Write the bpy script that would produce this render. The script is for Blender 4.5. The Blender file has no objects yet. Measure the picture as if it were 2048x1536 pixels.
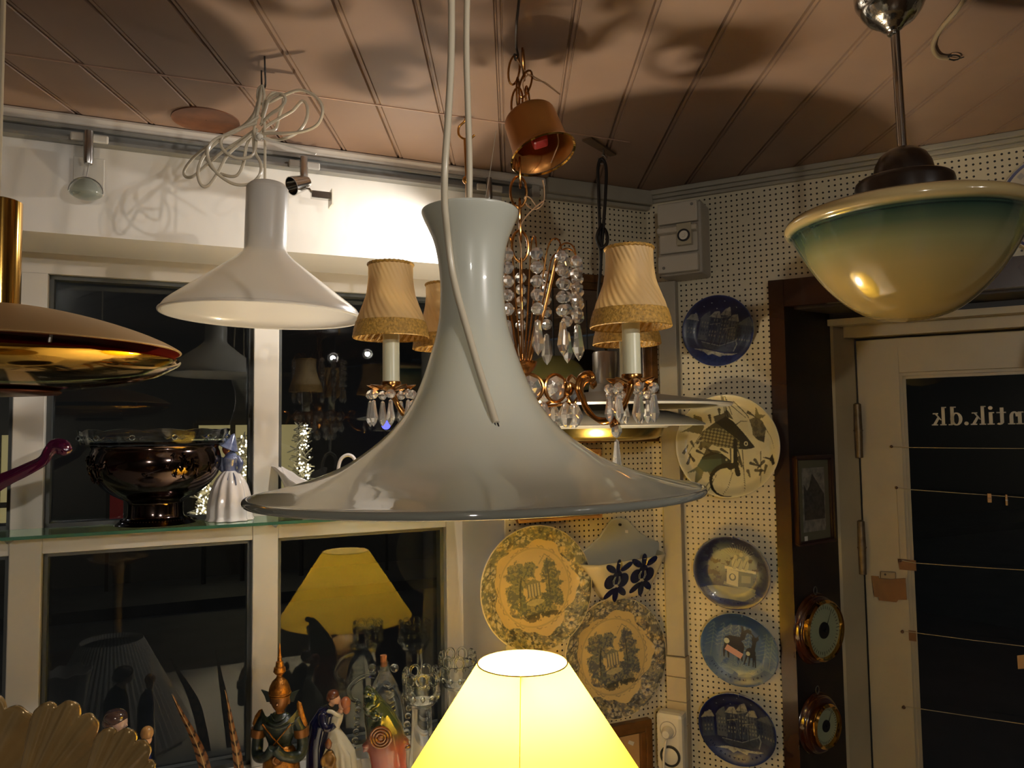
import bpy, math, random
import numpy as np
from mathutils import Vector, Matrix

random.seed(7)
SC = bpy.context.scene
COL = SC.collection
PI = math.pi

# ------------------------------------------------------------------ camera, world, exposure
F = 1550.0
CAM = Vector((0.0, 0.0, 1.6))
PITCH, ROLL = math.radians(3.5), math.radians(0.8)
_f = Vector((0, math.cos(PITCH), math.sin(PITCH)))
_r0 = Vector((1, 0, 0))
_u0 = Vector((0, -math.sin(PITCH), math.cos(PITCH)))
CR = _r0 * math.cos(ROLL) - _u0 * math.sin(ROLL)
CU = _u0 * math.cos(ROLL) + _r0 * math.sin(ROLL)
cd = bpy.data.cameras.new('camera')
cam = bpy.data.objects.new('camera', cd)
COL.objects.link(cam)
cam.matrix_world = Matrix(((CR.x, CU.x, -_f.x, CAM.x), (CR.y, CU.y, -_f.y, CAM.y), (CR.z, CU.z, -_f.z, CAM.z), (0, 0, 0, 1)))
cd.sensor_width = 36.0
cd.lens = F / 2048 * 36
cd.clip_start = 0.02
SC.camera = cam

SC.view_settings.view_transform = 'Standard'
SC.view_settings.look = 'None'
SC.view_settings.exposure = 0.0
SC.view_settings.gamma = 1.0
SC.view_settings.use_curve_mapping = False

wd = bpy.data.worlds.new('night')
SC.world = wd
wd.use_nodes = True
wd.node_tree.nodes['Background'].inputs[0].default_value = (0.020, 0.023, 0.026, 1)
wd.node_tree.nodes['Background'].inputs[1].default_value = 1.0


# light levels (the lamps themselves are built further down)
BULB_STRENGTH = 1280.0       # bulb inside the yellow shade
SPOT_WATTS = 15.0           # track spotlight aimed along the window wall
SHOW_WATTS = 38.0       # two show spotlights behind the camera aimed at the window
FILL_STRENGTH = 620.0       # added fill lamp, unseen behind the camera
SHOW_COLOR = (1.0, 0.93, 0.86)


def ray(px, py):
    return _f + CR * ((px - 1024) / F) + CU * ((768 - py) / F)


def at(px, py, Y):
    """the point of the place seen at that pixel, at distance Y into the room"""
    d = ray(px, py)
    return CAM + d * (Y / d.y)


def on_z(px, py, z):
    d = ray(px, py)
    return CAM + d * ((z - CAM.z) / d.z)


CEIL = CAM.z + 0.59
SILL = 0.78


class Fr:
    """a wall: u along it (towards the right), z up, d out of it into the room"""
    def __init__(s, O, P):
        s.O = Vector((O.x, O.y, 0))
        s.u = Vector((P.x - O.x, P.y - O.y, 0)).normalized()
        s.n = Vector((s.u.y, -s.u.x, 0))

    def pt(s, u, z, d=0.0):
        return s.O + s.u * u + s.n * d + Vector((0, 0, z))

    def pix(s, px, py, d=0.0):
        r = ray(px, py)
        t = (d + (s.O - CAM).dot(s.n)) / r.dot(s.n)
        p = CAM + r * t
        return (p - s.O).dot(s.u), p.z

    def P(s, px, py, d=0.0):
        u, z = s.pix(px, py, d)
        return s.pt(u, z, d)

    def M(s, u, z, d=0.0):
        """local x = along wall, y = up, z = out of the wall"""
        o = s.pt(u, z, d)
        return Matrix(((s.u.x, 0, s.n.x, o.x), (s.u.y, 0, s.n.y, o.y), (0, 1, 0, o.z), (0, 0, 0, 1)))


_A, _B = on_z(0, 215, CEIL), on_z(1270, 385, CEIL)
_C, _D = on_z(1310, 385, CEIL), on_z(2048, 265, CEIL)
L = Fr(_A, _B)
R0 = Fr(_C, _D)
# corner of the two walls
_k = ((R0.O - L.O).dot(R0.n)) / L.u.dot(R0.n)
CORNER = L.O + L.u * _k
L_END = _k
R = Fr(CORNER, CORNER + R0.u)
GL = -0.30           # window glass sits this far behind the wall face
FRD = -0.25          # front of the window frame

# ------------------------------------------------------------------ materials


def lin(c):
    return tuple(((v / 12.92) if v <= 0.04045 else ((v + 0.055) / 1.055) ** 2.4) for v in c)


def rgb(r, g, b):
    return lin((r / 255, g / 255, b / 255))


def mat(name, col, rough=0.5, metal=0.0, coat=0.0, coat_rough=0.05, trans=0.0, ior=1.5, spec=0.5,
        noise=0.0, nscale=8.0, bump=0.0, bscale=60.0, emit=None, estr=0.0, sss=0.0, dark=None):
    m = bpy.data.materials.new(name)
    m.use_nodes = True
    nt = m.node_tree
    b = nt.nodes['Principled BSDF']
    b.inputs['Base Color'].default_value = (*col, 1)
    b.inputs['Roughness'].default_value = rough
    b.inputs['Metallic'].default_value = metal
    b.inputs['Coat Weight'].default_value = coat
    b.inputs['Coat Roughness'].default_value = coat_rough
    b.inputs['Transmission Weight'].default_value = trans
    b.inputs['IOR'].default_value = ior
    b.inputs['Specular IOR Level'].default_value = spec
    if sss:
        b.inputs['Subsurface Weight'].default_value = sss
        b.inputs['Subsurface Radius'].default_value = (0.02, 0.02, 0.02)
    if emit:
        b.inputs['Emission Color'].default_value = (*emit, 1)
        b.inputs['Emission Strength'].default_value = estr
    if noise:
        tc = nt.nodes.new('ShaderNodeTexCoord')
        n = nt.nodes.new('ShaderNodeTexNoise')
        n.inputs['Scale'].default_value = nscale
        n.inputs['Detail'].default_value = 5
        nt.links.new(tc.outputs['Object'], n.inputs['Vector'])
        mx = nt.nodes.new('ShaderNodeMix')
        mx.data_type = 'RGBA'
        dk = dark or tuple(v * (1 - noise) for v in col)
        mx.inputs[6].default_value = (*dk, 1)
        mx.inputs[7].default_value = (*col, 1)
        rp = nt.nodes.new('ShaderNodeMapRange')
        rp.inputs[1].default_value = 0.3
        rp.inputs[2].default_value = 0.62
        nt.links.new(n.outputs['Fac'], rp.inputs[0])
        nt.links.new(rp.outputs[0], mx.inputs[0])
        nt.links.new(mx.outputs[2], b.inputs['Base Color'])
    if bump:
        tc = nt.nodes.new('ShaderNodeTexCoord')
        n = nt.nodes.new('ShaderNodeTexNoise')
        n.inputs['Scale'].default_value = bscale
        n.inputs['Detail'].default_value = 3
        nt.links.new(tc.outputs['Object'], n.inputs['Vector'])
        bp = nt.nodes.new('ShaderNodeBump')
        bp.inputs['Strength'].default_value = bump
        bp.inputs['Distance'].default_value = 0.002
        nt.links.new(n.outputs['Fac'], bp.inputs['Height'])
        nt.links.new(bp.outputs[0], b.inputs['Normal'])
    return m


def mat_glass(name, col=(1, 1, 1), ior=1.5, rough=0.0):
    m = bpy.data.materials.new(name)
    m.use_nodes = True
    nt = m.node_tree
    nt.nodes.remove(nt.nodes['Principled BSDF'])
    g = nt.nodes.new('ShaderNodeBsdfGlass')
    g.inputs['Color'].default_value = (*col, 1)
    g.inputs['IOR'].default_value = ior
    g.inputs['Roughness'].default_value = rough
    nt.links.new(g.outputs[0], nt.nodes['Material Output'].inputs[0])
    return m


def mat_translucent(name, col, tcol, fac, rough=0.6, gloss=0.0):
    """cloth or opal glass that lets lamp light through"""
    m = bpy.data.materials.new(name)
    m.use_nodes = True
    nt = m.node_tree
    b = nt.nodes['Principled BSDF']
    b.inputs['Base Color'].default_value = (*col, 1)
    b.inputs['Roughness'].default_value = rough
    b.inputs['Coat Weight'].default_value = gloss
    b.inputs['Coat Roughness'].default_value = 0.04
    t = nt.nodes.new('ShaderNodeBsdfTranslucent')
    t.inputs['Color'].default_value = (*tcol, 1)
    mx = nt.nodes.new('ShaderNodeMixShader')
    mx.inputs[0].default_value = fac
    nt.links.new(b.outputs[0], mx.inputs[1])
    nt.links.new(t.outputs[0], mx.inputs[2])
    nt.links.new(mx.outputs[0], nt.nodes['Material Output'].inputs[0])
    return m


def mat_attr(name, rough=0.15, coat=0.5):
    """glazed ware decorated with the pattern held in the mesh's colour attribute"""
    m = bpy.data.materials.new(name)
    m.use_nodes = True
    nt = m.node_tree
    b = nt.nodes['Principled BSDF']
    a = nt.nodes.new('ShaderNodeAttribute')
    a.attribute_name = 'pattern'
    nt.links.new(a.outputs['Color'], b.inputs['Base Color'])
    b.inputs['Roughness'].default_value = rough
    b.inputs['Coat Weight'].default_value = coat
    return m


def mat_pegboard(name, base, hole, pitch=0.0127, rad=0.0023):
    m = bpy.data.materials.new(name)
    m.use_nodes = True
    nt = m.node_tree
    N = nt.nodes.new
    lk = nt.links.new
    b = nt.nodes['Principled BSDF']
    tc = N('ShaderNodeTexCoord')
    sp = N('ShaderNodeSeparateXYZ')
    lk(tc.outputs['Object'], sp.inputs[0])

    def M(op, a, bb=None):
        n = N('ShaderNodeMath')
        n.operation = op
        for i, v in ((0, a), (1, bb)):
            if v is None:
                continue
            if isinstance(v, (int, float)):
                n.inputs[i].default_value = v
            else:
                lk(v, n.inputs[i])
        return n.outputs[0]
    fx = M('SUBTRACT', M('FRACT', M('DIVIDE', sp.outputs[0], pitch)), 0.5)
    fz = M('SUBTRACT', M('FRACT', M('DIVIDE', sp.outputs[1], pitch)), 0.5)
    dd = M('SQRT', M('ADD', M('MULTIPLY', fx, fx), M('MULTIPLY', fz, fz)))
    hl = M('LESS_THAN', dd, rad / pitch)
    # a few holes are filled with paint
    cx = N('ShaderNodeCombineXYZ')
    lk(M('FLOOR', M('DIVIDE', sp.outputs[0], pitch)), cx.inputs[0])
    lk(M('FLOOR', M('DIVIDE', sp.outputs[1], pitch)), cx.inputs[1])
    wn = N('ShaderNodeTexWhiteNoise')
    lk(cx.outputs[0], wn.inputs['Vector'])
    hl = M('MULTIPLY', hl, M('GREATER_THAN', wn.outputs['Value'], 0.03))
    no = N('ShaderNodeTexNoise')
    no.inputs['Scale'].default_value = 5
    no.inputs['Detail'].default_value = 5
    lk(tc.outputs['Object'], no.inputs['Vector'])
    m0 = N('ShaderNodeMix')
    m0.data_type = 'RGBA'
    m0.inputs[6].default_value = (*[v * 0.88 for v in base], 1)
    m0.inputs[7].default_value = (*base, 1)
    lk(no.outputs['Fac'], m0.inputs[0])
    mx = N('ShaderNodeMix')
    mx.data_type = 'RGBA'
    lk(hl, mx.inputs[0])
    lk(m0.outputs[2], mx.inputs[6])
    mx.inputs[7].default_value = (*hole, 1)
    lk(mx.outputs[2], b.inputs['Base Color'])
    b.inputs['Roughness'].default_value = 0.45
    return m


def mat_ramp_z(name, stops, z0, z1, rough=0.12, coat=0.6, tr=0.0):
    """glaze colours banded by height on the piece itself"""
    m = bpy.data.materials.new(name)
    m.use_nodes = True
    nt = m.node_tree
    b = nt.nodes['Principled BSDF']
    tc = nt.nodes.new('ShaderNodeTexCoord')
    sp = nt.nodes.new('ShaderNodeSeparateXYZ')
    mr = nt.nodes.new('ShaderNodeMapRange')
    mr.inputs[1].default_value = z0
    mr.inputs[2].default_value = z1
    cr = nt.nodes.new('ShaderNodeValToRGB')
    el = cr.color_ramp.elements
    el[0].position, el[0].color = stops[0][0], (*stops[0][1], 1)
    el[1].position, el[1].color = stops[-1][0], (*stops[-1][1], 1)
    for p, c in stops[1:-1]:
        e = el.new(p)
        e.color = (*c, 1)
    nt.links.new(tc.outputs['Object'], sp.inputs[0])
    nt.links.new(sp.outputs[2], mr.inputs[0])
    nt.links.new(mr.outputs[0], cr.inputs[0])
    nt.links.new(cr.outputs[0], b.inputs['Base Color'])
    b.inputs['Roughness'].default_value = rough
    b.inputs['Coat Weight'].default_value = coat
    b.inputs['Coat Roughness'].default_value = 0.04
    return m


# ------------------------------------------------------------------ mesh building


class MB:
    def __init__(s, M=None):
        s.v = []
        s.f = []
        s.M = M

    def add(s, vs, fs):
        o = len(s.v)
        if s.M is not None:
            vs = [s.M @ Vector(v) for v in vs]
        s.v += [Vector(v) for v in vs]
        s.f += [tuple(i + o for i in f) for f in fs]

    def box(s, lo, hi):
        x0, y0, z0 = lo
        x1, y1, z1 = hi
        s.add([(x0, y0, z0), (x1, y0, z0), (x1, y1, z0), (x0, y1, z0), (x0, y0, z1), (x1, y0, z1), (x1, y1, z1), (x0, y1, z1)],
              [(0, 3, 2, 1), (4, 5, 6, 7), (0, 1, 5, 4), (1, 2, 6, 5), (2, 3, 7, 6), (3, 0, 4, 7)])

    def wbox(s, fr, u0, u1, z0, z1, d0, d1):
        """box given in a wall's own directions"""
        s.add([fr.pt(u, z, d) for u, z, d in ((u0, z0, d0), (u1, z0, d0), (u1, z1, d0), (u0, z1, d0), (u0, z0, d1), (u1, z0, d1), (u1, z1, d1), (u0, z1, d1))],
              [(0, 3, 2, 1), (4, 5, 6, 7), (0, 1, 5, 4), (1, 2, 6, 5), (2, 3, 7, 6), (3, 0, 4, 7)])

    def prism(s, base, off):
        """closed polygon 'base' (3D points) pushed along the vector 'off'"""
        n = len(base)
        off = Vector(off)
        vs = [Vector(b) for b in base] + [Vector(b) + off for b in base]
        fs = [tuple(range(n))[::-1], tuple(range(n, 2 * n))]
        fs += [(i, (i + 1) % n, (i + 1) % n + n, i + n) for i in range(n)]
        s.add(vs, fs)

    def lathe(s, prof, c=(0, 0), segs=64, close=False, mod=None, rot=0.0):
        """prof: (radius, z) points; mod(k, angle, r, z) may bend them"""
        vs, fs = [], []
        n = len(prof)
        for k, (r, z) in enumerate(prof):
            for j in range(segs):
                a = 2 * PI * j / segs + rot
                rr, zz = (r, z) if mod is None else mod(k, a, r, z)
                vs.append((c[0] + rr * math.cos(a), c[1] + rr * math.sin(a), zz))
        rng = range(n) if close else range(n - 1)
        for k in rng:
            k2 = (k + 1) % n
            for j in range(segs):
                j2 = (j + 1) % segs
                fs.append((k * segs + j, k * segs + j2, k2 * segs + j2, k2 * segs + j))
        s.add(vs, fs)

    def tube(s, pts, rad, segs=8, closed=False, flat=1.0):
        pts = [Vector(p) for p in pts]
        n = len(pts)
        if not hasattr(rad, '__len__'):
            rad = [rad] * n
        tang = []
        for i in range(n):
            a = pts[(i - 1) % n] if (closed or i > 0) else pts[i]
            b = pts[(i + 1) % n] if (closed or i < n - 1) else pts[i]
            t = (b - a)
            tang.append(t.normalized() if t.length > 1e-9 else Vector((0, 0, 1)))
        up = Vector((0, 0, 1)) if abs(tang[0].z) < 0.9 else Vector((1, 0, 0))
        nn = (up - tang[0] * up.dot(tang[0])).normalized()
        vs, fs = [], []
        for i in range(n):
            t = tang[i]
            nn = (nn - t * nn.dot(t))
            nn = nn.normalized() if nn.length > 1e-6 else t.orthogonal().normalized()
            bb = t.cross(nn)
            for j in range(segs):
                a = 2 * PI * j / segs
                vs.append(pts[i] + (nn * math.cos(a) + bb * (math.sin(a) * flat)) * rad[i])
        for i in range(n if closed else n - 1):
            i2 = (i + 1) % n
            for j in range(segs):
                j2 = (j + 1) % segs
                fs.append((i * segs + j, i * segs + j2, i2 * segs + j2, i2 * segs + j))
        if not closed:
            fs.append(tuple(range(segs))[::-1])
            fs.append(tuple((n - 1) * segs + j for j in range(segs)))
        s.add(vs, fs)

    def ball(s, c, r, segs=20, rings=12):
        if not hasattr(r, '__len__'):
            r = (r, r, r)
        vs, fs = [], []
        vs.append((c[0], c[1], c[2] - r[2]))
        for i in range(1, rings):
            t = PI * i / rings - PI / 2
            for j in range(segs):
                a = 2 * PI * j / segs
                vs.append((c[0] + r[0] * math.cos(t) * math.cos(a), c[1] + r[1] * math.cos(t) * math.sin(a), c[2] + r[2] * math.sin(t)))
        vs.append((c[0], c[1], c[2] + r[2]))
        for j in range(segs):
            fs.append((0, 1 + (j + 1) % segs, 1 + j))
        for i in range(rings - 2):
            for j in range(segs):
                j2 = (j + 1) % segs
                fs.append((1 + i * segs + j, 1 + i * segs + j2, 1 + (i + 1) * segs + j2, 1 + (i + 1) * segs + j))
        T = len(vs) - 1
        b = 1 + (rings - 2) * segs
        for j in range(segs):
            fs.append((b + j, b + (j + 1) % segs, T))
        s.add(vs, fs)

    def grid(s, fn, nu, nv, wrap=False):
        vs = [fn(i / (nu - (0 if wrap else 1)), j / (nv - 1)) for j in range(nv) for i in range(nu)]
        fs = []
        for j in range(nv - 1):
            for i in range(nu if wrap else nu - 1):
                i2 = (i + 1) % nu
                fs.append((j * nu + i, j * nu + i2, (j + 1) * nu + i2, (j + 1) * nu + i))
        s.add(vs, fs)


def spline(pts, n=10, closed=False):
    """Catmull-Rom through the points"""
    P = [Vector(p) for p in pts]
    out = []
    m = len(P)
    for i in range(m if closed else m - 1):
        p0 = P[(i - 1) % m] if (closed or i > 0) else P[0]
        p1 = P[i]
        p2 = P[(i + 1) % m]
        p3 = P[(i + 2) % m] if (closed or i + 2 < m) else P[-1]
        for k in range(n):
            t = k / n
            out.append(0.5 * ((2 * p1) + (p2 - p0) * t + (2 * p0 - 5 * p1 + 4 * p2 - p3) * t * t + (3 * p1 - p0 - 3 * p2 + p3) * t ** 3))
    if not closed:
        out.append(P[-1])
    return out


def dz(v, z):
    return Vector((v[0], v[1], v[2] + z))


ORG = {}


def mesh_of(name, mb, m, org, smooth=True, angle=40):
    me = bpy.data.meshes.new(name)
    me.from_pydata([tuple(v - org) for v in mb.v], [], mb.f)
    me.materials.append(m)
    me.update()
    if smooth:
        me.polygons.foreach_set('use_smooth', [True] * len(me.polygons))
        me.set_sharp_from_angle(angle=math.radians(angle))
    return me


def obj(name, mb, m, parent=None, smooth=True, angle=40, bevel=0.0, remesh=0.0, fix=True, solid=0.0, subsurf=0, label=None):
    """ONE mesh object: a part of 'parent', or a thing of its own standing at the foot of its mesh"""
    if parent is not None:
        org = ORG[parent.name]
    else:
        xs = [v.x for v in mb.v]
        ys = [v.y for v in mb.v]
        org = Vector(((min(xs) + max(xs)) / 2, (min(ys) + max(ys)) / 2, min(v.z for v in mb.v)))
    me = mesh_of(name, mb, m, org, smooth, angle)
    if fix:
        import bmesh
        bm = bmesh.new()
        bm.from_mesh(me)
        bmesh.ops.remove_doubles(bm, verts=bm.verts, dist=1e-6)
        bmesh.ops.recalc_face_normals(bm, faces=bm.faces)
        bm.to_mesh(me)
        bm.free()
    o = bpy.data.objects.new(name, me)
    COL.objects.link(o)
    ORG[o.name] = org
    if parent is not None:
        o.parent = parent
    else:
        o.location = org
    if remesh:
        md = o.modifiers.new('merge', 'REMESH')
        md.mode = 'VOXEL'
        md.voxel_size = remesh
        md.use_smooth_shade = True
        sm = o.modifiers.new('soften', 'SMOOTH')
        sm.iterations = 4
        sm.factor = 0.5
    if solid:
        md = o.modifiers.new('thickness', 'SOLIDIFY')
        md.thickness = solid
        md.offset = 0
    if bevel:
        md = o.modifiers.new('edges', 'BEVEL')
        md.width = bevel
        md.segments = 2
        md.limit_method = 'ANGLE'
        md.angle_limit = math.radians(40)
    if subsurf:
        md = o.modifiers.new('round', 'SUBSURF')
        md.levels = subsurf
        md.render_levels = subsurf
    if label:
        o['label'] = label
    return o


def tag(o, label, cat, group=None, kind=None):
    o['label'] = label
    o['category'] = cat
    if group:
        o['group'] = group
    if kind:
        o['kind'] = kind
    return o


def thing(name, label, cat, loc, group=None):
    o = bpy.data.objects.new(name, None)
    COL.objects.link(o)
    o.empty_display_size = 0.05
    o.location = loc
    ORG[o.name] = Vector(loc)
    return tag(o, label, cat, group)


def struct(o):
    o['kind'] = 'structure'
    return o


def inst(name, me, parent, loc, rz=0.0, rx=0.0, ry=0.0, scale=None):
    """another object showing a mesh already made, as a part (or sub-part) of 'parent'"""
    o = bpy.data.objects.new(name, me)
    COL.objects.link(o)
    o.parent = parent
    w = Vector(loc)
    o.location = w - ORG[parent.name]
    o.rotation_euler = (rx, ry, rz)
    if scale:
        o.scale = scale
    ORG[o.name] = w
    return o


def lz(px, ys, Y):
    """heights of the picture rows ys on the vertical line through px at distance Y"""
    return [at(px, y, Y).z for y in ys]


def rpx(w, Y):
    """true radius of something round whose outline spans w pixels either side of its axis at distance Y"""
    q = w / F
    return Y * q / math.sqrt(1 + q * q)


def pprof(px, Y, prof):
    return [(rpx(r, Y), at(px, y, Y).z) for r, y in prof]


def shell(prof, th):
    """outer profile -> closed profile of a wall th thick (inside of it)"""
    P = [Vector((r, z)) for r, z in prof]
    inn = []
    for i in range(len(P)):
        a = P[max(i - 1, 0)]
        b = P[min(i + 1, len(P) - 1)]
        t = (b - a).normalized()
        nrm = Vector((t.y, -t.x))
        q = P[i] + nrm * th
        inn.append((max(q.x, 0.0005), q.y))
    return list(prof) + inn[::-1]


def smoothprof(prof, n=6):
    return [(max(p.x, 0.0), p.z) for p in spline([(r, 0, z) for r, z in prof], n)]

# ------------------------------------------------------------------ shared materials
M_ceil = mat('ceiling_paint', rgb(142, 117, 100), rough=0.5, spec=0.35, noise=0.10, nscale=3.5, bump=0.12, bscale=30, dark=rgb(130, 104, 87))
M_white = mat('white_wall', rgb(206, 200, 190), rough=0.55, noise=0.05, nscale=6, bump=0.1, bscale=40)
M_frame = mat('window_paint', rgb(206, 198, 184), rough=0.35, noise=0.05, nscale=10)
M_cream = mat('cream_paint', rgb(178, 163, 130), rough=0.4, noise=0.14, nscale=5, bump=0.15, bscale=25)
M_greytrim = mat('grey_white_trim', rgb(160, 154, 140), rough=0.45, noise=0.1, nscale=14)
M_peg = mat_pegboard('pegboard', rgb(220, 210, 182), rgb(24, 20, 16))
M_darkwood = mat('dark_wood', rgb(58, 33, 20), rough=0.25, noise=0.5, nscale=5, coat=0.3)
M_blackpanel = mat('black_panel', rgb(34, 26, 20), rough=0.5, noise=0.3, nscale=6)
M_pane = mat_glass('window_glass', (0.93, 0.96, 0.96), 1.5)
M_greymetal = mat('grey_metal', rgb(128, 126, 120), rough=0.4, metal=0.4)
M_steel = mat('brushed_steel', rgb(176, 174, 170), rough=0.28, metal=1.0)
M_chrome = mat('chrome', rgb(190, 188, 184), rough=0.1, metal=1.0)
M_brass = mat('polished_brass', rgb(206, 160, 78), rough=0.1, metal=1.0)
M_brassdull = mat('brass', rgb(176, 126, 60), rough=0.28, metal=1.0)
M_copper = mat('gilt_copper', rgb(178, 126, 70), rough=0.22, metal=1.0)
M_blackrubber = mat('black_cord', rgb(22, 20, 19), rough=0.4)
M_dark = mat('dark', rgb(18, 17, 16), rough=0.5)
M_cordwhite = mat('white_cord', rgb(196, 184, 160), rough=0.3, coat=0.2)
M_plastic = mat('white_plastic', rgb(222, 216, 200), rough=0.35)
M_plasticgrey = mat('grey_plastic', rgb(176, 170, 158), rough=0.4)
M_crystal = mat_glass('crystal', (1, 1, 1), 1.56)
_nt = M_crystal.node_tree
_d = _nt.nodes.new('ShaderNodeBsdfTranslucent')
_d.inputs['Color'].default_value = (0.95, 0.95, 0.93, 1)
_d2 = _nt.nodes.new('ShaderNodeBsdfDiffuse')
_d2.inputs['Color'].default_value = (0.95, 0.95, 0.93, 1)
_a = _nt.nodes.new('ShaderNodeMixShader')
_a.inputs[0].default_value = 0.5
_m = _nt.nodes.new('ShaderNodeMixShader')
_m.inputs[0].default_value = 0.14  # white share standing in for sparkle off the inner facets
_g = [n for n in _nt.nodes if n.type == 'BSDF_GLASS'][0]
_nt.links.new(_d.outputs[0], _a.inputs[1])
_nt.links.new(_d2.outputs[0], _a.inputs[2])
_nt.links.new(_g.outputs[0], _m.inputs[1])
_nt.links.new(_a.outputs[0], _m.inputs[2])
_nt.links.new(_m.outputs[0], _nt.nodes['Material Output'].inputs[0])
M_clear = mat_glass('clear_glass', (0.96, 0.98, 0.98), 1.45)


def wallobj(name, fr, mb, m, smooth=False, angle=30):
    """structure whose own axes follow the wall: x along, y up, z out"""
    me = mesh_of(name, mb, m, Vector((0, 0, 0)), smooth, angle)
    import bmesh
    bm = bmesh.new()
    bm.from_mesh(me)
    bmesh.ops.recalc_face_normals(bm, faces=bm.faces)
    bm.to_mesh(me)
    bm.free()
    o = bpy.data.objects.new(name, me)
    COL.objects.link(o)
    o.matrix_world = fr.M(0, 0, 0)
    ORG[o.name] = Vector((0, 0, 0))
    return struct(o)


U0L = -2.0
U1R = 2.6
PL = L.pt(U0L, 0)
PC = L.pt(L_END, 0)
PR = R.pt(U1R, 0)
YB = -3.0

# ---- ceiling: painted planks with beaded grooves, running away from the camera
mb = MB()
prof = []
pw = 0.1105
x0 = -0.0125 - pw * 22
for i in range(48):
    gx = x0 + pw * i
    for dx, h in ((-0.0065, 0), (-0.0050, 0.006), (-0.0028, 0.006), (-0.0012, 0.0008), (0.0028, 0.0008), (0.0040, 0.003), (0.0052, 0.003), (0.0060, 0.0)):
        prof.append((gx + dx, h))
prof = [p for p in prof if PL.x + 0.01 < p[0] < PR.x - 0.01]


def yend(x):
    yl = L.O.y + (x - L.O.x) * L.u.y / L.u.x
    yr = R.O.y + (x - R.O.x) * R.u.y / R.u.x
    return min(yl, yr) + 0.004


vs, fs = [], []
for x, h in prof:
    vs += [(x, YB, CEIL + h), (x, yend(x), CEIL + h)]
for i in range(len(prof) - 1):
    fs.append((2 * i, 2 * i + 1, 2 * i + 3, 2 * i + 2))
mb.add(vs, fs)
mb.prism([(PL.x, YB, CEIL + 0.012), (PR.x, YB, CEIL + 0.012), (PR.x, PR.y, CEIL + 0.012), (PC.x, PC.y, CEIL + 0.012), (PL.x, PL.y, CEIL + 0.012)], (0, 0, 0.05))
ceil = struct(obj('ceiling', mb, M_ceil, smooth=False, fix=False))

# joint across the planks: a caulked ridge of paint
mb = MB()
for pts in (((-60, 97), (0, 105), (191, 133), (396, 160), (640, 194), (819, 219), (890, 229), (1010, 246), (1123, 263), (1260, 284)),):
    w = [on_z(px, py, CEIL - 0.0005) for px, py in pts]
    mb.tube(spline(w, 5), 0.0016, 6)
struct(obj('trim_1', mb, mat('caulk', rgb(168, 136, 118), rough=0.25)))
# lighter board ends in front of the window wall are part of the ceiling paint

# round patch where a fitting once sat
c = on_z(412, 240, CEIL)
mb = MB()
mb.lathe([(0.001, CEIL - 0.0005), (0.058, CEIL - 0.0005), (0.060, CEIL - 0.002), (0.060, CEIL + 0.002)], (c.x, c.y), 48)
tag(obj('ceiling_patch', mb, mat('bare_patch', rgb(104, 64, 40), rough=0.4, noise=0.4, nscale=30)), 'round brown patch on the planked ceiling left of the coiled white cord', 'ceiling patch')

# ---- floor and the walls behind the camera
mb = MB()
mb.prism([(PL.x - 0.2, YB, -0.05), (PR.x + 0.2, YB, -0.05), (PR.x + 0.2, PR.y, -0.05), (PC.x, PC.y + 0.2, -0.05), (PL.x - 0.2, PL.y, -0.05)], (0, 0, 0.05))
struct(obj('floor', mb, mat('floor_boards', rgb(92, 68, 48), rough=0.4, noise=0.3, nscale=4), smooth=False))
M_rear = mat('rear_wall', rgb(104, 96, 84), rough=0.6, noise=0.2, nscale=2)
mb = MB()
mb.box((PL.x, YB - 0.1, 0), (PR.x, YB, CEIL))
struct(obj('wall_back', mb, M_rear, smooth=False))
mb = MB()
mb.box((PL.x - 0.1, YB - 0.1, 0), (PL.x, PL.y + 0.05, CEIL))
struct(obj('wall_left', mb, M_rear, smooth=False))
mb = MB()
mb.box((PR.x, YB - 0.1, 0), (PR.x + 0.1, PR.y + 0.05, CEIL))
struct(obj('wall_far_right', mb, M_rear, smooth=False))

# ---- window wall: white fascia above, knee wall below, reveal at the right
zs = (L.pix(20, 465, 0)[1] + L.pix(870, 522, 0)[1]) / 2
u_rev = L.pix(1008, 1000, 0)[0]
u_st1 = L.pix(922, 1000, FRD)[0]
zb = L.pix(600, 1518, FRD)[1]
mb = MB()
mb.box((U0L, zs, -0.18), (u_rev, CEIL + 0.02, 0))
mb.box((U0L, zs + 0.02, -0.36), (u_rev, CEIL + 0.02, -0.17))
mb.box((U0L, -0.02, -0.36), (u_rev, zb - 0.005, -0.20))
wallobj('wall_front', L, mb, M_white)
mb = MB()
mb.prism([(u_rev, 0, 0), (u_st1, 0, FRD - 0.1), (u_rev + 0.0035, 0, FRD - 0.1), (u_rev + 0.0035, 0, 0)], (0, CEIL - 0.001, 0))
# prism above is in (u, z, d) order
wallobj('trim_2', L, mb, M_white)
mb = MB()
mb.box((u_rev + 0.004, 0, -0.36), (L_END + 0.05, CEIL + 0.02, 0.0))
wallobj('wall_front_pegboard', L, mb, M_peg)

# display sill
mb = MB()
mb.box((U0L, SILL - 0.03, -0.20), (u_rev - 0.002, SILL, 0.80))
mb.box((U0L, 0.0, 0.75), (u_rev - 0.002, SILL - 0.03, 0.79))
wallobj('window_sill', L, mb, M_frame)

# ---- window: one object for the frame, its panes as parts


def uz(px, py, d=FRD):
    return L.pix(px, py, d)


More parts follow.
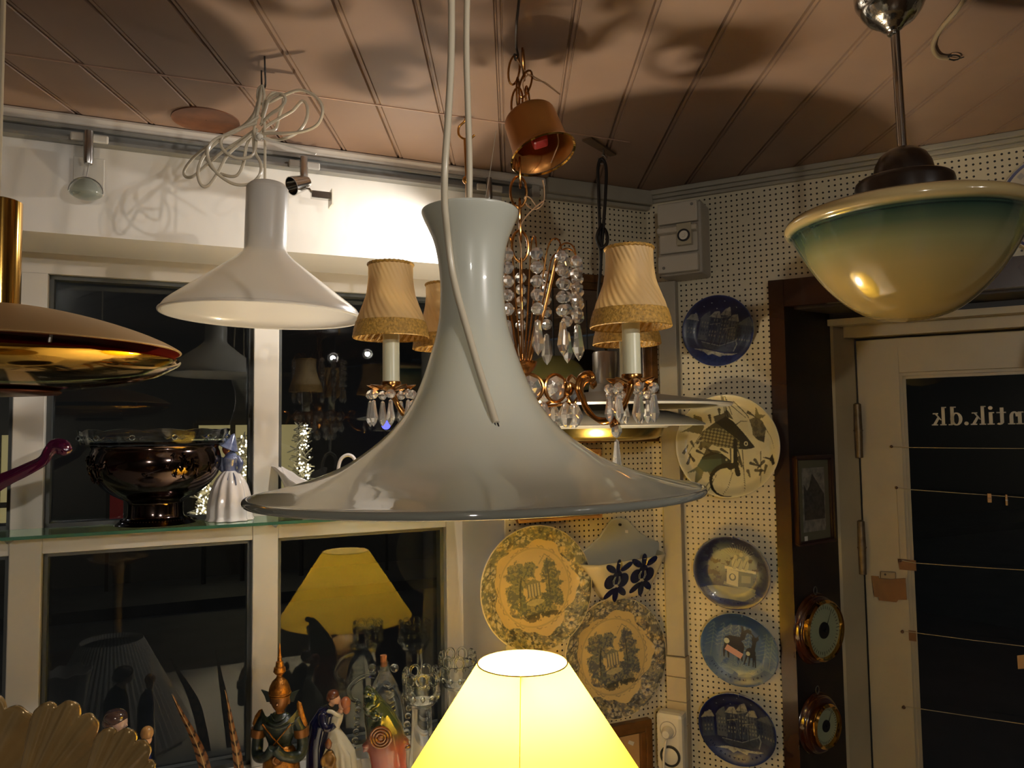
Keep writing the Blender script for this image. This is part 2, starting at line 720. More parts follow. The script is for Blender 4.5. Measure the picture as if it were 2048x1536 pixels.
zt = (uz(95, 552)[1] + uz(690, 577)[1]) / 2       # head of the glass area
mull = [(uz(20, 1000)[0], uz(86, 1000)[0]), (uz(506, 1000)[0], uz(557, 1000)[0])]
u_re = uz(892, 1000)[0]
zr0 = (uz(82, 1106)[1] + uz(504, 1081)[1] + uz(700, 1069)[1]) / 3
zr1 = zr0 + 0.050
wroot = thing('window_1', 'white painted shop window with dark panes', 'window', L.pt(0, zb, FRD))
wroot['kind'] = 'structure'
FB = FRD - 0.08
mb = MB()
mb.wbox(L, U0L, u_st1 + 0.02, zt, zs + 0.03, FB, FRD)        # head
mb.wbox(L, U0L, u_st1 + 0.02, zb - 0.05, zb, FB, FRD)        # foot
mb.wbox(L, u_re, u_st1 + 0.02, zb, zt, FB, FRD)              # right stile
for a, b in mull:
    mb.wbox(L, a, b, zb, zt, FB, FRD)
ml = mull[0][0] - (mull[1][0] - mull[0][1])
mb.wbox(L, ml - 0.06, ml, zb, zt, FB, FRD)
obj('window_frame', mb, M_frame, wroot, smooth=False, bevel=0.002)
mb = MB()
spans = [(ml, mull[0][0]), (mull[0][1], mull[1][0]), (mull[1][1], u_re)]
for a, b in spans:
    mb.wbox(L, a, b, zr0, zr1, FB, FRD - 0.003)
obj('cross_rail', mb, M_frame, wroot, smooth=False, bevel=0.002)
M_sash = mat('dark_gasket', rgb(66, 68, 66), rough=0.5)
for a, b in spans:
    for z0, z1 in ((zb, zr0), (zr1, zt)):
        e = 0.009
        mb = MB()
        mb.wbox(L, a, a + e, z0, z1, GL - 0.004, FRD - 0.022)
        mb.wbox(L, b - e, b, z0, z1, GL - 0.004, FRD - 0.022)
        mb.wbox(L, a, b, z0, z0 + e, GL - 0.004, FRD - 0.022)
        mb.wbox(L, a, b, z1 - e, z1, GL - 0.004, FRD - 0.022)
        g = obj('gasket', mb, M_sash, wroot, smooth=False)
        mb = MB()
        mb.wbox(L, a + 0.001, b - 0.001, z0 + 0.001, z1 - 0.001, GL - 0.004, GL)
        obj('pane', mb, M_pane, wroot, smooth=False)

# ---- trims under the ceiling
mb = MB()
mb.wbox(L, U0L, L.pix(1085, 360, 0)[0], CEIL - 0.022, CEIL, 0, 0.022)
struct(obj('trim_3', mb, M_frame, smooth=False, bevel=0.006))
mb = MB()
mb.wbox(L, L.pix(1086, 375, 0)[0], L_END, CEIL - 0.036, CEIL, 0, 0.03)
mb.wbox(L, L.pix(1086, 375, 0)[0], L_END, CEIL - 0.046, CEIL - 0.036, 0, 0.018)
struct(obj('trim_4', mb, M_greytrim, smooth=False, bevel=0.003))
mb = MB()
mb.wbox(R, 0.0, U1R, CEIL - 0.012, CEIL, 0, 0.024)
mb.wbox(R, 0.0, U1R, CEIL - 0.021, CEIL - 0.012, 0, 0.017)
mb.wbox(R, 0.0, U1R, CEIL - 0.029, CEIL - 0.021, 0, 0.010)
struct(obj('trim_5', mb, M_greytrim, smooth=False, bevel=0.002))

# ---- right wall with the recessed door
D1, D2 = -0.15, -0.22
uc0 = R.pix(1553, 1000, 0)[0]
uc1 = R.pix(1583, 1000, 0)[0]
up1 = R.pix(1673, 1000, D1)[0]
ue1 = R.pix(1679, 1000, D1)[0]
uj1 = R.pix(1721, 1000, D2)[0]
z_lt = (R.pix(1555, 562, 0)[1] + R.pix(2048, 512, 0)[1]) / 2
z_lb = R.pix(1580, 613, 0)[1]
z_hd = R.pix(1650, 641, D1)[1]
z_hb = R.pix(1655, 653, D1)[1]
z_dt = R.pix(1712, 682, D2)[1]
UD1 = uj1 + 0.80                                   # far edge of the door leaf
mb = MB()
mb.box((0, 0, -0.3), (uc0, CEIL + 0.02, 0))
mb.box((uc0, z_lt, -0.3), (U1R, CEIL + 0.02, 0))
mb.box((UD1 + 0.18, 0, -0.3), (U1R, z_lt, 0))
wallobj('wall_right', R, mb, M_peg)
mb = MB()                                          # dark casing and splayed lining
mb.box((uc0, 0, -0.02), (uc1, z_lt, 0.012))
mb.box((uc1 - 0.001, z_lb, -0.03), (UD1 + 0.18, z_lt, 0.010))
mb.box((UD1 + 0.12, 0, -0.02), (UD1 + 0.18, z_lt, 0.012))
wallobj('trim_6', R, mb, M_darkwood)
mb = MB()
mb.prism([(uc1, 0, 0), (up1, 0, D1), (up1 - 0.02, 0, D1 - 0.06), (uc0, 0, -0.1), (uc0, 0, -0.02)], (0, z_lt, 0))
mb.box((uc1, z_lb - 0.004, D1 - 0.01), (UD1 + 0.15, z_lb, -0.03))
mb.box((uc1, z_hd, D1 - 0.02), (UD1 + 0.15, z_lb, D1 - 0.0))
mb.prism([(UD1 + 0.03, 0, D1), (UD1 + 0.12, 0, 0), (UD1 + 0.18, 0, -0.02), (UD1 + 0.03, 0, D1 - 0.03)], (0, z_lt, 0))
wallobj('trim_7', R, mb, M_blackpanel)
mb = MB()                                          # cream door frame
mb.prism([(up1, 0, D1), (ue1, 0, D1), (uj1, 0, D2), (uj1, 0, D2 - 0.05), (up1 - 0.02, 0, D2 - 0.05)], (0, z_hb, 0))
mb.box((up1 - 0.004, z_hb, D1 - 0.03), (UD1 + 0.05, z_hd, D1 + 0.012))
mb.box((up1, z_dt + 0.006, D2 - 0.05), (UD1 + 0.05, z_hd, D1 - 0.035))
mb.box((UD1, 0, D2 - 0.05), (UD1 + 0.04, z_hd, D1))
wallobj('trim_8', R, mb, M_cream)

droot = thing('door_1', 'cream painted shop door with a large dark glass pane', 'door', R.pt(uj1, 0, D2))
droot['kind'] = 'structure'
ug0 = R.pix(1822, 1000, D2)[0]
zg1 = (R.pix(1822, 757, D2)[1] + R.pix(2048, 747, D2)[1]) / 2
zg0 = 0.35
mb = MB()
e = 0.004
mb.wbox(R, uj1 + e, ug0 - 0.014, 0.01, z_dt, D2 - 0.04, D2)
mb.wbox(R, UD1 - 0.1, UD1 - e, 0.01, z_dt, D2 - 0.04, D2)
mb.wbox(R, ug0 - 0.014, UD1 - 0.1, zg1 + 0.014, z_dt, D2 - 0.04, D2)
mb.wbox(R, ug0 - 0.014, UD1 - 0.1, 0.01, zg0, D2 - 0.04, D2)
obj('door_leaf', mb, M_cream, droot, smooth=False, bevel=0.0015)
mb = MB()
for k, dd in ((0.0, D2 - 0.006), (0.007, D2 - 0.014)):
    a0, a1 = ug0 - 0.014 + k, UD1 - 0.1 - k
    b0, b1 = zg0 + k, zg1 + 0.014 - k
    mb.wbox(R, a0, a0 + 0.007, b0, b1, D2 - 0.03, dd)
    mb.wbox(R, a0, a1, b1 - 0.007, b1, D2 - 0.03, dd)
    mb.wbox(R, a1 - 0.007, a1, b0, b1, D2 - 0.03, dd)
    mb.wbox(R, a0, a1, b0, b0 + 0.007, D2 - 0.03, dd)
obj('glazing_bead', mb, M_cream, droot, smooth=False, bevel=0.001)
mb = MB()
mb.wbox(R, ug0 - 0.005, UD1 - 0.105, zg0 + 0.005, zg1 + 0.005, D2 - 0.026, D2 - 0.022)
obj('pane', mb, M_pane, droot, smooth=False)

for (y0, y1) in ((806, 917), (1040, 1150)):       # hinges
    mb = MB()
    p0 = R.P(1715 + (y0 - 806) * 0.03, y0, D2 + 0.012)
    p1 = R.P(1718 + (y0 - 806) * 0.03, y1, D2 + 0.012)
    h = (p0.z - p1.z)
    c = (p0 + p1) / 2
    mb.lathe([(0.0005, c.z - h / 2), (0.0088, c.z - h / 2 + 0.002), (0.0098, c.z - 0.003), (0.0098, c.z - 0.001), (0.0112, c.z - 0.001), (0.0112, c.z + 0.002), (0.0098, c.z + 0.002), (0.0088, c.z + h / 2 - 0.003), (0.004, c.z + h / 2), (0.0005, c.z + h / 2)], (c.x, c.y), 20)
    obj('hinge', mb, mat('hinge_metal', rgb(120, 104, 82), rough=0.45, metal=0.6, noise=0.4, nscale=60), droot)

# lettering on the outside of the pane, seen from behind: antik.dk


def arcpts(cx, cy, rx, ry, a0, a1, n=18):
    return [(cx + rx * math.cos(a0 + (a1 - a0) * i / n), cy + ry * math.sin(a0 + (a1 - a0) * i / n)) for i in range(n + 1)]


def ringpoly(cx, cy, rx, ry, ix, iy, a0=0.0, a1=2 * PI, n=28):
    o = arcpts(cx, cy, rx, ry, a0, a1, n)
    i = arcpts(cx, cy, ix, iy, a0, a1, n)
    return [[o[k], o[k + 1], i[k + 1], i[k]] for k in range(n)]


def rc(x0, y0, x1, y1):
    return [(x0, y0), (x1, y0), (x1, y1), (x0, y1)]


GLY = {
    'k': [rc(.1, 0, .34, 1.5), rc(0, 0, .46, .09), rc(-.02, 1.41, .34, 1.5), [(.34, .42), (.44, .42), (.86, .96), (.70, .96)], [(.46, .62), (.62, .72), (1.0, .05), (.76, .05)], rc(.58, .91, .98, 1.0), rc(.62, 0, 1.08, .09)],
    'd': ringpoly(.44, .5, .44, .53, .18, .42) + [rc(.60, .05, .86, 1.5), rc(.44, 1.41, .86, 1.5), rc(.72, 0, 1.02, .09)],
    '.': [arcpts(.2, .13, .16, .15, 0, 2 * PI, 16)[:-1]],
    'i': [rc(.12, 0, .38, 1.0), rc(0, 0, .5, .09), rc(0, .91, .38, 1.0), arcpts(.25, 1.33, .16, .15, 0, 2 * PI, 16)[:-1]],
    't': [rc(.16, .14, .42, 1.34), rc(0, .90, .66, 1.0)] + ringpoly(.46, .24, .30, .26, .06, .12, PI, 1.75 * PI, 14),
    'n': [rc(.12, 0, .38, 1.0), rc(0, 0, .5, .09), rc(-.02, .91, .38, 1.0), rc(.68, 0, .94, .62), rc(.56, 0, 1.06, .09)] + ringpoly(.60, .62, .34, .40, .08, .28, 0, PI, 16),
    'a': [rc(.52, .05, .78, .7), rc(.66, 0, .94, .09)] + ringpoly(.44, .66, .34, .36, .10, .24, 0, .92 * PI, 14) + ringpoly(.36, .28, .34, .31, .12, .18),
}
ub, zbase = R.pix(1861, 851, D2 - 0.021)
ux1, _ = R.pix(2022, 851, D2 - 0.021)
s = (R.pix(1900, 814, D2 - 0.021)[1] - R.pix(1900, 851, D2 - 0.021)[1]) / 1.5
kx = 0.89
mb = MB()
x = ub
for ch, adv in (('k', 1.16), ('d', 1.14), ('.', .46), ('k', 1.16), ('i', .58), ('t', .80), ('n', 1.14), ('a', 1.0)):
    wch = adv * s * kx * 1.12
    for poly in GLY[ch]:
        base = [R.pt(x + wch - px * s * kx * 1.1, zbase + py * s, D2 - 0.0215) for px, py in poly]
        mb.prism(base, R.n * 0.0008)
    x += wch
obj('lettering', mb, mat('letter_film', rgb(206, 196, 172), rough=0.5), droot, smooth=False)

# ---- the street outside: dark road, opposite house with lit shop windows
mb = MB()
mb.wbox(L, -16, 22, -0.35, -0.30, -20, -0.5)
mb.wbox(L, -16, 22, -0.30, -0.20, -2.2, -0.5)
mb.wbox(L, -16, 22, -0.30, -0.18, -9.2, -7.6)
struct(obj('street', mb, mat('asphalt', rgb(58, 60, 62), rough=0.7, noise=0.3, nscale=3), smooth=False))
FD = -9.0


def fz(px, py):
    return L.pix(px, py, FD)


house = thing('building', 'dark house across the street with cream lit shop windows', 'building', L.pt(0, -0.2, FD))
mb = MB()
mb.wbox(L, -16, 22, -0.2, 6, FD - 0.4, FD - 0.05)
obj('wall', mb, mat('house_wall', rgb(64, 62, 58), rough=0.8), house, smooth=False)
M_lit = mat('lit_window', rgb(150, 140, 110), emit=rgb(214, 190, 128), estr=0.34)
M_twig = mat('frosted_twigs', rgb(226, 218, 196), rough=0.6)
M_treefill = mat('tree_fill_glow', (1, 1, 1), emit=(1.0, 0.85, 0.55), estr=5.0)
random.seed(3)
for px0, px1, y0, y1 in ((392, 600, 846, 1046), (-70, 26, 866, 1050), (240, 300, 866, 884)):
    a, t = fz(px0, y0)
    b_, bt = fz(px1, y1)
    mb = MB()
    mb.wbox(L, a, b_, bt, t, FD - 0.06, FD)
    w = obj('shop_window', mb, M_lit, house, smooth=False)
    mb = MB()
    for q in (0.0, 0.34, 0.67, 1.0):
        uu = a + (b_ - a) * q
        mb.wbox(L, uu - 0.03, uu + 0.03, bt, t, FD, FD + 0.05)
    for zq in (bt, bt + (t - bt) * 0.22, t):
        mb.wbox(L, a, b_, zq - 0.03, zq + 0.03, FD, FD + 0.05)
    obj('glazing_bar', mb, mat('bar_dark', rgb(70, 60, 44), rough=0.6), w, smooth=False)
for px0, px1, y0, y1 in ((458, 500, 872, 1040), (576, 608, 850, 975), (386, 424, 950, 1042)):
    a, t = fz(px0, y0)
    b_, bt = fz(px1, y1)
    mb = MB()
    for k in range(240):
        q = random.random()
        uu = a + (b_ - a) * (0.5 + (random.random() - 0.5) * (0.35 + 0.65 * (1 - q)))
        zz = bt + (t - bt) * q
        p = L.pt(uu, zz, FD + 0.3 + random.random() * 0.3)
        dd = Vector((random.uniform(-1, 1), random.uniform(-1, 1), random.uniform(-.6, .8))).normalized() * random.uniform(.05, .14)
        mb.tube([p, p + dd], 0.008, 4)
    mb.tube([L.pt((a + b_) / 2, bt, FD + 0.45), L.pt((a + b_) / 2, t, FD + 0.45)], 0.02, 6)
    tt = thing('frosted_tree',  {458: 'frosted twiggy tree with added lights in front of the lit shop across the street',
        576: 'frosted twiggy tree seen through the pane right of the middle mullion',
        386: 'low frosted twiggy bush seen beside the lady figurine'}[px0], 'tree', L.pt((a + b_) / 2, -0.18, FD + 0.45))
    obj('twigs', mb, M_twig, tt)
    mb = MB()
    for k in range(70):
        q = random.random()
        uu = a + (b_ - a) * (0.5 + (random.random() - 0.5) * (0.35 + 0.65 * (1 - q)))
        mb.ball(L.pt(uu, bt + (t - bt) * q, FD + 0.62 + random.random() * 0.08), 0.011, 6, 4)
    fl = obj('tree_fill_lights', mb, M_treefill, tt, fix=False)  # tiny glowing balls added to brighten the twigs
    fl['kind'] = 'stuff'
    mb = MB()
    mb.tube([L.pt((a + b_) / 2, -0.2, FD + 0.45), L.pt((a + b_) / 2, bt + 0.01, FD + 0.45)], 0.03, 6)
    obj('trunk', mb, M_dark, tt)
ba, bt_ = L.pix(220, 978, -8.6)
bb, bb_ = L.pix(246, 1040, -8.6)
q = L.pt(-1.9, 0, -5.2)  # lamp added out of view to brighten banner, road and house front
t = thing('street_fill_lamp', 'added unseen lamp on a dark post brightening the road outside, left of the view', 'fill lamp', (q.x, q.y, -0.2))
mb = MB()
mb.lathe([(0.07, -0.2), (0.045, 0.6), (0.04, 3.9), (0.0005, 3.9)], (q.x, q.y), 12)
obj('post', mb, M_dark, t)
mb = MB()
mb.lathe([(0.0005, 4.25), (0.10, 4.2), (0.22, 4.12), (0.0005, 4.13)], (q.x, q.y), 24)
obj('hood', mb, M_dark, t)
mb = MB()
mb.ball((q.x, q.y, 4.0), 0.09, 16, 10)
obj('lamp_globe', mb, mat('street_fill_glow', (1, 1, 1), emit=(0.95, 0.97, 1.0), estr=140), t)
t = thing('street_banner', 'red banner on the pavement across the street, seen left of the bowl foot', 'banner', L.pt((ba + bb) / 2, -0.18, -8.6))
mb = MB()
mb.wbox(L, ba, bb, bb_, bt_, -8.62, -8.60)
obj('cloth', mb, mat('red_cloth', rgb(190, 24, 30), rough=0.7), t, smooth=False)
mb = MB()
mb.wbox(L, ba - 0.04, ba, -0.18, bt_ + 0.05, -8.64, -8.60)
obj('pole', mb, M_dark, t, smooth=False)
c = L.P(772, 850, -8.4)
t = thing('street_light', 'blue light in the street behind the left crystals of the chandelier', 'light', (c.x, c.y, -0.2))
mb = MB()
mb.ball(c, 0.06, 14, 10)
obj('lamp_head', mb, mat('blue_glow', rgb(60, 70, 255), emit=(0.10, 0.10, 1.0), estr=3.0), t)
mb = MB()
mb.tube([(c.x, c.y, -0.2), (c.x, c.y, c.z - 0.06)], 0.02, 8)
obj('post', mb, M_dark, t)

# ------------------------------------------------------------------ pendant lamps


def hook_eye(name, px, py, label, drop=0.05, m=None, parent=None):
    pass


# ---- large trumpet pendant in the foreground
Y = 0.76
RX, RY = 955, 980
base = at(946, 700, Y)
rim_c = at(RX, RY, Y)
top_c = at(940, 424, Y)
t = thing('pendant_lamp', 'large trumpet-shaped opal glass pendant with a wide flared rim, in front of all the others', 'pendant lamp', (rim_c.x, rim_c.y, rim_c.z))
pr = pprof(946, Y, [(98, 424), (98.5, 428), (94, 440), (86, 457), (77, 478), (70, 505), (65, 545), (64, 580), (67, 630), (74, 667), (85, 704), (101, 750), (122, 797), (150, 838), (186, 874), (248, 917), (312, 944), (378, 962), (425, 972), (446, 976), (455, 979), (457, 984), (453, 989)])
pr = smoothprof(pr, 5)
mb = MB()
mb.lathe(shell(pr, 0.0035), (0, 0), 128, close=True)
zr = rim_c.z
ztop = top_c.z
# the lamp hangs a shade out of true
for v in mb.v:
    k = (v.z - zr) / (ztop - zr)
    v.x += rim_c.x + (top_c.x - rim_c.x) * k
    v.y += rim_c.y
    v.z += 0.010 * (v.x - rim_c.x) * max(0, 1 - k * 1.5)
M_opal = mat_translucent('opal_glass', rgb(212, 212, 200), rgb(226, 226, 205), 0.32, rough=0.3, gloss=1.0)
obj('glass_shade', mb, M_opal, t, fix=True)
# the rim is clearer glass
mb = MB()
ring = []
for j in range(128):
    a = 2 * PI * j / 128
    x = math.cos(a) * rpx(455.5, Y)
    ring.append((rim_c.x + x, rim_c.y + math.sin(a) * rpx(455.5, Y), at(946, 984, Y).z + 0.010 * x))
mb.tube(ring, 0.0036, 12, closed=True)
obj('glass_rim', mb, mat('rim_glass', rgb(176, 176, 164), rough=0.06, coat=1.0, trans=0.55, ior=1.45), t, label='clearer rolled glass edge')
surf = lambda yy: np.interp(yy, [424, 440, 457, 478, 505, 545, 580, 630, 667, 704, 750, 797, 840], [98, 94, 86, 77, 70, 65, 64, 67, 74, 85, 101, 122, 150]) * Y / F
hang = Vector((at(920, 0, Y).x, Y, CEIL))
A1 = []
for px, py in ((889, 400), (892, 440), (896, 480), (904, 540), (915, 590), (929, 640), (945, 695), (960, 745), (976, 795), (992, 846)):
    r = surf(py) + 0.0045
    x = at(px, py, Y).x - at(946, py, Y).x
    yy = Y - math.sqrt(max(r * r - x * x, 0.0004 * 0.0004)) - (0.0 if py > 430 else 0.004)
    A1.append(at(px, py, yy))
pts = [hang + Vector((-0.004, 0, 0)), at(902, -180, Y - 0.03), at(903, 0, Y - 0.045), at(902, 120, Y - 0.05), at(896, 240, Y - 0.053), at(890, 330, Y - 0.055)] + A1
mb = MB()
mb.tube(spline(pts, 8), 0.0034, 10)
obj('cord', mb, M_cordwhite, t)
mb = MB()
mb.tube(spline([hang + Vector((0.004, 0, 0)), at(940, -180, Y), at(934, 0, Y), at(933, 110, Y), at(936, 220, Y), at(939, 330, Y), at(939, 440, Y), at(943, 600, Y)], 8), 0.0032, 10)
obj('cord', mb, M_cordwhite, t)
mb = MB()
e = A1[-1]
d = (A1[-1] - A1[-2]).normalized()
for q in (-0.0012, 0.0014):
    mb.tube([e + CR * q, e + CR * q + d * 0.004], 0.0008, 6)
obj('bare_wire', mb, M_dark, t, label='two dark bare wire ends')
mb = MB()
mb.tube([hang + Vector((0.012 * math.cos(a), 0, 0.004 + 0.012 * math.sin(a))) for a in [PI * 0.5 + k * PI * 1.5 / 12 for k in range(13)]], 0.0016, 8)
tag(obj('ceiling_hook', mb, M_steel), 'steel hook above the frame carrying the trumpet pendant', 'hook')

# ---- white conical pendant with the coiled cord
Y = 1.21
c0 = at(531, 500, Y)
t = thing('pendant_lamp', 'white conical pendant with a tall cylindrical neck, hung below a tangled white cord', 'pendant lamp', at(518, 632, Y))
pr = pprof(525, Y, [(2, 366), (24, 366), (34, 369), (40, 378), (41.5, 390), (41.5, 500), (45, 507), (60, 521), (175, 606), (186, 615), (192.5, 624), (194.5, 631)])
piv = Vector((c0.x, c0.y, c0.z))
T = Matrix.Translation(piv) @ Matrix.Rotation(math.radians(1.5), 4, 'Y') @ Matrix.Rotation(math.radians(0.0), 4, 'X') @ Matrix.Translation(Vector((0, 0, -piv.z)))
mb = MB(T)
outer = smoothprof(pr[:1] + pr[1:6], 4)[:-1] + [pr[5], pr[6], pr[7]] + pr[8:]
sh = shell(outer, 0.003)
mb.lathe(sh, (0, 0), 96, close=True)
M_cone = mat_translucent('white_opal', rgb(216, 212, 204), rgb(236, 230, 220), 0.38, rough=0.3, gloss=0.8)
obj('glass_shade', mb, M_cone, t)
mb = MB(T)
rr = rpx(195, Y)
mb.tube([(rr * math.cos(2 * PI * j / 96), rr * math.sin(2 * PI * j / 96), at(525, 631, Y).z) for j in range(96)], 0.0028, 8, closed=True)
obj('shade_rim', mb, M_cone, t)
mb = MB(T)
z_s = at(525, 520, Y).z
mb.lathe([(0.001, z_s + 0.05), (0.019, z_s + 0.05), (0.019, z_s - 0.01), (0.015, z_s - 0.012), (0.001, z_s - 0.012)], (0, 0), 24)
obj('lamp_holder', mb, M_plastic, t)
mb = MB()
cp = lambda zx, zy, dy=0.0: at(340 + zx * 0.20833, 100 + zy * 0.20833, Y + dy)
cords = [
    [(888, 340, .0), (905, 430, -.004), (893, 560, -.004), (905, 700, 0), (912, 900, 0), (910, 1300, 0)],
]
mb.tube(spline([cp(*p) for p in cords[0]], 8), 0.0022, 8)
obj('cord', mb, M_cordwhite, t)
loops = [
    [(885, 345, 0), (850, 380, .004), (845, 470, .004), (880, 520, 0), (960, 500, -.01), (1080, 440, -.02), (1250, 385, -.03), (1400, 450, -.035), (1465, 570, -.035), (1420, 710, -.03), (1280, 780, -.02), (1100, 800, -.012), (940, 800, -.004), (860, 820, .002)],
    [(860, 820, .002), (920, 740, .008), (1050, 655, .016), (1180, 580, .025), (1270, 490, .03), (1320, 560, .03), (1300, 690, .026), (1210, 800, .02), (1060, 860, .012), (930, 850, .004), (850, 800, 0)],
    [(880, 700, 0), (920, 560, -.008), (960, 460, -.014), (1060, 420, -.02), (1110, 480, -.024), (1050, 560, -.018), (960, 620, -.01), (870, 720, .004)],
    [(880, 640, .004), (930, 480, .014), (1000, 410, .02), (1090, 470, .026), (1050, 620, .022), (1010, 760, .016), (890, 790, .004)],
    [(870, 360, .002), (850, 480, .004), (800, 620, .006), (700, 730, .01), (560, 800, .016), (400, 900, .022), (240, 1020, .03), (140, 1150, .034), (150, 1215, .034), (220, 1215, .03), (320, 1130, .024), (500, 980, .016), (700, 850, .008), (830, 760, .002)],
    [(850, 560, .0), (760, 700, -.006), (600, 790, -.012), (430, 900, -.018), (310, 1040, -.022), (268, 1180, -.024), (300, 1295, -.024), (370, 1300, -.022), (460, 1180, -.018), (560, 1000, -.012), (760, 830, -.004), (840, 760, 0)],
    [(845, 600, .006), (700, 740, .012), (520, 820, .018), (390, 900, .022), (345, 1000, .024), (400, 1130, .022), (520, 1200, .018), (640, 1205, .014), (705, 1090, .01), (735, 920, .006), (800, 790, 0)],
    [(850, 640, -.01), (640, 780, -.016), (430, 860, -.022), (360, 980, -.024), (400, 1110, -.024), (490, 1215, -.02), (620, 1288, -.016), (760, 1286, -.012), (860, 1200, -.01), (870, 1090, -.008), (810, 960, -.006), (800, 780, -.004)],
    [(830, 700, -.012), (560, 800, -.018), (490, 880, -.02), (520, 970, -.02), (610, 1030, -.018), (710, 1040, -.014), (800, 1000, -.01), (825, 880, -.008), (810, 760, -.006), (850, 560, -.004), (875, 420, -.002), (888, 345, 0)],
]
for lp in loops:
    mb = MB()
    mb.tube(spline([cp(*p) for p in lp], 8), 0.0025, 8)
    obj('cord_loop', mb, M_cordwhite, t)
mb = MB()
mb.tube(spline([cp(840, 790, -.012), cp(830, 850, -.012), cp(870, 860, -.014), cp(900, 850, -.016), cp(1060, 895, -.02), (cp(1400, 1000, -.03))], 6), 0.0021, 6, flat=0.4)
mb.ball(cp(862, 835, -.012), 0.0055, 12, 8)
obj('cable_tie', mb, M_plastic, t, label='white cable tie round the bundle')
mb = MB()
hk = on_z(529, 113, CEIL)
HY = hk.y
mb.tube(spline([hk + Vector((0, 0, 0.004)), at(530, 140, HY), at(531, 165, Y), at(529, 176, Y), at(524, 172, Y), at(523, 155, Y), at(523, 141, Y)], 6), 0.0014, 8)
tag(obj('ceiling_hook', mb, M_dark), 'dark wire hook in the ceiling holding the tangled white cord', 'hook')

# ---- school pendant: cream and teal glass bowl
Y = 1.0
cz = lambda y: at(1808, y, Y).z
cx_, cy_ = at(1810, 400, Y).x, Y
t = thing('pendant_lamp', 'school-style pendant with a cream and teal glass bowl on a chrome rod', 'pendant lamp', (cx_, cy_, cz(642)))
S = Y / F
pr = [(100, 408), (180, 418), (222, 430), (234, 438), (237, 446), (234, 453), (226, 458), (221, 464), (213, 478), (197, 506), (180, 533), (160, 560), (135, 587), (108, 610), (78, 628), (45, 638), (16, 642), (0.5, 642.5)]
pr = [(rpx(r, Y), cz(y)) for r, y in pr]
mb = MB()
mb.lathe(smoothprof(pr, 5), (cx_, cy_), 96)
hgt = cz(446) - cz(642)
base_z = cz(642)
cream = rgb(206, 184, 124)
M_bowl = mat_ramp_z('bowl_glaze', [(0.0, rgb(152, 126, 70)), (0.45, rgb(156, 136, 86)), (0.64, rgb(134, 130, 88)), (0.80, rgb(74, 88, 66)), (0.885, rgb(44, 64, 52)), (0.90, rgb(20, 38, 36)), (0.912, rgb(48, 68, 56)), (0.925, rgb(28, 46, 42)), (0.94, rgb(116, 116, 80)), (0.955, rgb(172, 150, 104)), (1.0, rgb(180, 158, 110))], 0.0, hgt)
obj('glass_bowl', mb, M_bowl, t, fix=True)
M_bakelite = mat('black_bakelite', rgb(38, 27, 20), rough=0.3, coat=0.3)
gx = at(1808, 365, Y).x
mb = MB()
gp = [(92, 402), (93, 372), (91, 363), (86, 359), (58, 356), (57, 345), (53, 328), (44, 312), (30, 301), (14, 297), (8, 296), (0.5, 296)]
mb.lathe([(r * S, cz(y)) for r, y in gp], (gx, cy_), 64)
obj('gallery', mb, M_bakelite, t, label='black domed gallery')
mb = MB()
mb.tube([Vector((gx, cy_, cz(299))), Vector((gx - 0.003, cy_, cz(60)))], 9 * S, 20)
obj('rod', mb, M_chrome, t)
mb = MB()
kx = gx - 0.006
kp = [(0.5, 70), (10, 70), (11, 64), (18, 60), (27, 52), (33, 48), (45, 40), (55, 28), (60, 20), (62, 14), (69, 2), (71, -14), (71, -56), (73, -59)]
kp = [(r * S, cz(y)) for r, y in kp]
kp.append((kp[-1][0], CEIL))
mb.lathe(smoothprof(kp, 3), (kx, cy_), 64)
obj('canopy', mb, mat('hammered_chrome', rgb(186, 182, 174), rough=0.16, metal=1.0, bump=0.5, bscale=70), t)

# loose white cable on the ceiling beside it
z0 = CEIL - 0.004
mb = MB()
mb.tube(spline([on_z(1960, -60, z0), on_z(1925, 5, z0), on_z(1880, 60, z0), on_z(1866, 92, z0), on_z(1876, 112, z0), on_z(1896, 116, z0)], 8), 0.0036, 10)
cb = obj('loose_cable', mb, mat('old_cable', rgb(150, 132, 104), rough=0.4))
tag(cb, 'loose cream cable end dangling from the dark ceiling right of the chrome canopy', 'cable')
mb = MB()
mb.tube([on_z(1896 + 12 * math.cos(a) + 12, 115 + 5 * math.sin(a), z0) for a in [2 * PI * k / 14 for k in range(14)]], 0.0012, 6, closed=True)
mb.tube([on_z(1890, 117, z0), on_z(1908, 121, z0), on_z(1928, 114, z0)], 0.001, 6)
tag(obj('wire_loop', mb, M_dark), 'small dark wire loop at the end of the loose ceiling cable', 'wire')

# ---- brass pendant at the left edge
Y = 0.9
ax = at(-12, 690, Y).x
S = Y / F
bz = lambda y: at(-12, y, Y).z
t = thing('pendant_lamp', 'polished brass pendant of stacked discs with a red inner band, cut off at the left', 'pendant lamp', (ax, Y, bz(782)))
M_br = mat('brass_shade', rgb(200, 168, 118), rough=0.5, metal=0.7)
M_mirrorbrass = mat('mirror_brass', rgb(200, 158, 66), rough=0.07, metal=1.0)
M_red = mat('red_enamel', rgb(150, 26, 14), rough=0.4)
mb = MB()
mb.lathe([(44 * S, bz(640)), (44 * S, bz(404)), (41 * S, bz(402)), (0.001, bz(402))], (ax, Y), 48)
obj('tube', mb, M_brass, t)
mb = MB()
up = [(44, 612), (120, 621), (200, 639), (270, 660), (320, 679), (350, 694), (357, 699), (353, 701)]
up = [(rpx(r, Y), bz(y)) for r, y in up]
mb.lathe(smoothprof(up, 4), (ax, Y), 128)
obj('upper_shade', mb, M_br, t)
mb = MB()
inn = [(352, 701.5), (345, 697), (318, 683), (268, 664), (198, 643), (118, 625), (45, 617)]
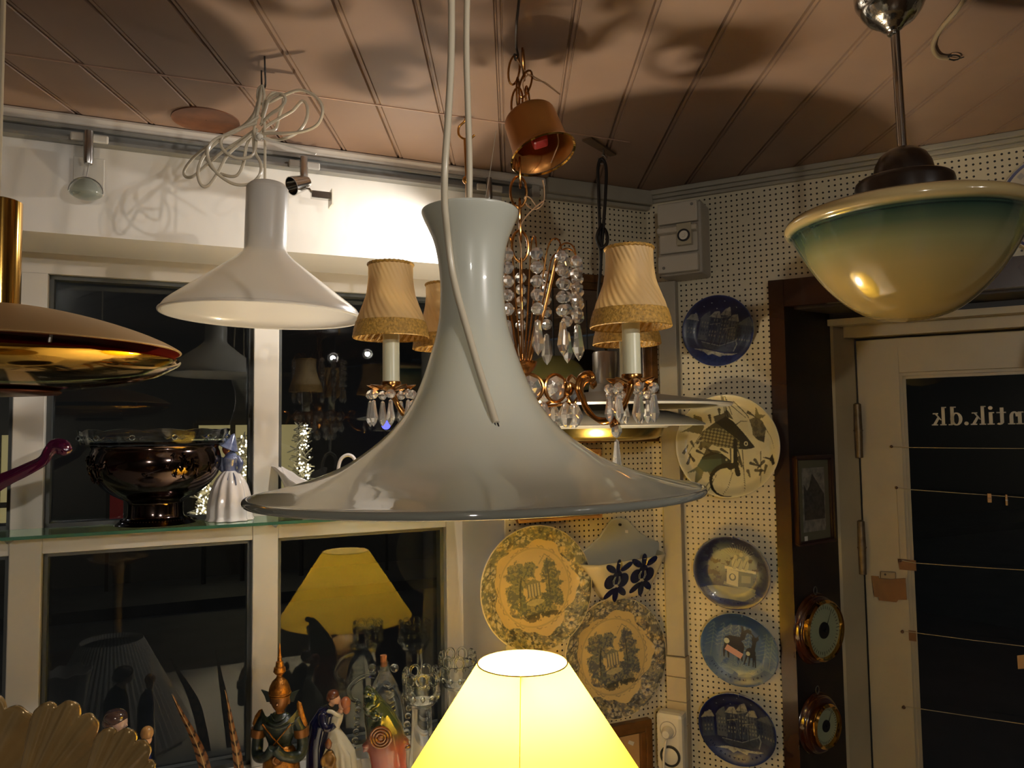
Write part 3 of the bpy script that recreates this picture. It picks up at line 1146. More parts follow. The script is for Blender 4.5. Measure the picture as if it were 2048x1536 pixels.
mb.lathe([(rpx(r, Y), bz(y)) for r, y in inn], (ax, Y), 128)
obj('red_band', mb, M_red, t, label='red painted band under the upper shade')
mb = MB()
lo = [(240, 694), (351, 716), (356, 720), (352, 726), (322, 741), (300, 752), (262, 763), (180, 775), (112, 780), (60, 781), (0.5, 781)]
mb.lathe([(rpx(r, Y), bz(y)) for r, y in lo], (ax, Y), 128)
obj('lower_dish', mb, M_mirrorbrass, t)
mb = MB()
mb.lathe([(80, 774), (116, 776), (120, 779), (116, 783), (70, 787), (0.5, 788)] if False else [(r * S, bz(y)) for r, y in [(80, 779), (116, 781), (121, 784), (116, 788), (70, 791), (0.5, 792)]], (ax, Y), 64)
obj('bottom_cap', mb, mat('dark_brass', rgb(92, 44, 28), rough=0.25, metal=0.8), t, label='dark reddish disc underneath')
for k in range(3):
    a = -0.72 + k * 2 * PI / 3
    p = Vector((ax + 322 * S * math.cos(a), Y + 322 * S * math.sin(a), bz(688)))
    mb = MB()
    mb.tube([p, p + Vector((-0.004, 0.002, bz(722) - bz(688)))], 0.0022, 8)
    obj('strut', mb, M_steel, t)
mb = MB()
mb.tube([Vector((ax, Y, bz(404))), Vector((ax, Y, CEIL))], 0.003, 8)
obj('cord', mb, M_cordwhite, t)

# ---- tiered white pendant behind the chandelier, on a black cord
Y = 1.56
S = Y / F
ax = at(1213, 780, Y).x
tz = lambda y: at(1213, y, Y).z
t = thing('pendant_lamp', 'tiered white metal pendant with a steel cap and brass base, behind the chandelier', 'pendant lamp', (ax, Y, tz(884)))
M_wm = mat('white_lacquer', rgb(160, 156, 146), rough=0.35)
mb = MB()
mb.lathe([(r * S, tz(y)) for r, y in [(0.5, 704), (25, 704), (27, 707), (27, 772), (0.5, 772)]], (ax, Y), 48)
obj('cap', mb, M_steel, t, label='brushed steel cylinder cap')
mb = MB()
mb.lathe([(r * S, tz(y)) for r, y in [(28, 768), (34, 770), (36, 784), (100, 790), (170, 800), (243, 810), (244, 812), (240, 816), (170, 812), (60, 800)]], (ax, Y), 96)
obj('top_shade', mb, M_wm, t)
mb = MB()
mb.lathe([(r * S, tz(y)) for r, y in [(120, 824), (160, 836), (190, 849), (191, 852), (187, 853), (150, 844), (110, 830)]], (ax, Y), 96)
obj('middle_shade', mb, M_wm, t)
mb = MB()
mb.lathe([(r * S, tz(y)) for r, y in [(60, 800), (66, 828), (124, 834), (128, 840), (126, 850), (116, 857)]], (ax, Y), 96)
obj('bowl', mb, mat('grey_lacquer', rgb(120, 116, 104), rough=0.35), t)
mb = MB()
mb.lathe([(r * S, tz(y)) for r, y in [(112, 852), (114, 854), (106, 872), (96, 878), (60, 881), (0.5, 882)]], (ax, Y), 96)
obj('base_dish', mb, mat('satin_brass', rgb(196, 168, 90), rough=0.25, metal=1.0), t, label='satin brass dish underneath')
hk = on_z(1207, 296, CEIL)
mb = MB()
q = lambda px, py, dy=0: at(px, py, hk.y + (Y - hk.y) * (py - 300) / 400 + dy)
mb.tube(spline([q(1202, 520), q(1199, 440), q(1197, 380), q(1196, 335), q(1203, 318), q(1212, 335), q(1211, 390), q(1207, 450), q(1203, 500)], 8), 0.0034, 10)
mb.tube(spline([q(1204, 450), q(1197, 462, -.006), q(1194, 478, -.006), q(1202, 496, -.008), q(1214, 486, -.008), q(1213, 466, -.006), q(1205, 456, .004), q(1197, 470, .008), q(1203, 505, .002)], 6), 0.0036, 10)
mb.tube(spline([q(1203, 500), q(1201, 540), q(1197, 600), at(1205, 660, Y), at(1213, 706, Y)], 6), 0.0032, 10)
obj('cord', mb, M_blackrubber, t, label='knotted black cord')
mb = MB()
p1, p2 = on_z(1174, 280, CEIL - 0.004), on_z(1226, 312, CEIL - 0.004)
d = (p2 - p1).normalized()
sd = Vector((-d.y, d.x, 0)) * 0.011
mb.prism([p1 - sd, p1 + sd, p2 + sd * 0.7, p2 - sd * 0.7], (0, 0, 0.005))
w = obj('hook_plate', mb, mat('old_wood', rgb(92, 70, 48), rough=0.6, noise=0.3, nscale=40), smooth=False)
tag(w, 'small wooden plate nailed to the ceiling above the knotted black cord', 'wood plate')
mb = MB()
z = hk.z
mb.tube([hk + Vector((0, 0, -0.003)), at(1206, 308, hk.y)] + [at(1204 + 8 * math.cos(a), 319 + 9 * math.sin(a), hk.y) for a in [-PI / 2 + 2 * PI * k / 16 for k in range(14)]], 0.0014, 8)
tag(obj('ceiling_hook', mb, M_steel), 'bright wire eye on the wooden plate holding the knotted black cord', 'hook')

# ---- cup hook with a thin brass rod running down behind the trumpet pendant
hk = on_z(932, 232, CEIL)
mb = MB()
mb.tube(spline([hk, at(929, 243, hk.y), at(918, 254, hk.y), at(918, 270, hk.y), at(929, 278, hk.y), at(942, 276, hk.y), at(949, 270, hk.y)], 6), 0.0022, 8)
tag(obj('ceiling_hook', mb, M_brassdull), 'curved brass cup hook in the ceiling beside the two grey cords', 'hook')
rd = thing('hanging_rod', 'thin brass rod hanging from the cup hook behind the trumpet pendant', 'rod', at(938, 520, hk.y))
mb = MB()
mb.tube([at(931, 277, hk.y), at(933, 320, hk.y), at(936, 410, hk.y), at(938, 520, hk.y)], 0.004, 8)
obj('rod', mb, M_brassdull, rd)
mb = MB()
mb.ball(at(933, 360, hk.y), 0.008, 10, 8)
obj('joint', mb, M_brassdull, rd)

# ---- yellow lamp in front: lit, standing on the sill
Y = 1.33
lc = at(1045, 1325, Y)
lz_top = lc.z
lz_bot = lc.z - 0.218
t = thing('table_lamp', 'lit table lamp with a glowing yellow conical shade, at the bottom of the view', 'lamp', (lc.x, lc.y, SILL))
M_shwire = mat('shade_wire', rgb(150, 120, 60), rough=0.5)
M_shade = mat_translucent('yellow_shade', rgb(226, 198, 108), rgb(250, 206, 62), 0.34, rough=0.8)
mb = MB()
mb.lathe([(0.0755, lz_top), (0.218, lz_bot)], (lc.x, lc.y), 96)
obj('lamp_shade', mb, M_shade, t, solid=0.0)
mb = MB()
for r, z in ((0.0755, lz_top), (0.218, lz_bot)):
    mb = MB()
    mb.tube([(lc.x + r * math.cos(2 * PI * j / 72), lc.y + r * math.sin(2 * PI * j / 72), z) for j in range(72)], 0.0012, 8, closed=True)
    obj('shade_ring', mb, M_shwire, t)
mb = MB()
a = math.radians(-93)
mb.tube([(lc.x + (0.0755 + 0.0006) * math.cos(a), lc.y + 0.0761 * math.sin(a), lz_top), (lc.x + 0.2186 * math.cos(a), lc.y + 0.2186 * math.sin(a), lz_bot)], 0.0022, 6, flat=0.3)
obj('seam', mb, mat_translucent('shade_seam', rgb(226, 196, 96), rgb(240, 190, 50), 0.4, rough=0.8), t)
mb = MB()
mb.ball((lc.x, lc.y, lz_top - 0.082), 0.030, 20, 14)
obj('bulb', mb, mat('bulb_glow', (1, 1, 1), emit=(1.0, 0.88, 0.68), estr=BULB_STRENGTH * 0.66), t)
mb = MB()
zb2 = SILL
mb.lathe(smoothprof([(0.001, zb2), (0.062, zb2), (0.066, zb2 + 0.008), (0.05, zb2 + 0.016), (0.045, zb2 + 0.04), (0.062, zb2 + 0.09), (0.05, zb2 + 0.14), (0.018, zb2 + 0.17), (0.012, zb2 + 0.2), (0.012, lz_top - 0.135), (0.017, lz_top - 0.133), (0.017, lz_top - 0.102), (0.001, lz_top - 0.102)], 3), (lc.x, lc.y), 40)
obj('base', mb, mat('glazed_base', rgb(120, 96, 66), rough=0.2, coat=0.4), t)
mb = MB()
for k in range(3):
    a = 2 * PI * k / 3 + 0.5
    mb.tube([(lc.x + 0.012 * math.cos(a), lc.y + 0.012 * math.sin(a), lz_top - 0.125), (lc.x + 0.045 * math.cos(a), lc.y + 0.045 * math.sin(a), lz_top - 0.07), (lc.x + 0.075 * math.cos(a), lc.y + 0.075 * math.sin(a), lz_top - 0.003)], 0.0011, 6)
obj('shade_carrier', mb, mat('carrier_wire', rgb(190, 170, 120), rough=0.4), t)

# ---- show spotlights and an added fill lamp, behind the camera


def mirrored_in(px, py, Yimg, dpl):
    """the point of the room whose reflection in the plane dpl of the window wall shows at that pixel"""
    p = at(px, py, Yimg)
    d = (p - L.O).dot(L.n) - dpl
    return p - L.n * (2 * d)


GA = mirrored_in(666, 716, 4.6, GL)
GB = mirrored_in(735, 708, 4.9, GL)
for (gp, watts, lab) in ((GA, 1.0, 'lit show spotlight behind the camera, brighter in the window reflection'), (GB, 0.55, 'lit show spotlight behind the camera, right one in the window reflection')):
    g = thing('show_spotlight', lab, 'spotlight', gp)
    aim = (at(520, 740, 1.4) - gp).normalized()
    q = aim.to_track_quat('Z', 'Y').to_matrix().to_4x4()
    mb = MB(Matrix.Translation(gp - aim * 0.02) @ q)
    mb.lathe(shell([(0.034, 0.018), (0.030, -0.02), (0.016, -0.05), (0.001, -0.055)], 0.0015), (0, 0), 32, close=True)
    obj('reflector', mb, M_chrome, g)
    mb = MB()
    mb.ball(gp - aim * 0.022, 0.012, 16, 10)
    obj('bulb', mb, mat('show_bulb_glow', (1, 1, 1), emit=(1.0, 0.96, 0.92), estr=300 * watts), g)
    mb = MB()
    mb.tube([gp - aim * 0.07, gp - aim * 0.08 + Vector((0, 0, 0.02)), Vector((gp.x + 0.06, gp.y - 0.06, CEIL))], 0.005, 8)
    obj('arm', mb, M_steel, g)
    sl = bpy.data.lights.new('show_beam', 'SPOT')
    sl.energy = SHOW_WATTS * watts
    sl.color = SHOW_COLOR
    sl.spot_size = math.radians(29)
    sl.spot_blend = 0.75
    sl.shadow_soft_size = 0.014
    so = bpy.data.objects.new('show_beam', sl)
    COL.objects.link(so)
    so.parent = g
    so.location = aim * 0.004
    so.rotation_euler = aim.to_track_quat('-Z', 'Y').to_euler()
# fill lamp added behind the camera for frontal light on pendant and walls
sx, sy, sz = 0.0, -1.60, 1.92
g = thing('fill_lamp', 'added fill lamp with a white metal shade, unseen behind the camera', 'lamp', (sx, sy, sz - 0.05))
mb = MB()
mb.ball((sx, sy, sz - 0.02), 0.045, 20, 14)
obj('bulb', mb, mat('fill_bulb_glow', (1, 1, 1), emit=(1.0, 0.93, 0.82), estr=FILL_STRENGTH), g)
mb = MB()
mb.lathe(shell([(0.03, sz + 0.09), (0.05, sz + 0.07), (0.15, sz - 0.002)], 0.003), (sx, sy), 48, close=True)
obj('metal_shade', mb, M_plastic, g)  # shade added to keep the fill light off the ceiling
mb = MB()
mb.lathe([(0.0005, sz + 0.02), (0.02, sz + 0.02), (0.028, sz + 0.088), (0.006, sz + 0.095), (0.006, CEIL - 0.02), (0.04, CEIL - 0.015), (0.045, CEIL)], (sx, sy), 24)
obj('fitting', mb, M_brassdull, g)

# ---- two lamps at the right, outside the view, seen in the mirror on the pegboard


def mirrored(px, py, Yimg):
    return mirrored_in(px, py, Yimg, 0.012)


c = mirrored(1108, 740, 3.0)
t = thing('dome_lamp', 'pale green glass dome lamp seen only in the mirror behind the chandelier', 'pendant lamp', (c.x, c.y, c.z))
mb = MB()
mb.lathe(shell(smoothprof([(0.01, c.z + 0.055), (0.05, c.z + 0.05), (0.095, c.z + 0.025), (0.125, c.z - 0.02), (0.14, c.z - 0.075)], 4), 0.004), (c.x, c.y), 48, close=True)
obj('glass_shade', mb, mat('green_glass', rgb(176, 184, 118), rough=0.2, coat=0.6), t)
mb = MB()
mb.tube([(c.x, c.y, c.z + 0.05), (c.x, c.y, CEIL)], 0.003, 8)
obj('cord', mb, M_blackrubber, t)
c = mirrored(1176, 770, 3.5)
t = thing('dome_lamp', 'black dome lamp seen only in the mirror behind the chandelier', 'pendant lamp', (c.x, c.y, c.z))
mb = MB()
mb.lathe(shell(smoothprof([(0.01, c.z + 0.16), (0.035, c.z + 0.155), (0.07, c.z + 0.11), (0.10, c.z + 0.04), (0.13, c.z - 0.04)], 4), 0.003), (c.x, c.y), 48, close=True)
obj('metal_shade', mb, mat('black_gloss', rgb(16, 17, 19), rough=0.15, coat=0.6), t)
mb = MB()
mb.tube([(c.x, c.y, c.z + 0.15), (c.x, c.y, CEIL)], 0.003, 8)
obj('cord', mb, M_blackrubber, t)

# ------------------------------------------------------------------ track and spotlights on the window wall
tr = thing('light_track', 'grey light track running under the ceiling above the window', 'light track', L.pt(0.3, CEIL - 0.05, 0.0))
mb = MB()
ut0, ut1 = U0L, L.pix(1062, 372, 0.02)[0]
zt_ = CEIL - 0.024
mb.wbox(L, ut0, ut1, zt_ - 0.006, zt_, 0.001, 0.026)
mb.wbox(L, ut0, ut1, zt_ - 0.024, zt_ - 0.006, 0.001, 0.012)
mb.wbox(L, ut0, ut1, zt_ - 0.028, zt_ - 0.022, 0.001, 0.026)
obj('rail', mb, M_greymetal, tr, smooth=False)
mb = MB()
mb.wbox(L, ut1, ut1 + 0.02, zt_ - 0.029, zt_ + 0.001, 0.0, 0.027)
obj('end_cap', mb, M_plasticgrey, tr, smooth=False, bevel=0.002)


def adapter(t, px, py):
    u, z = L.pix(px, py, 0.03)
    mb = MB()
    mb.wbox(L, u - 0.030, u + 0.032, zt_ - 0.029, zt_ - 0.014, 0.0265, 0.034)
    obj('adapter', mb, M_plasticgrey, t, smooth=False, bevel=0.003)
    return u


def stem(t, px, y0, y1, d, r, m=None):
    a, b = L.P(px, y0, d), L.P(px, y1, d)
    mb = MB()
    mb.lathe([(0.0005, a.z), (r * 0.9, a.z), (r * 0.9, a.z - 0.02), (r, a.z - 0.022), (r, b.z + 0.006), (r * 0.85, b.z), (0.0005, b.z)], (a.x, a.y), 20)
    obj('stem', mb, m or M_steel, t)
    return b


t = thing('track_spotlight', 'unlit track spotlight with a square grey plate and glass dome, nearest the left edge', 'spotlight', L.P(178, 390, 0.04))
adapter(t, 178, 262)
stem(t, 178, 262, 328, 0.036, 0.0085)
mb = MB()
u, z = L.pix(147, 312, 0.016)
u2, z2 = L.pix(208, 392, 0.016)
mb.wbox(L, u, u2, z2, z, 0.014, 0.018)
obj('back_plate', mb, M_plasticgrey, t, smooth=False, bevel=0.001)
c = L.P(172, 385, 0.036)
mb = MB()
mb.lathe(smoothprof([(0.0005, c.z + 0.026), (0.012, c.z + 0.023), (0.022, c.z + 0.012), (0.0265, c.z), (0.024, c.z - 0.006), (0.012, c.z - 0.012), (0.0005, c.z - 0.014)], 3), (c.x, c.y), 32)
obj('lens', mb, mat('frosted_lens', rgb(190, 196, 184), rough=0.12, trans=0.75, ior=1.45), t)
mb = MB()
mb.tube([c + L.u * (0.0275 * math.cos(a)) + Vector((0, 0, 0.027 * math.sin(a))) + L.n * 0.002 for a in [PI * k / 16 for k in range(17)]], 0.0012, 6)
mb.tube([L.P(178, 328, 0.036), dz(c, 0.027)], 0.0008, 6)
obj('lens_wire', mb, M_steel, t)

t = thing('track_spotlight', 'track spotlight with two small chrome reflectors, right of the tangled cord', 'spotlight', L.P(610, 405, 0.05))
adapter(t, 608, 312)
b = stem(t, 608, 314, 362, 0.036, 0.008)
T = Matrix.Translation(L.P(607, 366, 0.05)) @ L.M(0, 0, 0).to_3x3().to_4x4()
mb = MB(T @ Matrix.Rotation(math.radians(-65), 4, 'Y') @ Matrix.Rotation(math.radians(25), 4, 'X'))
mb.lathe(shell([(0.008, -0.012), (0.012, -0.010), (0.015, 0.0), (0.019, 0.03)][::-1], 0.0015), (0, 0), 28, close=True)
mb.lathe([(0.0005, -0.012), (0.009, -0.012), (0.009, -0.009)], (0, 0), 20)
obj('reflector', mb, M_chrome, t)
mb = MB()
mb.wbox(L, *[v for v in (L.pix(622, 388, 0.05)[0], L.pix(660, 388, 0.05)[0])], L.pix(640, 398, 0.05)[1], L.pix(640, 384, 0.05)[1], 0.042, 0.058)
mb.tube([L.P(608, 362, 0.04), L.P(618, 378, 0.046), L.P(626, 388, 0.05)], 0.003, 8)
obj('side_arm', mb, M_chrome, t, smooth=False, bevel=0.002)
mb = MB()
u, z = L.pix(662, 379, 0.06)
mb.wbox(L, u, u + 0.003, L.pix(662, 410, 0.06)[1], z, 0.03, 0.07)
obj('end_plate', mb, M_plastic, t, smooth=False)

sp = thing('track_spotlight', 'lit track spotlight half hidden behind the neck of the trumpet pendant', 'spotlight', L.P(990, 430, 0.09))
adapter(sp, 978, 352)
stem(sp, 978, 356, 400, 0.036, 0.007)
spos = L.P(1000, 440, 0.15)
mb = MB()
mb.tube([L.P(978, 400, 0.036), L.P(990, 415, 0.06), spos + L.u * 0.03], 0.004, 8)
obj('arm', mb, M_steel, sp)
aim = (L.P(600, 720, 0.0) - spos).normalized()
q = aim.to_track_quat('Z', 'Y').to_matrix().to_4x4()
mb = MB(Matrix.Translation(spos - aim * 0.012) @ q)
mb.lathe(shell([(0.024, 0.012), (0.020, -0.01), (0.012, -0.025), (0.001, -0.028)], 0.0015), (0, 0), 28, close=True)
obj('reflector', mb, M_plastic, sp)
ld = bpy.data.lights.new('spot_beam', 'SPOT')
ld.energy = SPOT_WATTS
ld.color = (1.0, 0.95, 0.90)
ld.spot_size = math.radians(140)
ld.spot_blend = 0.8
ld.shadow_soft_size = 0.012
lo_ = bpy.data.objects.new('spot_beam', ld)
COL.objects.link(lo_)
lo_.parent = sp
lo_.matrix_world = Matrix.Translation(spos + aim * 0.006) @ aim.to_track_quat('-Z', 'Y').to_matrix().to_4x4()
lo_.location = spos + aim * 0.006 - ORG[sp.name]
# fine nylon line hanging from the ceiling
mb = MB()
a = on_z(992, 262, CEIL)
mb.tube([a, at(980, 345, a.y), at(968, 412, a.y)], 0.0005, 5)
tag(obj('nylon_line', mb, mat('nylon', rgb(190, 186, 176), rough=0.3)), 'fine pale nylon line slanting down behind the trumpet pendant neck', 'line')

# ------------------------------------------------------------------ chandelier
CY = 1.17
CC = at(1044, 640, CY)
zc = lambda y: at(1044, y, CY).z
Z0 = CAM.z
ch = thing('chandelier', 'gilt crystal chandelier with four pleated fabric shades, behind the trumpet pendant', 'chandelier', (CC.x, CC.y, Z0 - 0.03))
cx0, cy0 = CC.x, CC.y


def link_me(name, w, h, r, m):
    mb = MB()
    mb.tube([(w * math.cos(a) * (1.0), 0, h * math.sin(a)) for a in [2 * PI * k / 20 for k in range(20)]], r, 7, closed=True)
    return mesh_of(name, mb, m, Vector((0, 0, 0)))


LK = link_me('chain_link', 0.0085, 0.024, 0.0017, M_copper)
LKb = link_me('chain_link_wide', 0.0125, 0.024, 0.0021, M_copper)
hp = on_z(1038, -2, CEIL)
mb = MB()
mb.tube(spline([hp, at(1036, 20, hp.y + 0.01), at(1033, 50, hp.y + 0.03), at(1032, 90, CY - 0.02), at(1036, 112, CY), at(1031, 120, CY), at(1029, 108, CY)], 5), 0.0018, 8)
tag(obj('ceiling_hook', mb, mat('iron', rgb(74, 66, 58), rough=0.4, metal=0.7)), 'long grey wire hook in the ceiling carrying the chandelier chain', 'hook')
for (px, py, rz, tilt, w) in ((1028, 140, 0.2, 0.15, LK), (1047, 128, 1.4, -0.3, LK), (1036, 186, 1.3, 0.0, LK), (1034, 205, 0.1, 0.1, LK), (1051, 168, 0.4, 0.35, LK), (1056, 205, 1.2, -0.25, LK),
                              (1037, 384, 0.0, 0.0, LKb), (1040, 428, 1.45, 0.0, LK), (1040, 492, 0.1, 0.0, LKb), (1041, 455, 1.5, 0.0, LK), (1040, 345, 1.5, 0.0, LK)):
    o = inst('chain_link', w, ch, at(px, py, CY), rz, 0, tilt)
# tilted cup-shaped canopy
cc = at(1069, 262, CY)
T = Matrix.Translation(cc) @ Matrix.Rotation(math.radians(-17), 4, 'Y') @ Matrix.Rotation(math.radians(-14), 4, 'X')
mb = MB(T)
kp = smoothprof([(0.004, 0.032), (0.030, 0.032), (0.038, 0.028), (0.041, 0.020), (0.043, -0.02), (0.046, -0.035), (0.050, -0.042)], 3)
mb.lathe(shell(kp, 0.0015), (0, 0), 48, close=True)
obj('canopy', mb, mat('aged_brass', rgb(168, 112, 54), rough=0.38, metal=0.75), ch, label='tilted brass canopy cup slid down the chain')
mb = MB(T)
mb.lathe([(0.051, -0.043), (0.0525, -0.045), (0.051, -0.047), (0.0485, -0.045)], (0, 0), 48, close=True)
obj('canopy_rim', mb, M_brass, ch)
mb = MB(T)
mb.box((-0.010, -0.012, -0.028), (0.014, 0.010, -0.004))
obj('wire_connector', mb, mat('red_connector', rgb(150, 34, 34), rough=0.4), ch, smooth=False, bevel=0.004, label='red connector inside the canopy')
M_flex = mat('clear_flex', rgb(206, 170, 132), rough=0.12, trans=0.5, ior=1.4)
for pl in ([(1033, 118), (1048, 140), (1068, 158), (1090, 165), (1112, 182), (1119, 188), (1098, 172), (1072, 156), (1056, 150), (1046, 170), (1060, 215)],
           [(1104, 262), (1104, 235), (1109, 232), (1113, 260), (1117, 285), (1108, 310), (1102, 325)],
           [(1085, 360), (1088, 375), (1088, 400), (1080, 414), (1066, 418), (1052, 408), (1050, 394), (1060, 396), (1072, 412)],
           [(1086, 402), (1060, 424), (1044, 445), (1038, 470), (1042, 500), (1040, 560), (1044, 640), (1046, 722)]):
    mb = MB()
    mb.tube(spline([at(x, y, CY + 0.006 * ((i % 3) - 1)) for i, (x, y) in enumerate(pl)], 7), 0.0011, 6)
    obj('flex', mb, M_flex, ch)

# central stem and the cup of the wire spray
mb = MB()
cup = [(0.5e-3, zc(722)), (0.020, zc(722)), (0.022, zc(727)), (0.018, zc(738)), (0.010, zc(750)), (0.006, zc(762)), (0.006, zc(800)), (0.012, zc(806)), (0.016, zc(815)), (0.010, zc(826)), (0.003, zc(836)), (0.5e-3, zc(838))]
mb.lathe(smoothprof(cup, 2), (cx0, cy0), 24)
obj('stem', mb, M_copper, ch)
mb = MB()
mb.lathe([(0.0025, zc(722)), (0.0025, zc(516))], (cx0, cy0), 10)
obj('centre_rod', mb, M_copper, ch)

# crystals
mb = MB()
mb.lathe([(0.0002, 0.0094), (0.0055, 0.0075), (0.0096, 0.002), (0.0096, -0.002), (0.0055, -0.0075), (0.0002, -0.0094)], (0, 0), 8)
BEAD = mesh_of('bead', mb, M_crystal, Vector((0, 0, 0)), smooth=False)
mb = MB()
mb.lathe([(0.0002, 0.0), (0.0042, -0.002), (0.0056, -0.012), (0.0090, -0.035), (0.0055, -0.044), (0.0002, -0.051)], (0, 0), 6)
DROP = mesh_of('drop', mb, M_crystal, Vector((0, 0, 0)), smooth=False)
mb = MB()
mb.lathe([(0.0002, 0.007), (0.004, 0.0055), (0.0068, 0.0015), (0.0068, -0.0015), (0.004, -0.0055), (0.0002, -0.007)], (0, 0), 8)
mb.lathe([(0.0002, -0.0078), (0.003, -0.010), (0.004, -0.018), (0.0068, -0.034), (0.004, -0.041), (0.0002, -0.046)], (0, 0), 6)
PENDANT = mesh_of('pendant_crystal', mb, M_crystal, Vector((0, 0, 0)), smooth=False)
mb = MB()
mb.lathe([(0.0002, 0.0), (0.005, -0.004), (0.0115, -0.018), (0.0115, -0.024), (0.006, -0.034), (0.0002, -0.038)], (0, 0), 8)
ALMOND = mesh_of('almond_crystal', mb, M_crystal, Vector((0, 0, 0)), smooth=False)

NS = 13
for k in range(NS):
    a = 2 * PI * k / NS + 0.12
    ca, sa = math.cos(a), math.sin(a)
    pr = [(0.012, 724), (0.022, 680), (0.036, 620), (0.050, 550), (0.058, 512), (0.067, 497), (0.077, 497), (0.084, 506), (0.087, 520)]
    mb = MB()
    mb.tube(spline([(cx0 + r * ca, cy0 + r * sa, zc(y)) for r, y in pr], 4), 0.0013, 6)
    obj('spray_wire', mb, M_copper, ch)
    p = Vector((cx0 + 0.087 * ca, cy0 + 0.087 * sa, zc(520)))
    st = inst('crystal_strand', DROP, ch, p + Vector((0, 0, -0.104)), a)
    for q in range(5):
        inst('bead', BEAD, st, p + Vector((0, 0, -0.010 - 0.0197 * q)), a + q * 0.2)

# ring of oval settings with crystals
mb = MB()
NR = 12
ring_z = zc(782)
for k in range(NR):
    a = 2 * PI * k / NR + 0.1
    c = Vector((cx0 + 0.078 * math.cos(a), cy0 + 0.078 * math.sin(a), ring_z))
    tg = Vector((-math.sin(a), math.cos(a), 0))
    mb.tube([c + tg * (0.0195 * math.cos(b)) + Vector((0, 0, 0.0195 * math.sin(b))) for b in [2 * PI * j / 20 for j in range(20)]], 0.0026, 8, closed=True)
for zz in (ring_z - 0.0185, ring_z + 0.0005):
    pass
for k in range(4):
    a = PI * k / 2 + 0.3
    mb.tube([(cx0 + r * math.cos(a), cy0 + r * math.sin(a), z) for r, z in ((0.008, zc(806)), (0.04, zc(812)), (0.076, ring_z - 0.0195))], 0.0022, 6)
obj('body_ring', mb, M_copper, ch, fix=False)
for k in range(NR):
    a = 2 * PI * k / NR + 0.1
    inst('ring_crystal', BEAD, ch, (cx0 + 0.078 * math.cos(a), cy0 + 0.078 * math.sin(a), ring_z), a, 0, PI / 2, (1.85, 1.85, 1.1))
    a2 = a + PI / NR
    inst('hanging_crystal', ALMOND, ch, (cx0 + 0.078 * math.cos(a2), cy0 + 0.078 * math.sin(a2), ring_z - 0.019), a2)
for k in range(9):
    a = 2 * PI * k / 9 + 0.3
    inst('lower_crystal', ALMOND, ch, (cx0 + 0.050 * math.cos(a), cy0 + 0.050 * math.sin(a), ring_z - 0.046), a, 0.2 * math.cos(a), 0)

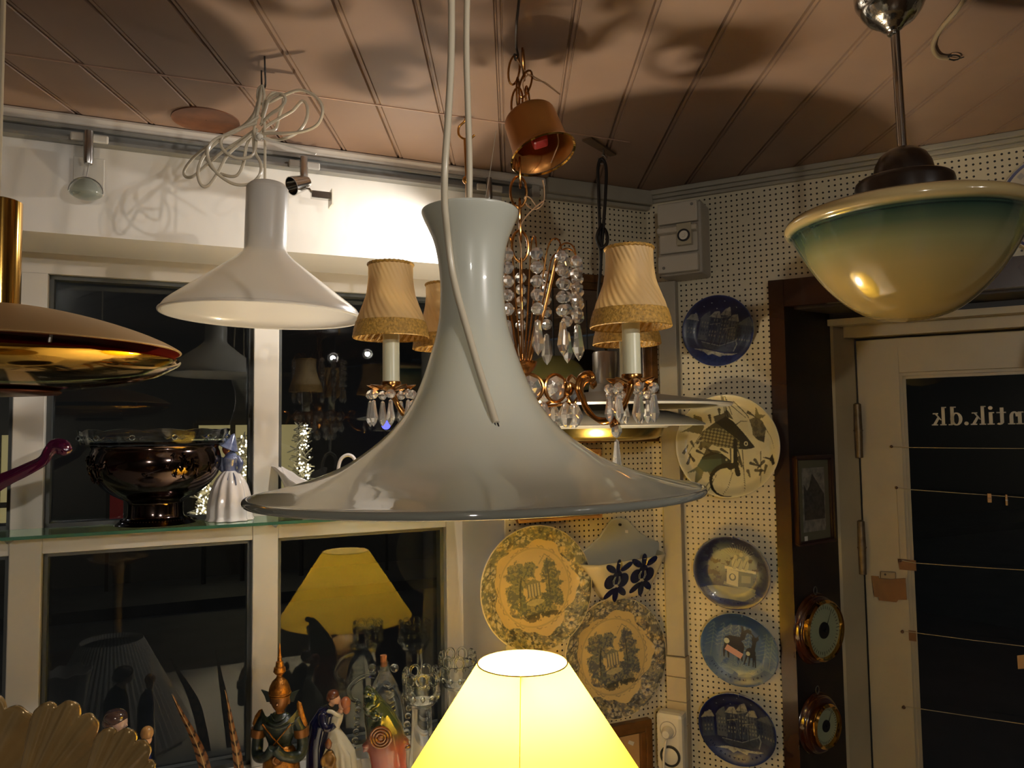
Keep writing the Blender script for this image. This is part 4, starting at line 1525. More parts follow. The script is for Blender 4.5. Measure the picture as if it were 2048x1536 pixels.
# four arms with candle, pleated shade and crystals
M_candle = mat('candle_sleeve', rgb(208, 206, 176), rough=0.35, sss=0.2)
M_silk = mat_translucent('pleated_silk', rgb(212, 178, 122), rgb(226, 186, 120), 0.25, rough=0.55)
M_braid = mat('gold_braid', rgb(200, 152, 66), rough=0.6, noise=0.55, nscale=260, bump=0.9, bscale=400)
zbo = Z0 + 0.0665
SB, ST = Z0 + 0.137, Z0 + 0.245
arm_defs = ((-42, 0.195, 0), (25, 0.188, 0), (139, 0.166, 0), (195, 0.198, 0))
for ai, (deg, rho, _) in enumerate(arm_defs):
    a = math.radians(deg)
    ca, sa = math.cos(a), math.sin(a)
    P = lambda r, z: Vector((cx0 + r * ca, cy0 + r * sa, z))
    s_ = rho / 0.195
    mb = MB()
    pts = [P(0.082, zc(780)), P(0.098 * s_, zc(779)), P(0.108 * s_, zc(795)), P(0.118 * s_, zc(822)), P(0.136 * s_, zc(842)), P(0.157 * s_, zc(844)), P(0.178 * s_, zc(824)), P(0.190 * s_, zc(797)), P(rho, zbo - 0.002)]
    sp_ = spline(pts, 5)
    rad = [0.0042 + 0.0014 * math.sin(i * 0.9) * 0.5 for i in range(len(sp_))]
    mb.tube(sp_, rad, 10)
    mb.tube(spline([P(0.110 * s_, zc(806)), P(0.104 * s_, zc(782)), P(0.110 * s_, zc(762)), P(0.124 * s_, zc(757)), P(0.130 * s_, zc(766)), P(0.125 * s_, zc(772))], 5), 0.0048, 9)
    mb.lathe([(0.0005, zc(768)), (0.008, zc(772)), (0.010, zc(782)), (0.006, zc(794)), (0.0005, zc(798))], (P(0.086, 0).x, P(0.086, 0).y), 16)
    mb.ball(P(0.166 * s_, zc(852)), (0.007, 0.007, 0.008), 12, 8)
    obj('arm', mb, M_copper, ch, fix=False)
    c = P(rho, 0)
    mb = MB()

    def petal(k, an, r, z):
        w = 1 + (0.16 * math.cos(8 * an) if r > 0.014 else 0)
        return r * w, z + (0.003 * math.cos(8 * an) if r > 0.02 else 0)
    mb.lathe([(0.0005, zbo - 0.006), (0.010, zbo - 0.005), (0.02, zbo - 0.001), (0.030, zbo - 0.002), (0.031, zbo), (0.02, zbo + 0.002), (0.010, zbo + 0.003)], (c.x, c.y), 48, mod=petal)
    mb.lathe([(0.0135, zbo + 0.001), (0.0145, zbo + 0.006), (0.0140, zbo + 0.008), (0.012, zbo + 0.008)], (c.x, c.y), 24)
    bo = obj('bobeche', mb, M_copper, ch, label='gilt leaf dish hung with crystal drops')
    for k in range(7):
        b = 2 * PI * k / 7 + 0.35 + ai * 0.3
        inst('crystal_drop', PENDANT, bo, (c.x + 0.031 * math.cos(b), c.y + 0.031 * math.sin(b), zbo - 0.011), b)
    mb = MB()
    mb.lathe([(0.0005, zbo + 0.005), (0.0123, zbo + 0.005), (0.0120, SB + 0.012), (0.0110, SB + 0.016), (0.0005, SB + 0.016)], (c.x, c.y), 28)
    obj('candle_sleeve', mb, M_candle, ch)
    H = ST - SB

    def pleat(k, an, r, z):
        tt = (z - SB) / H
        return r * (1 + 0.017 * math.cos(30 * (an + 1.5 * tt))), z
    mb = MB()
    pf = [(0.0320, 1.0), (0.0320, 0.9), (0.0323, 0.79), (0.0350, 0.60), (0.0388, 0.49), (0.0430, 0.385), (0.0468, 0.29), (0.0503, 0.18), (0.0528, 0.08), (0.0535, 0.02)]
    mb.lathe([(r, SB + H * q) for r, q in smoothprof(pf, 4)], (c.x, c.y), 150, mod=pleat)
    sh = obj('candle_shade', mb, M_silk, ch)
    mb = MB()
    zz = SB + H * 0.02

    def scal(k, an, r, z):
        return r + 0.0003 * math.cos(24 * an + 300 * z), z
    mb.lathe([(0.0490, zz + 0.0215), (0.0503, zz + 0.022), (0.0535, zz + 0.011), (0.0553, zz - 0.001), (0.0540, zz - 0.002), (0.0522, zz + 0.010)], (c.x, c.y), 120, close=True, mod=scal)
    obj('braid', mb, M_braid, sh)
    mb = MB()
    mb.tube([(c.x + 0.0322 * math.cos(2 * PI * j / 60), c.y + 0.0322 * math.sin(2 * PI * j / 60), ST + 0.0004 * math.cos(j * PI)) for j in range(60)], 0.0022, 8, closed=True)
    obj('top_braid', mb, M_braid, sh)
    mb = MB()
    for j in range(3):
        b = 2 * PI * j / 3
        mb.tube([(c.x + 0.010 * math.cos(b), c.y + 0.010 * math.sin(b), SB + 0.015), (c.x + 0.031 * math.cos(b), c.y + 0.031 * math.sin(b), ST - 0.004)], 0.0008, 5)
    mb.ball((c.x, c.y, SB + 0.035), (0.012, 0.012, 0.022), 14, 10)
    obj('candle_bulb', mb, mat('unlit_bulb', rgb(210, 200, 180), rough=0.2, trans=0.6), ch)
    if ai == 0:
        pd = P(0.168, zc(858))
        o = inst('arm_drop', PENDANT, ch, pd + Vector((0, 0, -0.004)), 0.3, scale=(1.15, 1.15, 1.5))

# ------------------------------------------------------------------ things on the pegboard walls


def frame_on(fr, name, label, cat, u0, u1, z0, z1, w, m, fill, d=0.02, matw=0.0, matm=None, fillname='picture', dglass=0.006):
    t = thing(name, label, cat, fr.pt((u0 + u1) / 2, z0, 0))
    mb = MB()
    # mitred moulding with a stepped profile
    for dd, a, b in ((d, 0.0, w * 0.55), (d * 0.7, w * 0.5, w)):
        mb.wbox(fr, u0 + a, u1 - a, z1 - b, z1 - a, 0.0005, dd)
        mb.wbox(fr, u0 + a, u1 - a, z0 + a, z0 + b, 0.0005, dd)
        mb.wbox(fr, u0 + a, u0 + b, z0 + b, z1 - b, 0.0005, dd)
        mb.wbox(fr, u1 - b, u1 - a, z0 + b, z1 - b, 0.0005, dd)
    obj('frame', mb, m, t, smooth=False, bevel=0.002)
    if matm:
        mb = MB()
        a = w * 0.9
        mb.wbox(fr, u0 + a, u1 - a, z0 + a, z1 - a, 0.001, dglass - 0.002)
        obj('mount', mb, matm, t, smooth=False)
    mb = MB()
    a = w * 0.9 + matw
    mb.wbox(fr, u0 + a, u1 - a, z0 + a, z1 - a, 0.001, dglass)
    obj(fillname, mb, fill, t, smooth=False)
    return t


um0, um1 = L.pix(1016, 700, 0.012)[0], L.pix(1313, 700, 0.02)[0]
zm1 = L.pix(1180, 549, 0.02)[1]
zm0 = L.pix(1180, 886, 0.02)[1]
frame_on(L, 'mirror', 'brown and gilt framed mirror on the pegboard behind the chandelier', 'mirror', um0, um1, zm0, zm1, 0.034,
         mat('gilt_brown', rgb(112, 78, 42), rough=0.3, metal=0.3, noise=0.5, nscale=60), mat('mirror_silver', (0.82, 0.83, 0.82), rough=0.02, metal=1.0), d=0.024, fillname='mirror_glass', dglass=0.012)
u0, z0 = L.pix(1036, 1047, 0.01)
u1, z1 = L.pix(1201, 897, 0.01)
frame_on(L, 'framed_picture', 'light wood framed picture mostly hidden by the trumpet pendant rim', 'picture', u0, u1, z0, z1, 0.013, mat('light_wood', rgb(178, 138, 92), rough=0.4, noise=0.3, nscale=30), mat('aged_paper', rgb(196, 180, 150), rough=0.6), d=0.014)
u0, _ = L.pix(1175, 1470, 0.01)
u1, z1 = L.pix(1304, 1438, 0.02)
t = frame_on(L, 'framed_picture', 'brown wood framed picture behind the right side of the yellow lampshade', 'picture', u0, u1, z1 - 0.26, z1, 0.028, mat('brown_frame', rgb(112, 76, 40), rough=0.4, noise=0.4, nscale=30), mat('tan_paper', rgb(186, 150, 104), rough=0.6), d=0.02)
mb = MB()
u, z = L.pix(1262, 1487, 0.008)
mb.prism([L.pt(u - 0.008, z + 0.001, 0.0065), L.pt(u + 0.006, z - 0.007, 0.0065), L.pt(u + 0.010, z + 0.001, 0.0065), L.pt(u - 0.004, z + 0.008, 0.0065)], L.n * 0.0006)
obj('price_sticker', mb, M_plastic, t, smooth=False)

# timer box at the top of the corner
DB = 0.10
u0, u1 = R.pix(1314, 470, DB)[0], R.pix(1394, 470, DB)[0]
z1 = (R.pix(1314, 408, DB)[1] + R.pix(1390, 393, DB)[1]) / 2
z0 = (R.pix(1322, 552, DB)[1] + R.pix(1397, 541, DB)[1]) / 2
t = thing('timer_box', 'grey-white distribution box with a timer dial, high in the corner', 'timer box', R.pt((u0 + u1) / 2, z0, 0))
mb = MB()
mb.wbox(R, u0 - 0.004, u1 + 0.006, z0, z1, 0.0005, DB - 0.02)
obj('case', mb, mat('box_plastic', rgb(166, 158, 144), rough=0.4), t, smooth=False, bevel=0.006)
mb = MB()
hh = z1 - z0
mb.wbox(R, u0, u1, z0 + hh * 0.70, z1 - 0.002, DB - 0.022, DB - 0.006)
mb.wbox(R, u0, u1, z0 + 0.004, z0 + hh * 0.26, DB - 0.022, DB)
mb.wbox(R, u0 + 0.002, u1 - 0.002, z0 + hh * 0.30, z0 + hh * 0.67, DB - 0.022, DB - 0.010)
mb.prism([R.pt(u0, z0 + hh * 0.55, DB - 0.012), R.pt(u0, z0 + hh * 0.67, DB - 0.012), R.pt(u0, z0 + hh * 0.64, DB + 0.004), R.pt(u0, z0 + hh * 0.57, DB + 0.004)], R.u * (u1 - u0))
obj('cover', mb, mat('cover_plastic', rgb(190, 182, 166), rough=0.35), t, smooth=False, bevel=0.003)
ud, zd = R.pix(1369, 469, DB)
mb = MB()
mb.wbox(R, ud - 0.017, ud + 0.017, zd - 0.024, zd + 0.026, DB - 0.012, DB + 0.006)
tm = obj('timer', mb, mat('timer_face', rgb(176, 166, 140), rough=0.3), t, smooth=False, bevel=0.001)
M_ring = mat('dial_black', rgb(34, 34, 36), rough=0.4)
mb = MB(R.M(ud, zd - 0.003, DB + 0.006))
mb.lathe([(0.0105, 0), (0.0105, 0.004), (0.0145, 0.004), (0.0145, 0)], (0, 0), 32)
obj('dial_ring', mb, M_ring, tm)
mb = MB(R.M(ud, zd - 0.003, DB + 0.006))
mb.lathe([(0.0005, 0.005), (0.004, 0.005), (0.0045, 0.003), (0.0104, 0.003), (0.0104, 0)], (0, 0), 32)
obj('dial_knob', mb, M_plastic, tm)
for (uu, zz) in ((u1 - 0.012, z1 - 0.012), (u0 + 0.014, z0 + 0.016)):
    mb = MB(R.M(uu, zz, DB - 0.006 if zz > z0 + 0.05 else DB))
    mb.lathe([(0.0005, 0.0012), (0.0032, 0.0012), (0.0036, 0)], (0, 0), 16)
    obj('screw', mb, M_greymetal, t)

# cable duct down the corner with segmented lower end
ua = R.pix(1326, 1040, 0.03)[0]
ub_ = R.pix(1362, 1040, 0.03)[0]
zj = R.pix(1345, 1312, 0.03)[1]
t = thing('cable_duct', 'white cable duct running down the pegboard corner below the timer box', 'cable duct', R.pt((ua + ub_) / 2, SILL - 0.1, 0))
mb = MB()
mb.wbox(R, ua, ub_, zj, z0 - 0.001, 0.0005, 0.028)
obj('cover', mb, M_greytrim, t, smooth=False, bevel=0.002)
zz = zj
for k, hgt_ in enumerate((0.046, 0.056, 0.052, 0.3)):
    mb = MB()
    mb.wbox(R, ua - 0.001, ub_ + 0.003, max(zz - hgt_, SILL - 0.1), zz - 0.0012, 0.0005, 0.034)
    obj('duct_block', mb, mat('duct_paint', rgb(186, 172, 144), rough=0.5, noise=0.08, nscale=20), t, smooth=False, bevel=0.0015)
    zz -= hgt_

# plug-in timer at the foot of the duct
DT = 0.075
u0, u1 = R.pix(1312, 1480, DT)[0], R.pix(1366, 1480, DT)[0]
z1 = R.pix(1338, 1427, DT)[1]
z0 = R.pix(1345, 1548, DT)[1]
t = thing('plug_timer', 'white plug-in timer socket with a plug, at the foot of the cable duct', 'socket timer', R.pt((u0 + u1) / 2, z0, 0))
mb = MB()
mb.wbox(R, u0, u1, z0, z1, 0.0345, DT)
obj('case', mb, M_plastic, t, smooth=False, bevel=0.010)
us, zs_ = R.pix(1336, 1460, DT)
mb = MB(R.M(us, zs_, DT - 0.012))
mb.lathe([(0.0005, 0.001), (0.017, 0.001), (0.0175, 0.0125), (0.0195, 0.0130), (0.0195, 0.008)], (0, 0), 32)
obj('socket', mb, M_plasticgrey, t)
mb = MB(R.M(us, zs_ - 0.004, DT - 0.006))
mb.lathe([(0.0005, 0.026), (0.008, 0.026), (0.011, 0.022), (0.014, 0.006), (0.014, 0)], (0, 0), 24)
pl = obj('plug', mb, M_plastic, t)
mb = MB()
p = R.pt(us, zs_ - 0.016, DT + 0.012)
mb.tube(spline([p, p + Vector((0, 0, -0.012)) - R.u * 0.003, p + Vector((0, 0, -0.05)) - R.u * 0.007 + R.n * 0.004, p + Vector((0, 0, -0.12)) - R.u * 0.008, p + Vector((0, 0, -0.3)) - R.u * 0.012 - R.n * 0.01], 6), 0.003, 8)
obj('plug_cable', mb, M_plastic, pl)
ud, zd = R.pix(1341, 1512, DT)
mb = MB(R.M(ud, zd, DT))
mb.lathe([(0.0185, 0), (0.0185, 0.004), (0.0235, 0.004), (0.0235, 0)], (0, 0), 40)
obj('dial_ring', mb, M_ring, t)
mb = MB(R.M(ud, zd, DT))
mb.lathe([(0.0005, 0.005), (0.016, 0.005), (0.0184, 0.0035), (0.0184, 0)], (0, 0), 40)
obj('dial', mb, M_plastic, t)

# ------------------------------------------------------------------ dark door lining: picture and two barometers
PO = R.pt(uc1, 0, 0)
PE = R.pt(up1, 0, D1)
PN = Fr(PO, PE)
u0 = PN.pix(1592, 1000, 0.008)[0]
u1 = PN.pix(1671, 1000, 0.014)[0]
z1 = PN.pix(1630, 910, 0.01)[1]
z0 = PN.pix(1630, 1089, 0.01)[1]
M_mount = mat('grey_mount', rgb(96, 92, 70), rough=0.6)
M_print = mat('engraving', rgb(136, 130, 116), rough=0.6, noise=0.6, nscale=60)
t = frame_on(PN, 'framed_print', 'small dark framed print of a gabled house, on the door lining above the barometers', 'picture', u0, u1, z0, z1, 0.010, mat('thin_dark_frame', rgb(52, 30, 20), rough=0.3), M_print, d=0.014, matw=0.020, matm=M_mount)
uc = (u0 + u1) / 2
zcn = (z0 + z1) / 2
mb = MB()
w = (u1 - u0) * 0.27
hz = (z1 - z0)
q = lambda a, b: PN.pt(uc + a * w, zcn + b * hz * 0.5, 0.0062)
mb.prism([q(-1, -.45), q(1, -.45), q(1, .1), q(.72, .22), q(.35, .38), q(-.15, .58), q(-.45, .3), q(-.7, .2), q(-1, .35)], PN.n * 0.0004)
gh = obj('printed_house', mb, mat('ink_dark', rgb(70, 66, 58), rough=0.6, noise=0.5, nscale=120), t, smooth=False)
mb = MB()
mb.prism([q(-1.1, -.92), q(-.8, -.92), q(-.8, -.80), q(-1.1, -.80)], PN.n * 0.0005)
obj('price_sticker', mb, M_plastic, t, smooth=False)
M_mahog = mat('mahogany', rgb(62, 27, 15), rough=0.22, coat=0.6, noise=0.4, nscale=10)
M_dial = mat('enamel_dial', rgb(150, 156, 122), rough=0.3)
for (px, py, rr, rq, lab) in ((1636, 1258, 0.076, 0.88, 'round mahogany barometer with a brass rim, upper of the two by the door'), (1640, 1448, 0.065, 0.74, 'round mahogany barometer with a brass rim, lower of the two by the door')):
    u, z = PN.pix(px, py, 0.01)
    t = thing('barometer', lab, 'barometer', PN.pt(u, z - rr, 0))
    B = PN.M(u, z, 0.0005)
    mb = MB(B)
    mb.lathe(smoothprof([(0.0005, 0.0), (rr * 0.97, 0.0), (rr, 0.006), (rr * 0.97, 0.014), (rr * 0.93, 0.016), (rr * 0.90, 0.019), (rr * 0.7, 0.021), (0.0005, 0.021)], 2), (0, 0), 64)
    obj('case', mb, M_mahog, t)
    mb = MB(B)
    ri = rr * rq
    mb.lathe([(ri, 0.012), (ri + 0.001, 0.030), (ri - 0.003, 0.034), (ri - 0.006, 0.032), (ri - 0.008, 0.024)], (0, 0), 64)
    obj('brass_rim', mb, M_brass, t)
    mb = MB(B)
    mb.lathe([(0.0005, 0.0245), (ri - 0.006, 0.0245), (ri - 0.006, 0.018)], (0, 0), 48)
    dl = obj('dial', mb, M_dial, t)
    mb = MB(B)
    mb.lathe([(0.0005, 0.0265), (ri * 0.27, 0.0265), (ri * 0.28, 0.0245)], (0, 0), 32)
    obj('movement', mb, M_dark, dl, label='dark open centre of the dial')
    mb = MB(B)
    for k in range(40):
        a = 2 * PI * k / 40
        r0, r1 = ri * 0.70, ri * (0.80 if k % 5 else 0.86)
        dn = 0.0006
        c_, s_ = math.cos(a), math.sin(a)
        mb.prism([(r0 * c_ - dn * s_, r0 * s_ + dn * c_, 0.0247), (r1 * c_ - dn * s_, r1 * s_ + dn * c_, 0.0247), (r1 * c_ + dn * s_, r1 * s_ - dn * c_, 0.0247), (r0 * c_ + dn * s_, r0 * s_ - dn * c_, 0.0247)], (0, 0, 0.0003))
    obj('scale_marks', mb, M_dark, dl, smooth=False)
    mb = MB(B)
    mb.prism([(-0.001, 0, 0.0285), (0.001, 0, 0.0285), (ri * 0.35, ri * 0.62, 0.0285)], (0, 0, 0.0006))
    mb.lathe([(0.0005, 0.031), (0.003, 0.030), (0.003, 0.0265)], (0, 0), 12)
    obj('pointer', mb, M_dark, dl, smooth=False)
    mb = MB(B)
    mb.tube([(0.006 * math.cos(a), rr + 0.009 + 0.009 * math.sin(a), 0.006) for a in [2 * PI * k / 18 for k in range(18)]], 0.0012, 6, closed=True)
    obj('hanging_ring', mb, M_steel, t)

# ------------------------------------------------------------------ cords, pegs and tape on the door
M_string = mat('twine', rgb(170, 154, 120), rough=0.7)
M_tape = mat('brown_tape', rgb(122, 84, 42), rough=0.35, noise=0.2, nscale=30)
M_peg_wood = mat('peg_wood', rgb(196, 150, 92), rough=0.5)
DS = D2 + 0.004
for i, (pl, lab) in enumerate((
        ([(1783, 893), (1815, 895), (1900, 896), (2060, 897)], 'topmost cord stretched across the door glass'),
        ([(1793, 975), (1820, 979), (1930, 987), (2060, 996)], 'second cord across the door glass, with two clothes pegs'),
        ([(1800, 1120), (1830, 1126), (1930, 1133), (2060, 1141)], 'third cord across the door glass, from the striped tape'),
        ([(1805, 1262), (1850, 1268), (1950, 1281), (2060, 1294)], 'fourth cord across the door glass'),
        ([(1808, 1413), (1850, 1419), (1950, 1434), (2060, 1450)], 'lowest cord across the door glass'))):
    t = thing('display_cord', lab, 'cord', R.P(*pl[0], DS))
    mb = MB()
    pts = [R.P(px, py, DS) for px, py in pl]
    pts.append(R.pt(UD1 - 0.06, pts[-1].z + (pts[-1].z - pts[-2].z) * 2.0, DS))
    mb.tube(pts, 0.0009, 6)
    obj('cord', mb, M_string, t)
    mb = MB()
    c = R.P(*pl[0], DS - 0.003)
    mb.tube([c, c + R.n * 0.009], [0.0028, 0.0018], 8)
    mb.ball(c + R.n * 0.008, 0.0036, 10, 8)
    obj('nail', mb, mat('rusty_nail', rgb(92, 62, 38), rough=0.5), t)
mb = MB()
mb.tube([R.P(1793, 978, D2 + 0.001), R.P(1797, 1060, D2 + 0.001), R.P(1800, 1118, D2 + 0.001)], 0.0008, 5)
tag(obj('string_end', mb, M_string), 'loose string hanging down the door stile between the second and third cords', 'string')
for (px, py, w, h, lab) in ((1979, 996, 0.008, 0.020, 'orange-brown clothes peg on the second cord, left one'), (2013, 1000, 0.004, 0.024, 'thin pale clothes peg on the second cord, right one')):
    u, z = R.pix(px, py, DS + 0.001)
    t = thing('clothes_peg', lab, 'clothes peg', R.pt(u, z, DS))
    for s_ in (-1, 1):
        mb = MB()
        mb.wbox(R, u - w / 2, u + w / 2, z - h / 2, z + h / 2, DS + 0.001 if s_ > 0 else DS - 0.006, DS + 0.006 if s_ > 0 else DS - 0.001)
        obj('jaw', mb, M_peg_wood, t, smooth=False, bevel=0.001)
    mb = MB()
    mb.tube([R.pt(u - w / 2, z, DS + 0.007), R.pt(u + w / 2, z, DS + 0.007), R.pt(u + w / 2, z, DS - 0.007), R.pt(u - w / 2, z, DS - 0.007)], 0.0006, 5, closed=True)
    obj('spring', mb, M_steel, t)


def patch(name, label, cat, px, d, m, th=0.0006):
    mb = MB()
    mb.prism([R.P(x, y, d) for x, y in px], R.n * th)
    return tag(obj(name, mb, m, smooth=False), label, cat)


patch('tape_strip', 'striped brown tape at the end of the third cord', 'tape', [(1795, 1117), (1832, 1121), (1833, 1142), (1799, 1139)], D2 + 0.0012, M_tape)
patch('tape_strip', 'brown tape at the end of the fourth cord', 'tape', [(1817, 1260), (1832, 1262), (1833, 1283), (1818, 1281)], D2 + 0.0012, M_tape)
t = patch('tape_strip', 'large patch of brown tape over the metal catch beside the door hinge', 'tape', [(1743, 1151), (1758, 1152), (1758, 1156), (1782, 1158), (1811, 1156), (1814, 1199), (1797, 1199), (1793, 1204), (1758, 1200), (1758, 1194), (1749, 1193)], D2 + 0.006, M_tape, 0.004)
patch('paper_tag', 'small orange paper tag on the door glass at the right edge', 'paper tag', [(2034, 1311), (2060, 1308), (2062, 1336), (2036, 1338)], D2 - 0.020, M_peg_wood)
u, z = R.pix(1776, 1150, D2 + 0.004)
t = thing('door_catch', 'small metal catch poking out above the large patch of brown tape', 'catch', R.pt(u, z, D2))
mb = MB()
mb.wbox(R, u - 0.017, u + 0.017, z - 0.03, z + 0.008, D2 + 0.0002, D2 + 0.006)
obj('plate', mb, mat('aged_steel', rgb(140, 124, 98), rough=0.4, metal=0.5), t, smooth=False, bevel=0.002)
mb = MB(R.M(u - 0.006, z + 0.001, D2 + 0.006))
mb.lathe([(0.0005, 0.0012), (0.002, 0.0012), (0.0024, 0)], (0, 0), 12)
obj('screw', mb, M_dark, t)

# ------------------------------------------------------------------ decorated plates: glaze patterns worked out per vertex


def vnoise(x, y, seed=0):
    xi, yi = np.floor(x).astype(np.int64), np.floor(y).astype(np.int64)
    xf, yf = x - xi, y - yi
    xf, yf = xf * xf * (3 - 2 * xf), yf * yf * (3 - 2 * yf)

    def h(a, b):
        n = (a * 374761393 + b * 668265263 + seed * 974711) & 0x7fffffff
        n = ((n ^ (n >> 13)) * 1274126177) & 0x7fffffff
        return ((n ^ (n >> 16)) & 0xffff) / 65535.0
    return (h(xi, yi) * (1 - xf) + h(xi + 1, yi) * xf) * (1 - yf) + (h(xi, yi + 1) * (1 - xf) + h(xi + 1, yi + 1) * xf) * yf


def fbm(x, y, s, seed=0, o=4):
    v, a, t = 0, 1.0, 0
    for k in range(o):
        v = v + a * vnoise(x * s * 2 ** k + 50, y * s * 2 ** k + 50, seed + k)
        t += a
        a *= 0.55
    return v / t


class Paint:
    def __init__(s, X, Y, base):
        s.X, s.Y = X, Y
        s.C = np.tile(np.array(base, float), (len(X), 1))

    def put(s, m, col, al=1.0):
        m = np.clip(m.astype(float) * al, 0, 1)[:, None]
        s.C = s.C * (1 - m) + np.array(col)[None, :] * m

    def ell(s, cx, cy, rx, ry, rot=0.0):
        c, n = math.cos(rot), math.sin(rot)
        x, y = s.X - cx, s.Y - cy
        return ((x * c + y * n) / rx) ** 2 + ((-x * n + y * c) / ry) ** 2 < 1

    def soft(s, cx, cy, rx, ry):
        return np.exp(-(((s.X - cx) / rx) ** 2 + ((s.Y - cy) / ry) ** 2) * 2)

    def poly(s, pts):
        ins = np.zeros(len(s.X), bool)
        n = len(pts)
        for i in range(n):
            (x1, y1), (x2, y2) = pts[i], pts[(i + 1) % n]
            if y1 == y2:
                continue
            c = ((y1 > s.Y) != (y2 > s.Y)) & (s.X < (x2 - x1) * (s.Y - y1) / (y2 - y1) + x1)
            ins ^= c
        return ins

    def line(s, pts, w, w2=None):
        m = np.zeros(len(s.X), bool)
        n = len(pts) - 1
        for i in range(n):
            (x1, y1), (x2, y2) = pts[i], pts[i + 1]
            dx, dy = x2 - x1, y2 - y1
            t = np.clip(((s.X - x1) * dx + (s.Y - y1) * dy) / (dx * dx + dy * dy + 1e-12), 0, 1)
            ww = w if w2 is None else w + (w2 - w) * ((i + t) / n)
            m |= (s.X - x1 - t * dx) ** 2 + (s.Y - y1 - t * dy) ** 2 < ww * ww
        return m


def plate_mesh(name, rad, depth, paint, m, flat=0.62, nr=110, na=300, clip=None):
    """dished plate facing +z; the front is painted by paint(x, y) with x, y in -1..1"""
    vs, fs = [], []
    rr = [0.0] + [(k + 1) / nr for k in range(nr)]

    def prof(q):
        if q < flat:
            return 0.0
        t = (q - flat) / (1 - flat)
        return depth * (t * t * (3 - 2 * t) * 0.75 + 0.25 * t)
    X, Yv = [0.0], [0.0]
    vs.append((0, 0, 0.004))
    for k in range(1, nr + 1):
        q = rr[k]
        for j in range(na):
            a = 2 * PI * j / na
            x, y = q * math.cos(a), q * math.sin(a)
            X.append(x)
            Yv.append(y)
            vs.append((x * rad, y * rad, 0.004 + prof(q)))
    for j in range(na):
        fs.append((0, 1 + j, 1 + (j + 1) % na))
    for k in range(nr - 1):
        for j in range(na):
            j2 = (j + 1) % na
            fs.append((1 + k * na + j, 1 + (k + 1) * na + j, 1 + (k + 1) * na + j2, 1 + k * na + j2))
    nf = len(vs)
    # rim and back
    o = 1 + (nr - 1) * na
    for (q, z) in ((1.006, 0.004 + depth - 0.0015), (1.0, 0.004 + depth - 0.003), (flat, 0.001), (flat * 0.8, 0.0)):
        b = len(vs)
        for j in range(na):
            a = 2 * PI * j / na
            vs.append((q * rad * math.cos(a), q * rad * math.sin(a), z))
        for j in range(na):
            j2 = (j + 1) % na
            fs.append((o + j, b + j, b + j2, o + j2))
        o = b
    fs.append(tuple(o + j for j in range(na))[::-1])
    me = bpy.data.meshes.new(name)
    me.from_pydata(vs, [], fs)
    me.materials.append(m)
    me.polygons.foreach_set('use_smooth', [True] * len(me.polygons))
    X, Yv = np.array(X), np.array(Yv)
    C = paint(X, Yv)
    edge = C[-na:]
    full = np.ones((len(vs), 4))
    full[:nf, :3] = C
    for k in range(4):
        full[nf + k * na:nf + (k + 1) * na, :3] = edge
    at_ = me.color_attributes.new('pattern', 'FLOAT_COLOR', 'POINT')
    at_.data.foreach_set('color', full.astype(np.float32).ravel())
    me.update()
    return me


def hang_plate(name, label, cat, fr, px, py, rad, depth, paint, m, group=None, tilt=0.0, spin=0.0, d=0.004, flat=0.62, clips=0, clipm=None):
    d = d + rad * flat * abs(math.sin(tilt)) + (0.002 if tilt else 0.0)
    u, z = fr.pix(px, py, d + 0.012)
    root = thing(name, label, cat, fr.pt(u, z, d), group)
    me = plate_mesh(name, rad, depth, paint, m, flat)
    o = bpy.data.objects.new('plate_body', me)
    COL.objects.link(o)
    o.parent = root
    T = fr.M(0, 0, 0).to_3x3().to_4x4() @ Matrix.Rotation(tilt, 4, 'X') @ Matrix.Rotation(spin, 4, 'Z')
    o.matrix_local = T
    ORG[o.name] = Vector((0, 0, 0))
    W = Matrix.Translation(Vector(fr.pt(u, z, d))) @ T
    for k, a in enumerate(([1.15, 1.95, 4.1, 5.3] if clips == 4 else [1.57, 4.5, 5.0][:clips])):
        mb = MB(W)
        ca, sa = math.cos(a), math.sin(a)
        mb.tube([(rad * q * ca, rad * q * sa, zz) for q, zz in ((0.90, 0.0), (1.012, 0.003 + depth * 0.6), (1.02, 0.005 + depth), (0.985, 0.0065 + depth), (0.94, 0.006 + depth * 0.86))], 0.0009, 6)
        obj('plate_hanger', mb, clipm or M_steel, root)
    return root, W


M_glaze = mat_attr('decorated_glaze', 0.34, 0.12)
N0, N1, N2, NW = rgb(8, 14, 58), rgb(22, 40, 106), rgb(62, 78, 110), rgb(150, 156, 160)


def night(X, Y, top=N0, bot=(0.02, 0.04, 0.16), seed=0):
    p = Paint(X, Y, top)
    g = np.clip((0.2 - Y) * 0.9, 0, 1)
    p.put(g, bot, 0.8)
    p.put(fbm(X, Y, 5, seed) > 0.6, N1, 0.2)
    r = np.sqrt(X * X + Y * Y)
    p.put(r > 0.96, N1, 0.6)
    p.put(r > 0.995, rgb(150, 156, 170), 0.8)
    return p


